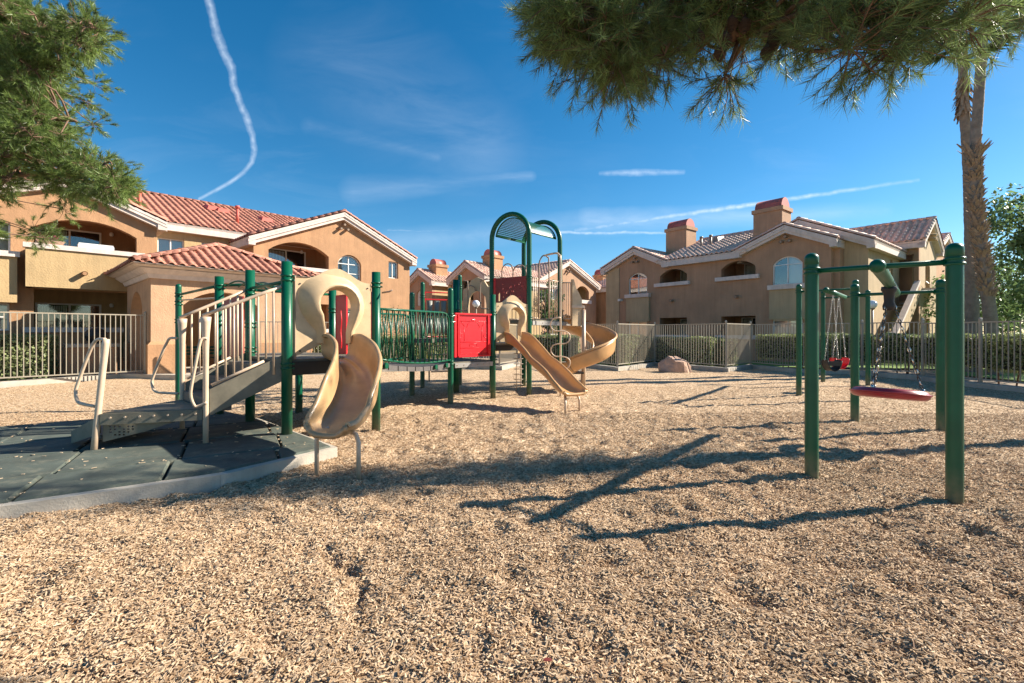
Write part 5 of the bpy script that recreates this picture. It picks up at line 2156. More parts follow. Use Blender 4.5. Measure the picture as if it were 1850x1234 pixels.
bq = thing('barbecue_counter', 'brown stucco barbecue counter with a pale slab top behind the fence', 'counter', mat=PV.mat @ Matrix.Translation((1.3, 2.0, 0)))
MB().box(0, 1.15, 0, .8, -.1, .93).build('counter_body', STUCCO_R, bq)
MB().box(-.06, 1.21, -.06, .86, .931, 1.03).build('counter_top', PAVE, bq)
gr = thing('kettle_grill', 'black kettle grill with its lid closed on the barbecue counter', 'grill', mat=PV.mat @ Matrix.Translation((1.98, 2.4, 1.03)))
m = MB().lathe([(0, .0), (.12, .02), (.24, .12), (.28, .22), (.29, .24), (.29, .26)], n=18)
m.build('bowl', BLACK, gr)
m = MB().lathe([(.29, .262), (.27, .36), (.2, .45), (.1, .50), (0, .51)], n=18)
m.build('lid', BLACK, gr)
MB().tube([(-.06, 0, .5), (-.06, 0, .56), (.06, 0, .56), (.06, 0, .5)], .014, 6).build('lid_handle', BLACK, gr)

# ================================================================== PLAY STRUCTURE
PS = thing('play_structure', 'green and tan climbing structure with bridge, ramp and three curved slides', 'playground structure', (-1.5, 8.5, 0))


def pb(m, name, mat, parent=PS):
    return m.build(name, mat, parent, world=True)


P = {  # posts: foot x, y, top height, radius, ground height
    'p1': (-6.09, 8.5, 2.28, .05, .05), 'p2': (-4.54, 7.22, 2.26, .062, .1), 'p3': (-3.73, 6.63, 2.28, .062, .1), 'p4': (-2.79, 5.77, 2.27, .064, .1),
    'p5': (-1.93, 6.61, 2.25, .060, 0), 'p6': (-2.88, 7.47, 2.26, .058, 0), 'p7': (-1.204, 9.12, 2.27, .056, 0), 'p8': (-2.18, 10.15, 2.27, .058, 0),
    'p9': (-2.25, 11.7, 2.66, .056, 0), 'p10': (-.40, 9.81, 2.19, .056, 0), 'p11': (-1.31, 10.9, 2.62, .075, 0), 'p12': (-1.39, 12.4, 2.93, .056, 0), 'p13': (-3.69, 8.06, 1.02, .06, 0)}
V3 = {k: Vector((v[0], v[1], 0)) for k, v in P.items()}


def post(x, y, top, r, g0, collars=(), dome=True):
    m = MB()
    pts = [(x, y, g0 - .15), (x, y, top - (r if dome else 0))]
    m.tube(pts, r, 18, caps=not dome)
    if dome:
        m.lathe([(r * math.cos(a), top - r + r * math.sin(a)) for a in [i * math.pi / 12 for i in range(7)]], (x, y, 0), 18)
    o = pb(m, 'post', GREEN)
    for h in collars:
        for dz in (-.028, .028):
            c = MB()
            c.lathe([(r, h + dz - .014), (r + .010, h + dz - .010), (r + .010, h + dz + .010), (r, h + dz + .014)], (x, y, 0), 18)
            c.box(x + r, x + r + .03, y - .012, y + .012, h + dz - .01, h + dz + .01)
            pb(c, 'collar', GREEN, o)
    return o


for k, cl_, dm in (('p1', (2.08, 1.93, 1.6), True), ('p2', (2.1, 1.55), False), ('p3', (1.97, 1.5, 1.15), False), ('p4', (2.07, .98), False),
                   ('p5', (2.07, 1.02, .92), False), ('p6', (1.75, .95), False), ('p7', (1.72, .80), True), ('p8', (1.75, .8), True), ('p9', (2.3, 1.3), True),
                   ('p10', (1.8, .85), False), ('p11', (1.9, 1.0), False), ('p12', (2.6, 1.8), True), ('p13', (), False)):
    x, y, tp_, r, g0 = P[k]
    post(x, y, tp_, r, g0, cl_, dm)
# a short folded bracket sticking out of p5
pb(MB().tube([W(690, 529, 6.6), W(703, 527, 6.6), W(709, 524, 6.6)], .012, 8), 'bracket', BROWNM)

# ---- tower with arched frames and perforated roof
FLp, FRp, BLp, BRp = Vector((-.477, 11.0, 0)), Vector((.382, 10.37, 0)), Vector((.30, 11.9, 0)), Vector((1.16, 11.27, 0))


def tower_arch(a, b, top):
    d = (b - a)
    w = d.length
    d.normalize()
    r = w / 2
    c = (a + b) / 2
    pts = [a + Vector((0, 0, -.15)), a + Vector((0, 0, .8)), a + Vector((0, 0, 2.0))]
    pts += [c + d * (-r * math.cos(t)) + Vector((0, 0, top - r + r * math.sin(t))) for t in [i * math.pi / 18 for i in range(19)]]
    pts += [b + Vector((0, 0, 2.0)), b + Vector((0, 0, .8)), b + Vector((0, 0, -.15))]
    o = pb(MB().tube(pts, .057, 14), 'arched_post', GREEN)
    for q in (a, b):
        for h in (1.25, 1.72, 2.62):
            c2 = MB()
            for dz in (-.025, .025):
                c2.lathe([(.057, h + dz - .012), (.068, h + dz - .009), (.068, h + dz + .009), (.057, h + dz + .012)], tuple(q), 16)
            pb(c2, 'collar', GREEN, o)
    return r, c, d


zt = 1.4 + 215 / 841 * 10.69 - .03
r_, cF, dF = tower_arch(FLp, FRp, zt)
_, cB, _ = tower_arch(BLp, BRp, zt + .03)
# perforated curved roof between the arches: a lattice of small strips
dep = (cB - cF)
rr_ = r_ - .075
nA, nD = 30, 30
roof = MB()


def roof_pt(u, v, dr=0.0):
    t = math.pi * (.06 + .88 * u)
    return cF + dep * (.04 + .92 * v) + dF * (-(rr_ + dr) * math.cos(t)) + Vector((0, 0, zt - r_ + (rr_ + dr) * math.sin(t)))


for i in range(nA):
    for j in range(nD):
        # each cell is a square ring with a diamond hole
        u0, u1, v0, v1 = i / nA, (i + 1) / nA, j / nD, (j + 1) / nD
        um, vm = (u0 + u1) / 2, (v0 + v1) / 2
        hu, hv = (u1 - u0) * .40, (v1 - v0) * .40
        c = [roof_pt(u0, v0), roof_pt(u1, v0), roof_pt(u1, v1), roof_pt(u0, v1)]
        d = [roof_pt(um, vm - hv), roof_pt(um + hu, vm), roof_pt(um, vm + hv), roof_pt(um - hu, vm)]
        if i in (0, nA - 1) or j in (0, nD - 1):
            roof.add(c, [(0, 1, 2, 3)], True)
        else:
            roof.add(c + d, [(0, 1, 5, 4), (1, 2, 6, 5), (2, 3, 7, 6), (3, 0, 4, 7)], True)
for vv in (0, 1):
    roof.tube([roof_pt(i / 24, vv) for i in range(25)], .014, 6)
for uu in (0, 1):
    roof.tube([roof_pt(uu, 0), roof_pt(uu, 1)], .014, 6)
pb(roof, 'perforated_roof', GREEN)

# ---- decks


def deck(corners, h, name='deck', t=.10, mat=VINYL, skirt=None):
    m = MB()
    q = [Vector(c) for c in corners]
    n = len(q)
    cc = sum(q, Vector((0, 0, 0))) / n
    q = [c + (c - cc).normalized() * .0 for c in q]
    m.v = [(c.x, c.y, h - t) for c in q] + [(c.x, c.y, h) for c in q]
    m.f = [tuple(reversed(range(n))), tuple(range(n, 2 * n))] + [(i, (i + 1) % n, n + (i + 1) % n, n + i) for i in range(n)]
    m.s = [False] * len(m.f)
    o = pb(m, name, mat)
    return o


deck([V3['p4'], V3['p5'], V3['p6'], V3['p3']], 1.06)
deck([V3['p3'], V3['p6'] + Vector((-.002, .002, 0)), V3['p13'], V3['p2']], 1.055)
deck([V3['p7'], V3['p10'], V3['p11'], V3['p8']], .81, t=.07)
deck([V3['p10'] + Vector((.02, .02, 0)), FRp, BLp, FLp, V3['p11'] + Vector((.05, .0, 0))], 1.16, t=.09)
deck([FLp, FRp, FRp.lerp(BRp, .5) + Vector((.0, 0, 0)), BRp + Vector((.28, .32, 0)), BLp], 1.68, t=.08)
deck([V3['p8'] + Vector((0, .03, 0)), V3['p11'] + Vector((0, .03, 0)), V3['p12'], V3['p9']], 1.25, t=.09)
# pale facing beams with bolts
for a, b, h in ((V3['p7'], V3['p10'], .80), (FRp, BRp + Vector((.28, .32, 0)), 1.665)):
    d = (b - a).normalized()
    o = pb(MB().bar(a + d * .08 + Vector((.02, -.02, h - .06)), b - d * .03 + Vector((.02, -.02, h - .06)), .03, .09), 'deck_beam', M('pale_beam', (.36, .34, .31), .5, .2, 20))
    m = MB()
    for k in range(6):
        c = a.lerp(b, (k + .8) / 6.6) + Vector((.02, -.02, h - .055)) + Vector((d.y, -d.x, 0)) * .015
        m.tube([c, c + Vector((d.y, -d.x, 0)) * .008], .011, 7)
    pb(m, 'bolt_heads', BROWNM, o)
for a, b, h in ((V3['p4'], V3['p5'], 1.035), (V3['p4'], V3['p3'], 1.035)):
    pb(MB().bar(a + Vector((.015, -.015, h - .08)), b + Vector((.015, -.015, h - .08)), .04, .15), 'deck_beam', BLACK)
    c = a.lerp(b, .5)
pb(MB().hexa([tuple(V3['p4'] + Vector((.05, .03, .86))), tuple(V3['p4'] + Vector((.5, .48, .86))), tuple(V3['p4'] + Vector((.49, .50, .86))), tuple(V3['p4'] + Vector((.04, .05, .86))),
              tuple(V3['p4'] + Vector((.05, .03, .94))), tuple(V3['p4'] + Vector((.6, .58, .94))), tuple(V3['p4'] + Vector((.59, .60, .94))), tuple(V3['p4'] + Vector((.04, .05, .94)))]), 'deck_brace', BLACK)
# long dark beam under the second deck
pb(MB().bar((-2.1, 9.9, .70), (-1.0, 10.6, .66), .05, .17), 'deck_beam', BLACK)

# ---- bridge p5/p6 -> p7/p8
b0, b1 = V3['p5'] + Vector((.0, .1, 0)), V3['p7'] + Vector((0, -.06, 0))
c0, c1 = V3['p6'] + Vector((.0, .1, 0)), V3['p8'] + Vector((0, -.06, 0))
nB = 9


def bz(t):
    return .945 - .15 * t - .06 * math.sin(math.pi * t)


for k in range(nB):
    t0, t1 = k / nB + .006, (k + 1) / nB - .006
    m = MB()
    q = [b0.lerp(b1, t0), b0.lerp(b1, t1), c0.lerp(c1, t1), c0.lerp(c1, t0)]
    hh = [bz(t0), bz(t1), bz(t1), bz(t0)]
    m.hexa([(v.x, v.y, h - .075) for v, h in zip(q, hh)] + [(v.x, v.y, h) for v, h in zip(q, hh)])
    pb(m, 'bridge_plank', M('bridge_vinyl', (.10, .09, .085), .6, .2, 12) if k == 0 else bpy.data.materials['bridge_vinyl'])


def bridge_rail(a, b):
    top = lambda t: 1.735 + .035 * t
    bot = lambda t: bz(t) + .065
    rail = [a.lerp(b, t) + Vector((0, 0, top(t))) for t in (0, .3, .6, .86)]
    rail += [a.lerp(b, .93) + Vector((0, 0, top(.93) - .02)), a.lerp(b, .97) + Vector((0, 0, top(.97) - .1)), a.lerp(b, .975) + Vector((0, 0, 1.3)), a.lerp(b, .975) + Vector((0, 0, bot(.97)))]
    pb(MB().tube(rail, .019, 10), 'rail', GREEN)
    pb(MB().tube([a.lerp(b, t / 8) + Vector((0, 0, bot(t / 8))) for t in range(9)], .017, 8), 'rail', GREEN)
    n = 14
    for k in range(n):
        t0 = (k + .5) / n * .95
        for s in (-1, 1):
            t1 = min(.965, max(.005, t0 + s * .055))
            nrm = Vector((b - a).normalized().yx.to_3d())
            off = Vector((nrm.x, -nrm.y, 0)) * .012 * s
            pb(MB().tube([a.lerp(b, t0) + off + Vector((0, 0, top(t0))), a.lerp(b, t1) + off + Vector((0, 0, bot(t1)))], .0095, 6), 'bridge_baluster', GREEN)


bridge_rail(b0, b1)
bridge_rail(c0, c1)
for p_ in (b0.lerp(b1, .06), b0.lerp(b1, .72), b0.lerp(b1, .9)):
    t_ = (p_ - b0).length / (b1 - b0).length
    pb(MB().tube([p_ + Vector((.02, -.0, bz(t_) - .02)), p_ + Vector((.05, -.01, bz(t_) - .02))], .045, 14), 'rail_plate', GREEN)

# ---- flat panels between posts


def panel(a, b, outer, holes, mat, name, t=.022, parent=PS, off=0.0):
    """plate in the vertical plane through a and b; outline in (distance from a, height)"""
    a, b = Vector(a), Vector(b)
    d = (b - a).normalized()
    n = Vector((d.y, -d.x, 0))       # towards the viewer's side
    m = MB()
    m.slab(outer, holes, -t / 2, t / 2, fr=lambda x, y, z: tuple(a + d * x + n * (-y + off) + Vector((0, 0, z))))
    return pb(m, name, mat, parent)


# bright red panel p7-p10 with a moulded face design
a, b = V3['p7'], V3['p10']
w = (b - a).length
d = (b - a).normalized()
n_ = Vector((d.y, -d.x, 0))
rp = panel(a, b, rect(.08, w - .07, .90, 1.78), [], RED, 'red_panel', .02)


def on(x, z, o=.012):
    return a + d * x + n_ * o + Vector((0, 0, z))


m = MB()
for x in (.17, w - .14):
    m.bar(on(x, .90, .02), on(x, 1.77, .02), .025, .03, up=n_)
m.bar(on(.09, 1.765, .02), on(w - .07, 1.765, .02), .04, .03)
m.bar(on(.16, .915, .03), on(w - .12, .915, .03), .05, .03)
m.bar(on(.10, .90, .015), on(.10, 1.77, .015), .05, .03, up=n_)
pb(m, 'panel_frame', RED, rp)
m = MB()
cx_ = w / 2 + .01
RR = .0045
m.tube(arc_pts(on(cx_, 1.47), .16, .15, math.pi - .15, 12, d, (0, 0, 1)), RR, 5)
for s in (-1, 1):
    m.tube([on(cx_ + s * .30, 1.62), on(cx_ + s * .22, 1.52)], RR, 5)
    m.tube(arc_pts(on(cx_ + s * .31, 1.33), .045, 0, 2 * math.pi, 12, d, (0, 0, 1)), RR, 5)
    m.tube([on(cx_ + s * .22, 1.5), on(cx_ + s * .22, 1.22)], RR, 5)
m.tube([on(.22, 1.2), on(w - .18, 1.2), on(w - .18, 1.08), on(.22, 1.08)], RR, 5)
m.tube([on(cx_ - .09, 1.16), on(cx_ + .09, 1.16), on(cx_ + .09, 1.11), on(cx_ - .09, 1.11), on(cx_ - .09, 1.16)], RR, 5)
m.tube([on(.22, 1.62), on(w - .18, 1.62), on(w - .18, .97), on(.22, .97), on(.22, 1.62)], RR, 5)
pb(m, 'moulded_lines', RED, rp)
m = MB()
for s in (-1, 1):
    m.lathe([(.012, -.006), (.012, .006), (0, .01)], tuple(on(cx_ + s * .022, 1.655, .014)), 8)
pb(m, 'bolt_heads', BEAD, rp)
for h_ in (1.72, 1.60):
    q = on(.03, h_, .02)
    pb(MB().tube([q - d * .06 + n_ * .02, q + d * .06 + n_ * .02], .013, 8), 'clamp', BEAD, rp)

# red panel high on the tower, its shade put into a darker colour, with cut-out letter-like holes as in the photograph
a, b = FLp, FRp
w = (b - a).length
hl = []
for k in range(46):
    x, z = rnd.uniform(.30, w - .12), rnd.uniform(2.10, 2.52)
    s1, s2 = rnd.uniform(.006, .011), rnd.uniform(.008, .028)
    if all(abs(x - q[0]) > .035 or abs(z - q[1]) > .06 for q in [(sum(c[0] for c in h_) / 4, sum(c[1] for c in h_) / 4) for h_ in hl]):
        hl.append(rect(x - s1, x + s1, z - s2, z + s2))
hl.append([(.2, 2.12), (.26, 2.12), (.26, 2.28), (.23, 2.33), (.2, 2.28)])
mp_ = panel(a, b, rect(.07, w - .07, 1.98, 2.66), hl, M('shaded_red_panel', (.26, .012, .014), .4, .15, 8), 'dark_red_panel', .02)
panel(a, b, rect(.07, .13, 1.75, 2.67), [], RED, 'panel_edge', .04, mp_)
for s0, s1, z1 in ((.30, .62, 2.98), (.62, .98, 2.93)):
    d = (b - a).normalized()
    c = a + d * (s0 + s1) / 2
    rr2 = (s1 - s0) / 2
    pts = [a + d * s0 + Vector((0, 0, 2.62))] + arc_pts(c + Vector((0, .04, z1 - rr2)), rr2, math.pi, 0, 10, d, (0, 0, 1)) + [a + d * s1 + Vector((0, 0, 2.62))]
    pb(MB().tube(pts, .013, 8), 'hoop', BROWNM)

# maroon panel beside the ramp, and the two red entry panels of the bridge
panel(V3['p2'], V3['p3'], rect(.12, .80, 1.02, 1.92), [rect(.4, .43, 1.2, 1.3), rect(.5, .53, 1.35, 1.45), rect(.42, .46, 1.55, 1.6), rect(.55, .58, 1.6, 1.72)], MAROON, 'dark_red_panel')
a, b = V3['p6'], V3['p5']
w = (b - a).length
wav = lambda x0: [(x0 + .012 * math.sin(i * .9), 1.15 + i * .05) for i in range(13)] + [(x0 + .022 + .012 * math.sin(i * .9), 1.15 + i * .05) for i in range(12, -1, -1)]
panel(a, b, rect(.14, .46, 1.06, 1.98), [wav(.30)], RED, 'red_panel', .025)
panel(a, b, rect(w - .13, w - .06, 1.06, 1.98), [], RED, 'red_panel', .025)
pb(MB().bar(a + (b - a) * .11 + Vector((0, 0, 1.06)), a + (b - a) * .11 + Vector((0, 0, 1.98)), .03, .03, up=(1, 0, 0)), 'panel_edge', RED)

# cylinder puzzle in a red frame, behind the bridge
q0, q1 = Vector((-2.22, 11.85, 0)), Vector((-1.50, 12.25, 0))
fr_ = [q0 + Vector((0, 0, 1.28)), q1 + Vector((0, 0, 1.28)), q1 + Vector((0, 0, 2.42)), q0 + Vector((0, 0, 2.42))]
zf = pb(MB().tube(fr_, .026, 8, closed=True), 'puzzle_frame', RED)
pb(MB().bar(q0 + Vector((0, 0, 2.24)), q1 + Vector((0, 0, 2.24)), .03, .03), 'frame_bar', RED, zf)
for k in range(4):
    c = q0.lerp(q1, (k + .7) / 4.4)
    for h0 in (1.36, 1.80):
        pb(MB().tube([c + Vector((0, 0, h0)), c + Vector((0, 0, h0 + .40))], .068, 14), 'turning_cylinder', M('grey_cylinder', (.22, .22, .19), .5) if (k == 0 and h0 < 1.5) else bpy.data.materials['grey_cylinder'], zf)

# ---- hooded slide entries


def hood(a, b, side0, side1, hb, hs, ht, open_c, open_w, open_top, waist, mat, bulge, name='slide_hood', left_flare=0.0):
    """moulded sheet between a and b with a keyhole opening; a fat rolled hood stands out of it round the opening.
    distances from a along a->b; hb bottom, hs shoulder and ht crown heights"""
    a, b = Vector(a), Vector(b)
    d = (b - a).normalized()
    n = Vector((d.y, -d.x, 0))
    fr = lambda x, y, z: tuple(a + d * x + n * (-y) + Vector((0, 0, z)))
    cx = open_c
    out = [(side0, hb), (side0 + .02, hb - .0), (cx - waist - .07, hb + .13), (cx - waist, hb + .15)]
    # inner edge of the sheet opening (keyhole), left side upwards, over, down the right
    key = []
    key.append((cx - waist, hb + .15))
    key.append((cx - waist, hb + .30))
    for i in range(15):
        t = math.pi * (1.16 - 1.32 * i / 14)
        key.append((cx + open_w * math.cos(t), (open_top - open_w) + open_w * math.sin(t)))
    key.append((cx + waist, hb + .30))
    key.append((cx + waist, hb + .15))
    top = []
    m_ = 16
    for i in range(m_ + 1):
        x = side1 + (side0 - side1) * i / m_
        u = (x - side0) / (side1 - side0)
        e = max(0, 1 - abs(u - .52) / .42)
        e = e * e * (3 - 2 * e)
        top.append((x, hs + (ht - hs) * e))
    outline = [(side0, hb)] + key[::1] + [(side1, hb + .02)] + top
    m = MB()
    m.slab(outline, [], -.018, .018, fr=fr)
    o = pb(m, name, mat)
    # the roll: loft between opening edge and a wider outline, bulging outwards
    rows = []
    K = len(key)
    for i, (x, z) in enumerate(key):
        s = i / (K - 1)
        # outward direction in the sheet plane
        if i < 2:
            ox, oz = -1, .15
        elif i > K - 3:
            ox, oz = 1, .15
        else:
            v = Vector((x - cx, z - (open_top - open_w))).normalized()
            ox, oz = v.x, v.y
        wd = .155 + (left_flare * max(0, 1 - abs(s - .28) / .22))
        if i in (0, 1, K - 2, K - 1):
            wd *= .55
        bl = bulge * (.35 if i in (0, K - 1) else .55 if i in (1, K - 2) else 1.0)
        row = []
        for k in range(11):
            t = k / 10
            ang = math.pi * t
            # t=0 outer foot on the sheet, 1 inner foot behind the opening edge
            off = wd * (1 - t) - .03 * t
            outw = bl * math.sin(ang * .62 + .0) if t < .8 else bl * math.sin(math.pi * .62 * .8) * (1 - (t - .8) / .2)
            px_, pz_ = x + ox * off, z + oz * off
            px_ = min(max(px_, side0 + .004), side1 - .004)
            pz_ = min(pz_, ht - .035)
            row.append(fr(px_, -outw - .019 * (1 - t) if t < .99 else .01, pz_))
        rows.append(row)
    mm = MB()
    mm.loft(rows)
    pb(mm, 'rolled_rim', mat, o)
    for x, z in ((side0 + .05, hb + .06), (side0 + .05, hs - .07), (side1 - .05, hs - .07)):
        mb2 = MB()
        c = Vector(fr(x, -.02, z))
        mb2.tube([c, c + n * .008], .010, 8)
        pb(mb2, 'bolt', BLACK, o)
    return o


wS = (V3['p5'] - V3['p4']).length
hood(V3['p4'], V3['p5'], .10, wS - .09, 1.10, 2.08, 2.245, .615, .245, 1.99, .175, HOODP, .17, left_flare=.13)
pb(MB().bar(V3['p4'] + Vector((.07, .05, 1.06)), V3['p4'] + Vector((.07, .05, 2.1)), .03, .03, up=(1, 0, 0)), 'panel_edge', BROWNM)
wS = (FRp - V3['p10']).length
hood(V3['p10'], FRp, .07, wS - .06, 1.18, 2.02, 2.20, .52, .205, 1.92, .155, HOODP, .14, left_flare=.05)

# ---- slides


def slide(path, widths, sides_l, sides_r, mat, up_fn=None, thick=.022, name='slide', floor_r=.07, lat=None, lip=True):
    """moulded chute: path of floor centres, width and side heights along it"""
    pts = smooth_path(path, 7)
    N = len(pts)
    f = lambda arr, i: float(np.interp(i / (N - 1), np.linspace(0, 1, len(arr)), arr))
    rows_i, rows_o = [], []
    for i, p in enumerate(pts):
        d = (pts[min(i + 1, N - 1)] - pts[max(i - 1, 0)]).normalized()
        if lat:
            s = lat(i / (N - 1), p, d)
        else:
            s = Vector((d.y, -d.x, 0)).normalized()      # to the right of travel
        u = s.cross(d).normalized()
        if u.z < 0:
            u = -u
        w, hl_, hr_ = f(widths, i) / 2, f(sides_l, i), f(sides_r, i)
        R_ = floor_r
        inner = []

        def side_pts(sg, h):
            out = [(sg * (w + .050), h - .035), (sg * (w + .046), h - .008), (sg * (w + .022), h + .006), (sg * (w + .002), h - .008), (sg * (w - .004), h * .75), (sg * (w - .008), h * .42)]
            for k in range(1, 5):
                t = math.pi / 2 * k / 4
                out.append((sg * (w - .010 - R_ + R_ * math.cos(t)), max(.0, R_ - R_ * math.sin(t))))
            return out
        L_ = side_pts(-1, hl_)
        R2 = side_pts(1, hr_)
        sec = L_ + [(-w * .45, -.004), (0, -.006), (w * .45, -.004)] + R2[::-1]
        outer = []
        for k, (x, z) in enumerate(sec):
            if k == 0 or k == len(sec) - 1:
                outer.append((x - math.copysign(.006, x), z - .004))
                continue
            ax, az = sec[k + 1][0] - sec[k - 1][0], sec[k + 1][1] - sec[k - 1][1]
            l = math.hypot(ax, az) + 1e-9
            outer.append((x + az / l * thick, z - ax / l * thick))
        rows_i.append([p + s * x + u * z for x, z in sec])
        rows_o.append([p + s * x + u * z for x, z in outer])
    m = MB()
    m.loft(rows_i)
    m.loft([r_[::-1] for r_ in rows_o])
    for e in (0, N - 1):
        m.loft([rows_i[e], rows_o[e]])
    for e in (0, -1):
        m.loft([[r_[e] for r_ in rows_i], [r_[e] for r_ in rows_o]])
    o = pb(m, name, mat)
    if lip:
        # thick rounded lip across the exit
        q = rows_i[-1]
        c = [(q[k] + rows_o[-1][k]) / 2 for k in range(4, len(q) - 4)]
        pb(MB().tube(c, .028, 8), 'exit_lip', mat, o)
    return o


# near slide: leaves the deck, bends and ends towards the viewer
p4, p5 = V3['p4'], V3['p5']
mid = p4.lerp(p5, .53)
s1 = slide([(mid.x - .04, mid.y + .05, 1.055), (-2.17, 6.02, 1.02), (-1.93, 5.68, .90), (-1.76, 5.30, .745), (-1.68, 4.95, .60), (-1.68, 4.68, .49), (-1.71, 4.44, .44), (-1.74, 4.33, .45)],
           [.36, .37, .40, .44, .45, .46, .46, .42], [.30, .36, .38, .38, .34, .20, .14, .12], [.30, .36, .38, .40, .38, .26, .16, .12], SLIDEP, floor_r=.10)
for xx, yy_, lx in ((-1.90, 4.53, -1.80), (-1.45, 4.40, -1.57)):
    pb(MB().tube([(xx, yy_, -.1), (xx, yy_, .36), (xx + (lx - xx) * .3, yy_ + .03, .43), (lx, yy_ + .06, .455)], .021, 10), 'slide_leg', TANM, s1)

# wavy slide from the second deck
s2 = slide([(.02, 10.08, 1.17), (.16, 9.82, 1.13), (.34, 9.48, .98), (.52, 9.18, .78), (.66, 8.92, .66), (.79, 8.68, .55), (.92, 8.44, .40), (1.02, 8.26, .335), (1.10, 8.10, .33)],
           [.40, .42, .42, .42, .42, .42, .44, .45, .46], [.24, .24, .20, .18, .19, .18, .17, .14, .06], [.24, .24, .20, .18, .19, .18, .17, .14, .06], SLIDEO)
for xx, yy_, lx, ly in ((.917, 7.98, .93, 8.16), (1.20, 8.28, 1.17, 8.32)):
    pb(MB().tube([(xx, yy_, -.1), (xx, yy_, .18), (lx, ly, .29)], .02, 8), 'slide_leg', TANM, s2)

# spiral slide round its own pole
SC = Vector((1.76, 11.45, 0))
sp = []
nS = 16
for k in range(nS + 1):
    th = math.radians(158 - 300 * k / nS)
    hh = 1.60 - 1.17 * (k / nS) ** .92
    sp.append(SC + Vector((math.cos(th) * .50, math.sin(th) * .50, hh)))
sp = [Vector((1.18, 11.60, 1.66))] + sp + [SC + Vector((-.62, .42, .40))]


def rad_lat(t, p, d):
    s = Vector((d.y, -d.x, 0))
    return s.normalized()


s3 = slide(sp, [.42] + [.50] * 8 + [.46], [.34, .40, .40, .42, .42, .42, .38, .30, .22], [.20, .18, .16, .16, .16, .16, .16, .16], SLIDEO, lat=rad_lat, name='spiral_slide', floor_r=.12, lip=False)
pb(MB().tube([(SC.x, SC.y, -.1), (SC.x, SC.y, 1.95)], .05, 14), 'slide_pole', TANM, s3)
pb(MB().tube([(SC.x - .05, SC.y, 0.0), (SC.x - .05, SC.y - .02, .42), (SC.x - .40, SC.y - .1, .42)], .03, 8), 'slide_leg', BROWNM, s3)
pb(MB().bar((SC.x - .42, SC.y - .12, .40), (SC.x - .02, SC.y - .02, .40), .16, .04), 'pole_bracket', BLACK, s3)
# its moulded entry wings
BR2 = BRp + Vector((.28, .32, 0))
e0, e1 = W(1034, 575, 11.3), W(1054, 575, 11.5)
panel((e0.x, e0.y, 0), (e1.x, e1.y, 0), [(0, 1.55), (.29, 1.55), (.29, 2.2), (.22, 2.32), (.10, 2.48), (.05, 2.62), (.03, 2.68), (-.02, 2.68), (-.02, 1.55)], [], HOODP, 'slide_wing', .05)
pb(MB().bar((e0.x - .02, e0.y - .05, 2.02), (e1.x + .02, e1.y - .05, 2.02), .03, .06), 'wing_bar', TANM)
panel((e0.x + .1, e0.y + .6, 0), (e1.x, e1.y + .6, 0), [(0, 1.55), (.2, 1.55), (.2, 2.2), (.0, 2.6)], [], HOODP, 'slide_wing', .05)

# ---- picket barriers of the high deck


def barrier(a, b, h0, h1, n, mat=TANM, r=.011, name='barrier', rail=True):
    a, b = Vector(a), Vector(b)
    up = lambda p, h: p + Vector((0, 0, h))
    o = pb(MB().tube([up(a, h1), up(b, h1)], .016, 8), 'barrier_rail', mat)
    pb(MB().tube([up(a, h0), up(b, h0)], .014, 8), 'barrier_rail', mat, o)
    for k in range(n):
        p = a.lerp(b, (k + .5) / n)
        pb(MB().tube([up(p, h0), up(p, h1)], r, 6), 'barrier_picket', mat, o)


barrier(FRp + Vector((.07, .05, 0)), FRp.lerp(BRp, .26), 1.72, 2.62, 3)
barrier(BLp + Vector((.06, -.05, 0)), BRp + Vector((-.05, .05, 0)), 1.72, 2.48, 9)
barrier(FRp.lerp(BRp, .62) + Vector((.0, .02, 0)), BRp + Vector((-.05, -.06, 0)), 1.72, 2.62, 4)
barrier(BRp + Vector((.06, .05, 0)), (e0.x - .02, e0.y, 0), 1.72, 2.60, 5)
barrier(FLp + Vector((.05, .07, 0)), BLp + Vector((-.06, -.05, 0)), 1.72, 2.45, 7)
# handle hoops and snake climber with its pole
hz = 10.55
hoop = [W(973.6, 575, hz), W(973.6, 490, hz), W(974.5, 474, hz), W(979, 464, hz), W(984, 461.5, hz), W(989, 465, hz), W(991.6, 476, hz), W(991.8, 575, hz)]
pb(MB().tube(smooth_path(hoop, 4), .015, 8), 'handle_hoop', BROWNM)
px_, pz_ = 1012, 10.24
pole = [W(983, 462, 10.5), W(990, 460, 10.5), W(1003, 457.5, 10.3), W(1008, 458.5, 10.26), W(1011.5, 464, 10.25), W(1012.5, 475, 10.24), Vector((1.065, 10.24, 1.0)), Vector((1.065, 10.24, -.1))]
pb(MB().tube(smooth_path(pole, 4), .022, 10), 'climber_pole', TANM)
sn = []
ys_ = [574, 598, 621, 644, 667]
for k, y_ in enumerate(ys_):
    lo_, hi_ = (994.7, 1030.5)
    seq = [(1012, y_)]
    if k == 0:
        sn += [(1013, 574), (1004, 574), (998, 577.5), (995, 584), (995, 589), (998, 595), (1004, 598)]
    else:
        pass
sn += [(1013, 598), (1020, 598.5), (1027, 602), (1030, 609), (1027, 617), (1020, 621), (1012, 621), (1004, 622), (998, 625), (995, 632), (998, 640), (1004, 644),
       (1012, 644), (1020, 645), (1027, 648), (1030, 655), (1027, 663), (1020, 667), (1008, 668)]
pb(MB().tube(smooth_path([W(x, y_, 10.18) for x, y_ in sn], 2), .014, 8), 'snake_climber', TANM)
# chain climber left of the wavy slide
for xo in (0, .10):
    pb(MB().tube([(.10 + xo, 10.9, 1.1), (.10 + xo, 10.8, .05)], .009, 6), 'climber_rail', BROWNM)
for k in range(7):
    pb(MB().tube([(.04, 10.84, .18 + k * .12), (.26, 10.84, .18 + k * .12)], .009, 6), 'rung', BROWNM)
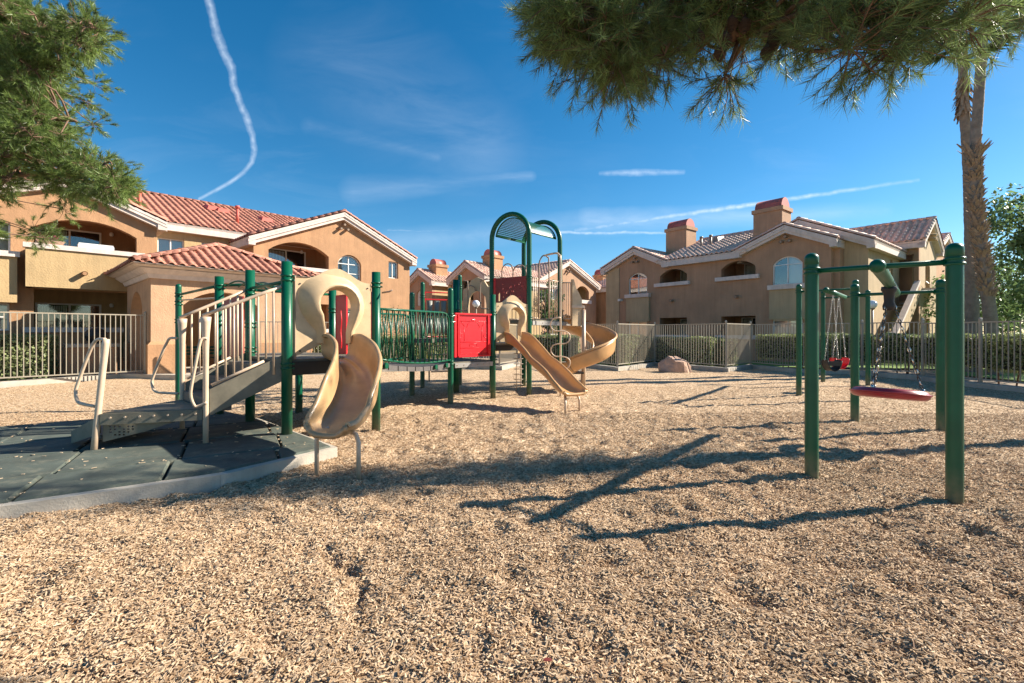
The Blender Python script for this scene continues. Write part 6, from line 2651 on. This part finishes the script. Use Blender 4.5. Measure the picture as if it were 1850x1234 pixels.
# deck skirt under tower at the far slide door
panel((V3['p10'] + Vector((.06, .05, 0))), FRp, rect(0, .86, 1.00, 1.12), [], BLACK, 'deck_beam', .03)

# ---- cream arched panel and hoops on the far side of the second deck
a = Vector((-1.28, 12.3, 0))
b = Vector((-.50, 11.75, 0))
w = (b - a).length
o_ = [(0, 1.55), (w * .2, 1.55), (w * .2, 2.1), (w * .24, 2.3), (w * .36, 2.42), (w * .5, 2.46), (w * .66, 2.42), (w * .78, 2.3), (w * .82, 2.1), (w * .82, 1.55), (w, 1.55),
      (w, 2.52), (w * .86, 2.56), (w * .72, 2.74), (w * .5, 2.82), (w * .28, 2.74), (w * .12, 2.56), (0, 2.52)]
panel(a, b, o_, [], HOODP, 'arched_panel', .04)
m = MB()
hh = [W(838, 508, 11.8), W(843, 508, 11.8), W(845, 512, 11.8), W(845, 555, 11.8), W(842, 561, 11.8), W(829, 561, 11.9)]
pb(MB().tube(smooth_path(hh, 3), .014, 8), 'handle_loop', BROWNM)
hh = [W(884, 504, 11.2), W(873, 506, 11.2), W(868, 510, 11.2), W(868, 550, 11.2), W(871, 557, 11.2), W(884, 558, 11.2)]
pb(MB().tube(smooth_path(hh, 3), .014, 8), 'handle_loop', BROWNM)
hh = [W(843, 519, 12), W(850, 516, 12), W(857, 519, 12), W(860, 525, 12), W(880, 522, 12)]
pb(MB().tube(smooth_path(hh, 3), .014, 8), 'handle_loop', BROWNM)

# ---- curved climber behind the second deck
for sx in (0, .55):
    pts = [(-2.15 + sx, 12.0 + sx * .5, 1.25), (-2.2 + sx, 12.5 + sx * .5, 1.12), (-2.3 + sx, 12.95 + sx * .5, .75), (-2.35 + sx, 13.2 + sx * .5, -.05)]
    pb(MB().tube(smooth_path(pts, 4), .022, 8), 'climber_rail', BROWNM)
for k in range(4):
    z = .28 + k * .25
    y_ = 13.1 - .12 * k - .05 * k * k
    pb(MB().tube([(-2.28, y_, z), (-1.75, y_ + .27, z)], .018, 8), 'rung', BROWNM)

# ---- bars between the left posts and barrel ladder
up = lambda k, h: V3[k] + Vector((0, 0, h))
pb(MB().tube([up('p1', 2.08), up('p2', 2.12)], .022, 10), 'crossbar', GREEN)
pb(MB().tube([up('p1', 1.98), up('p2', 1.93)], .014, 8), 'crossbar', TANM)
pb(MB().tube([up('p3', 2.02), up('p4', 2.03)], .022, 10), 'crossbar', GREEN)
pb(MB().tube([up('p2', 2.12), up('p2', 2.12).lerp(up('p13', 2.16), .5) + Vector((0, 0, .05)), up('p13', 2.1) + Vector((-.1, 0, 0))], .022, 10), 'ladder_rail', GREEN)
pb(MB().tube([up('p3', 2.0), up('p6', 2.0)], .020, 10), 'ladder_rail', GREEN)
for k in range(7):
    t = (k + .6) / 7.2
    s = up('p2', 2.12).lerp(up('p13', 2.12), t)
    e = up('p3', 2.0).lerp(up('p6', 2.0), t)
    mm_ = s.lerp(e, .5) + Vector((0, 0, .10))
    pb(MB().tube(smooth_path([s, s.lerp(e, .25) + Vector((0, 0, .08)), mm_, s.lerp(e, .8) + Vector((0, 0, .05)), e], 4), .013, 8), 'ladder_rung', GREEN)

# ---- ramp steps, transfer platform, hand rails
NS, FS, NL = Vector((-3.50, 5.32, 0)), Vector((-4.30, 6.07, 0)), Vector((-4.46, 5.02, 0))
A4, A3 = V3['p4'] + Vector((-.03, -.03, 0)), V3['p3'] + Vector((-.02, -.02, 0))


def stringer(a, b, za0, za1, zb0, zb1, mat=VINYL):
    d = (b - a).normalized()
    n = Vector((-d.y, d.x, 0)) * .035
    m = MB()
    m.hexa([tuple(a + Vector((0, 0, za0))), tuple(b + Vector((0, 0, zb0))), tuple(b + n + Vector((0, 0, zb0))), tuple(a + n + Vector((0, 0, za0))),
            tuple(a + Vector((0, 0, za1))), tuple(b + Vector((0, 0, zb1))), tuple(b + n + Vector((0, 0, zb1))), tuple(a + n + Vector((0, 0, za1)))])
    return pb(m, 'ramp_side', mat)


stringer(NS + Vector((.03, .02, 0)), A4, .44, .74, .80, 1.12)
stringer(FS + Vector((.03, .02, 0)), A3, .44, .74, .80, 1.12)
for k in range(3):
    t0, t1 = k / 3, (k + 1) / 3
    z = .52 + .18 * (k + .0) + .12
    a_, b_, c_, d_ = NS.lerp(A4, t0), NS.lerp(A4, t1), FS.lerp(A3, t1), FS.lerp(A3, t0)
    m = MB()
    q = [a_, b_, c_, d_]
    i_ = (c_ - b_).normalized() * .045
    q = [a_ + i_, b_ + i_, c_ - i_, d_ - i_]
    m.hexa([(v.x, v.y, z - .16) for v in q] + [(v.x, v.y, z) for v in q])
    pb(m, 'step', M('step_vinyl', (.085, .08, .075), .6, .3, 10) if k == 0 else bpy.data.materials['step_vinyl'])
# platform: top sheet and apron
m = MB()
q = [NL + Vector((.02, .03, 0)), NS + Vector((-.02, .01, 0)), FS + Vector((-.0, -.03, 0))]
m.v = [(v.x, v.y, .49) for v in q] + [(v.x, v.y, .525) for v in q]
m.f = [(2, 1, 0), (3, 4, 5), (0, 1, 4, 3), (1, 2, 5, 4), (2, 0, 3, 5)]
m.s = [False] * 5
pb(m, 'transfer_platform', VINYL)
a_, b_ = NL + Vector((.03, 0, 0)), NS + Vector((-.03, 0, 0))
dd = (b_ - a_).normalized()
nn = Vector((dd.y, -dd.x, 0))
pl = pb(MB().bar(a_ + nn * .02 + Vector((0, 0, .46)), b_ + nn * .02 + Vector((0, 0, .46)), .02, .12), 'platform_apron', VINYL)
m = MB()
for k in range(7):
    c = a_.lerp(b_, (k + .7) / 7.2) + nn * .03 + Vector((0, 0, .475))
    m.tube([c, c + nn * .01], .011, 7)
pb(m, 'bolt_heads', TANM, pl)
# tapering plate under the apron, pierced near its left end
L_ = (b_ - a_).length
hl = []
for k in range(6):
    for j in range(4):
        x = .07 + k * .040
        z = .37 - j * .030 - k * .002
        if (k * 7 + j * 3) % 4 != 1 and z > .22 + x * .13 + .02:
            hl.append(rect(x - .010, x + .010, z - .008, z + .008))
m = MB()
m.slab([(0, .21), (.05, .22), (L_ * .42, .30), (L_ * .72, .40), (L_ * .72, .405), (0, .41)], hl, -.010, .010, fr=lambda x, y, z: tuple(a_ + dd * x + nn * (-y - .04) + Vector((0, 0, z))))
pb(m, 'pierced_plate', VINYL)
# low step left of it
LF = Vector((-5.02, 5.30, 0))
LB2 = Vector((-4.95, 5.98, 0))
stp = MB()
stp.hexa([tuple(LF + Vector((0, 0, .13))), tuple(NL + Vector((-.02, .03, .30))), tuple(NL + Vector((-.02, .055, .30))), tuple(LF + Vector((0, .03, .13))),
          tuple(LF + Vector((0, 0, .27))), tuple(NL + Vector((-.02, .03, .49))), tuple(NL + Vector((-.02, .055, .49))), tuple(LF + Vector((0, .03, .27)))])
pb(stp, 'ramp_side', VINYL)
q = [LF + Vector((.02, .04, 0)), NL + Vector((-.04, .08, 0)), FS + Vector((-.06, -.05, 0)), LB2]
m = MB()
m.hexa([(v.x, v.y, .235) for v in q] + [(v.x, v.y, .27) for v in q])
pb(m, 'step', bpy.data.materials['step_vinyl'])


def hpost(base, top, r=.029, flare=False):
    rad = [r, r, r, r, r * 1.05, r * 1.1, r * 1.0] if not flare else [r, r, r, r * 1.1, r * 1.35, r * 1.75, r * 1.9]
    zs = [-.1, .3, .8, 1.2, 1.35, 1.5, 1.0]
    z0, z1 = base.z, top.z
    fs = [0, .3, .6, .75, .87, .96, 1.0]
    return pb(MB().tube([base.lerp(top, f_) for f_ in fs], rad, 12), 'rail_post', TANM)


hpost(NS + Vector((0, 0, .05)), NS + Vector((-.0, 0, 1.575)), flare=True)
hpost(FS + Vector((0, 0, .05)), FS + Vector((0, 0, 1.575)), flare=True)
hpost(Vector((-4.50, 5.0, .05)), Vector((-4.385, 5.03, 1.325)), r=.031)


def rail_side(n0, p0, htop0, htop1, hb0, hb1, nb):
    a = n0 + Vector((0, 0, htop0))
    b = p0 + Vector((0, 0, htop1))
    pts = [a - (b - a) * .04, a.lerp(b, .3), a.lerp(b, .72), b]
    o = pb(MB().tube(pts, .021, 10), 'hand_rail', TANM)
    c = n0.lerp(p0, .07) + Vector((0, 0, hb0))
    e = n0.lerp(p0, .76) + Vector((0, 0, hb1))
    pb(MB().tube([c, e], .017, 8), 'lower_rail', TANM, o)
    for k in range(nb):
        t = .14 + .86 * k / (nb)
        p = n0.lerp(p0, t)
        zt_ = htop0 + (htop1 - htop0) * t
        zb = hb0 + (hb1 - hb0) * (t - .07) / .69
        if k == nb - 1:
            zb = .88
        elif t > .74:
            zb = hb0 + (hb1 - hb0) * (t - .07) / .69 + .02
        pb(MB().tube([p + Vector((0, 0, zb)), p + Vector((0, 0, zt_))], .012 if k < nb - 1 else .016, 8), 'baluster', TANM, o)


rail_side(NS, V3['p4'] + Vector((-.05, -.04, 0)), 1.60, 1.96, .79, 1.05, 8)
rail_side(FS, V3['p3'] + Vector((-.05, -.05, 0)), 1.60, 1.98, .79, 1.05, 7)


def loop(pxs, z0, z1):
    n = len(pxs)
    pts = [W(x, y, z0 + (z1 - z0) * math.sin(math.pi * i / (n - 1))) for i, (x, y) in enumerate(pxs)]
    pb(MB().tube(smooth_path(pts, 4), .0165, 10), 'hand_loop', TANM)


loop([(190, 613), (178, 613), (170, 619), (160, 640), (145, 680), (137.5, 703), (137, 714), (141, 726), (150, 730), (172, 734.5)], 5.03, 5.12)
loop([(320, 611), (308, 611), (302, 618), (290, 645), (277, 680), (274.5, 692), (278, 704), (288, 709), (322, 711)], 6.05, 6.15)
loop([(374, 612), (366, 612), (361, 620), (354, 655), (345.5, 700), (345, 717), (350, 731), (356, 734.5), (374, 727)], 5.30, 5.24)

# ================================================================== SWINGS
def frame_posts(t, pts, r, tops):
    for (x, y), tp_ in zip(pts, tops):
        m = MB()
        m.tube([(x, y, -.15), (x, y, tp_ - r * .8)], r, 20, caps=False)
        m.lathe([(r, tp_ - r * 1.9), (r * 1.05, tp_ - r * 1.85), (r * 1.05, tp_ - r * .85)] + [(r * 1.05 * math.cos(a), tp_ - r * .8 + r * .9 * math.sin(a)) for a in [i * math.pi / 12 for i in range(7)]], (x, y, 0), 20)
        m.build('post', GREEN, t, world=True)


def chain(a, b, mat=CHAIN, step=.048, r=.0075, parent=None, beads=True):
    """links turned by a quarter each; returns one part"""
    a, b = Vector(a), Vector(b)
    d = (b - a)
    n = max(2, int(d.length / step))
    d.normalize()
    s = d.orthogonal().normalized()
    u = d.cross(s)
    m, m2 = MB(), MB()
    for k in range(n):
        c = a.lerp(b, (k + .5) / n)
        ax = s if k % 2 else u
        tgt = m2 if (beads and k % 3 == 0) else m
        pts = [c + d * math.cos(t) * step * .62 + ax * math.sin(t) * step * .30 for t in [i * math.pi / 4 for i in range(8)]]
        tgt.tube(pts, r, 5, closed=True)
    o = m.build('chain', mat, parent, world=True)
    if m2.v:
        tag(m2.build('shiny_links', BEAD, o, world=True), kind='stuff')
    return o


A_, B_, C_, D_ = (2.88, 4.475), (3.67, 3.86), (6.13, 6.65), (5.42, 7.36)
ts = thing('tire_swing_set', 'near green steel swing frame of four posts carrying the red tire swing', 'swing set', (4.5, 5.6, 0))
frame_posts(ts, [A_, B_, C_, D_], .058, [2.155, 2.135, 2.15, 2.16])


def crossbar(t, a, b, h, r, rp_):
    a, b = Vector((*a, h)), Vector((*b, h))
    d = (b - a).normalized()
    MB().tube([a, b], r, 12).build('crossbar', GREEN, t, world=True)
    for q in (a, b):
        m = MB()
        for dz in (-.022, .022):
            m.lathe([(rp_ + .0, dz - .012), (rp_ + .013, dz - .009), (rp_ + .013, dz + .009), (rp_ + .0, dz + .012)], tuple(q), 20)
        m.build('clamp', GREEN, t, world=True)
    return (a + b) / 2


m1 = crossbar(ts, A_, B_, 1.985, .024, .0582)
m2 = crossbar(ts, D_, C_, 1.985, .024, .0582)
dd = (m2 - m1).normalized()
bm = MB().tube([m1 - dd * .06, m2 + dd * .06], .058, 18, caps=False)
bm.build('top_beam', GREEN, ts, world=True)
for q, s in ((m1 - dd * .06, -1), (m2 + dd * .06, 1)):
    mm = MB()
    pts = [q + dd * s * (.056 * math.sin(a)) for a in [i * math.pi / 10 for i in range(5)]] + [q + dd * s * .056]
    mm.tube([q - dd * s * .07] + pts, [.062, .062] + [.062 * math.cos(i * math.pi / 10) for i in range(1, 5)] + [.004], 16)
    mm.build('beam_cap', GREEN, ts, world=True)
hub = m1.lerp(m2, .5)
mm = MB()
mm.lathe([(.0, -.02), (.075, -.02), (.08, -.06), (.055, -.10), (.05, -.2), (.065, -.25), (.06, -.30), (.0, -.31)], tuple(hub + Vector((0, 0, -.02))), 16)
mm.build('swivel', BLACK, ts, world=True)
tr_ = thing('tire_swing', 'dark red ring shaped tire swing hanging level on three chains', 'tire swing', (hub.x, hub.y, .65))
RC = Vector((hub.x + .0, hub.y, .655))
prof = []
for k in range(14):
    a = 2 * math.pi * k / 14
    prof.append((.305 + .075 * math.cos(a), .052 * math.sin(a) + (.012 if math.sin(a) > .6 else 0)))
prof.append(prof[0])
mm = MB()
mm.lathe(prof, (0, 0, 0), 44)
tilt = Matrix.Rotation(math.radians(5.5), 3, 'Y') @ Matrix.Rotation(math.radians(-4.5), 3, 'X')
mm.v = [tuple(RC + tilt @ Vector(v)) for v in mm.v]
mm.build('tire', M('tire_swing_plastic', (.32, .016, .035), .32, .25, 6, coat=.3), tr_, world=True)
mm = MB()
mm.lathe([(.37, .026), (.392, .022), (.392, .008), (.37, .004)], (0, 0, 0), 44)
mm.v = [tuple(RC + tilt @ Vector(v)) for v in mm.v]
mm.build('seam_rim', bpy.data.materials['tire_swing_plastic'], tr_, world=True)
for k in range(3):
    a = math.radians(200 + 120 * k)
    e = RC + tilt @ Vector((math.cos(a) * .305, math.sin(a) * .305, .06))
    chain(hub + Vector((math.cos(a) * .05, math.sin(a) * .05, -.27)), e, parent=tr_, r=.0062, step=.042)
    MB().tube([e - Vector((0, 0, .02)), e + Vector((0, 0, .03))], .018, 8).build('eye_bolt', BEAD, tr_, world=True)

Q1, Q2, Q3, Q4 = (6.31, 10.24), (8.75, 13.1), (9.48, 12.4), (7.04, 9.54)
bs = thing('swing_set', 'far green steel swing frame of four posts carrying a red bucket seat', 'swing set', (7.9, 11.3, 0))
frame_posts(bs, [Q1, Q2, Q3, Q4], .055, [2.45, 2.55, 2.52, 2.47])
m1 = crossbar(bs, Q1, Q4, 2.29, .022, .0552)
m2 = crossbar(bs, Q2, Q3, 2.36, .022, .0552)
dd = (m2 - m1).normalized()
MB().tube([m1 - dd * .05, m2 + dd * .05], .055, 16).build('top_beam', GREEN, bs, world=True)
mm = MB()
mm.tube([m1 - dd * .04, m1 - dd * .09, m1 - dd * .12], [.062, .055, .01], 14)
mm.build('beam_cap', GREEN, bs, world=True)


def bucket(px, zc, label, matb, hs, pxs):
    c = W(px, 600, zc)
    t = thing('bucket_swing', label, 'swing seat', (c.x, c.y, hs), 'seats hanging from the far swing frame')
    m = MB()
    rows = []
    for k in range(9):
        a = math.pi * k / 8
        rows.append([(-.16 * math.cos(a) * 1.0, -.11, .22 - .24 * math.sin(a)), (-.16 * math.cos(a), .11, .22 - .24 * math.sin(a))])
    m.loft(rows)
    m.loft([[(x * .9, y, z + .02) for x, y, z in r_] for r_ in rows])
    for sy in (-.11, .11):
        m.tube([(r_[0][0], sy, r_[0][2]) for r_ in rows], .014, 6)
    m.box(-.15, .15, -.12, -.095, .10, .20)
    m.box(-.15, .15, .095, .12, .10, .20)
    o = m.build('seat_shell', matb, t)
    for s, hx in ((-1, pxs[0]), (1, pxs[1])):
        f_ = W(hx, 600, zc)
        tt = ((Vector((f_.x, f_.y)) - Vector(m1.xy)).dot(Vector(dd.xy)))
        top = m1 + dd * tt
        e = Vector((c.x + s * .16, c.y, hs + .23))
        topq = Vector((c.x + (top.x - c.x) * 1.0, top.y, m1.z - .06)) if False else Vector((m1.x + dd.x * tt, m1.y + dd.y * tt, 2.26))
        chain(topq, e, mat=BEAD, step=.045, r=.0036, parent=t, beads=False)
    return t


q = m1.lerp(m2, .32)
c_px = CX + FOC * q.x / q.y
bucket(CX + FOC * q.x / q.y - 3, q.y, 'black bucket swing seat hanging on the left chains', BLACK, .52, (c_px - 6, c_px + 2))
q = m1.lerp(m2, .62)
c_px = CX + FOC * q.x / q.y
bucket(CX + FOC * q.x / q.y + 1, q.y, 'red bucket swing seat hanging on the right chains', RED, .52, (c_px - 3, c_px + 5))

# small reddish leaf on the chips in the foreground
lf = thing('dead_leaf', 'small dark red leaf lying on the chips in the foreground', 'leaf', tuple(W(988, 1197, 1.94)))
m = MB()
m.loft([[(-.014, 0, .0), (.0, -.008, .004), (.022, 0, .0)], [(-.015, .006, .006), (0, .0, .004), (.018, .008, .008)], [(-.02, .012, .0), (0, .016, .004), (.02, .014, .002)]])
m.build('blade', M('dead_leaf_red', (.16, .02, .015), .7), lf)
lf.location.z = ground_z(lf.location.x, lf.location.y) + .02
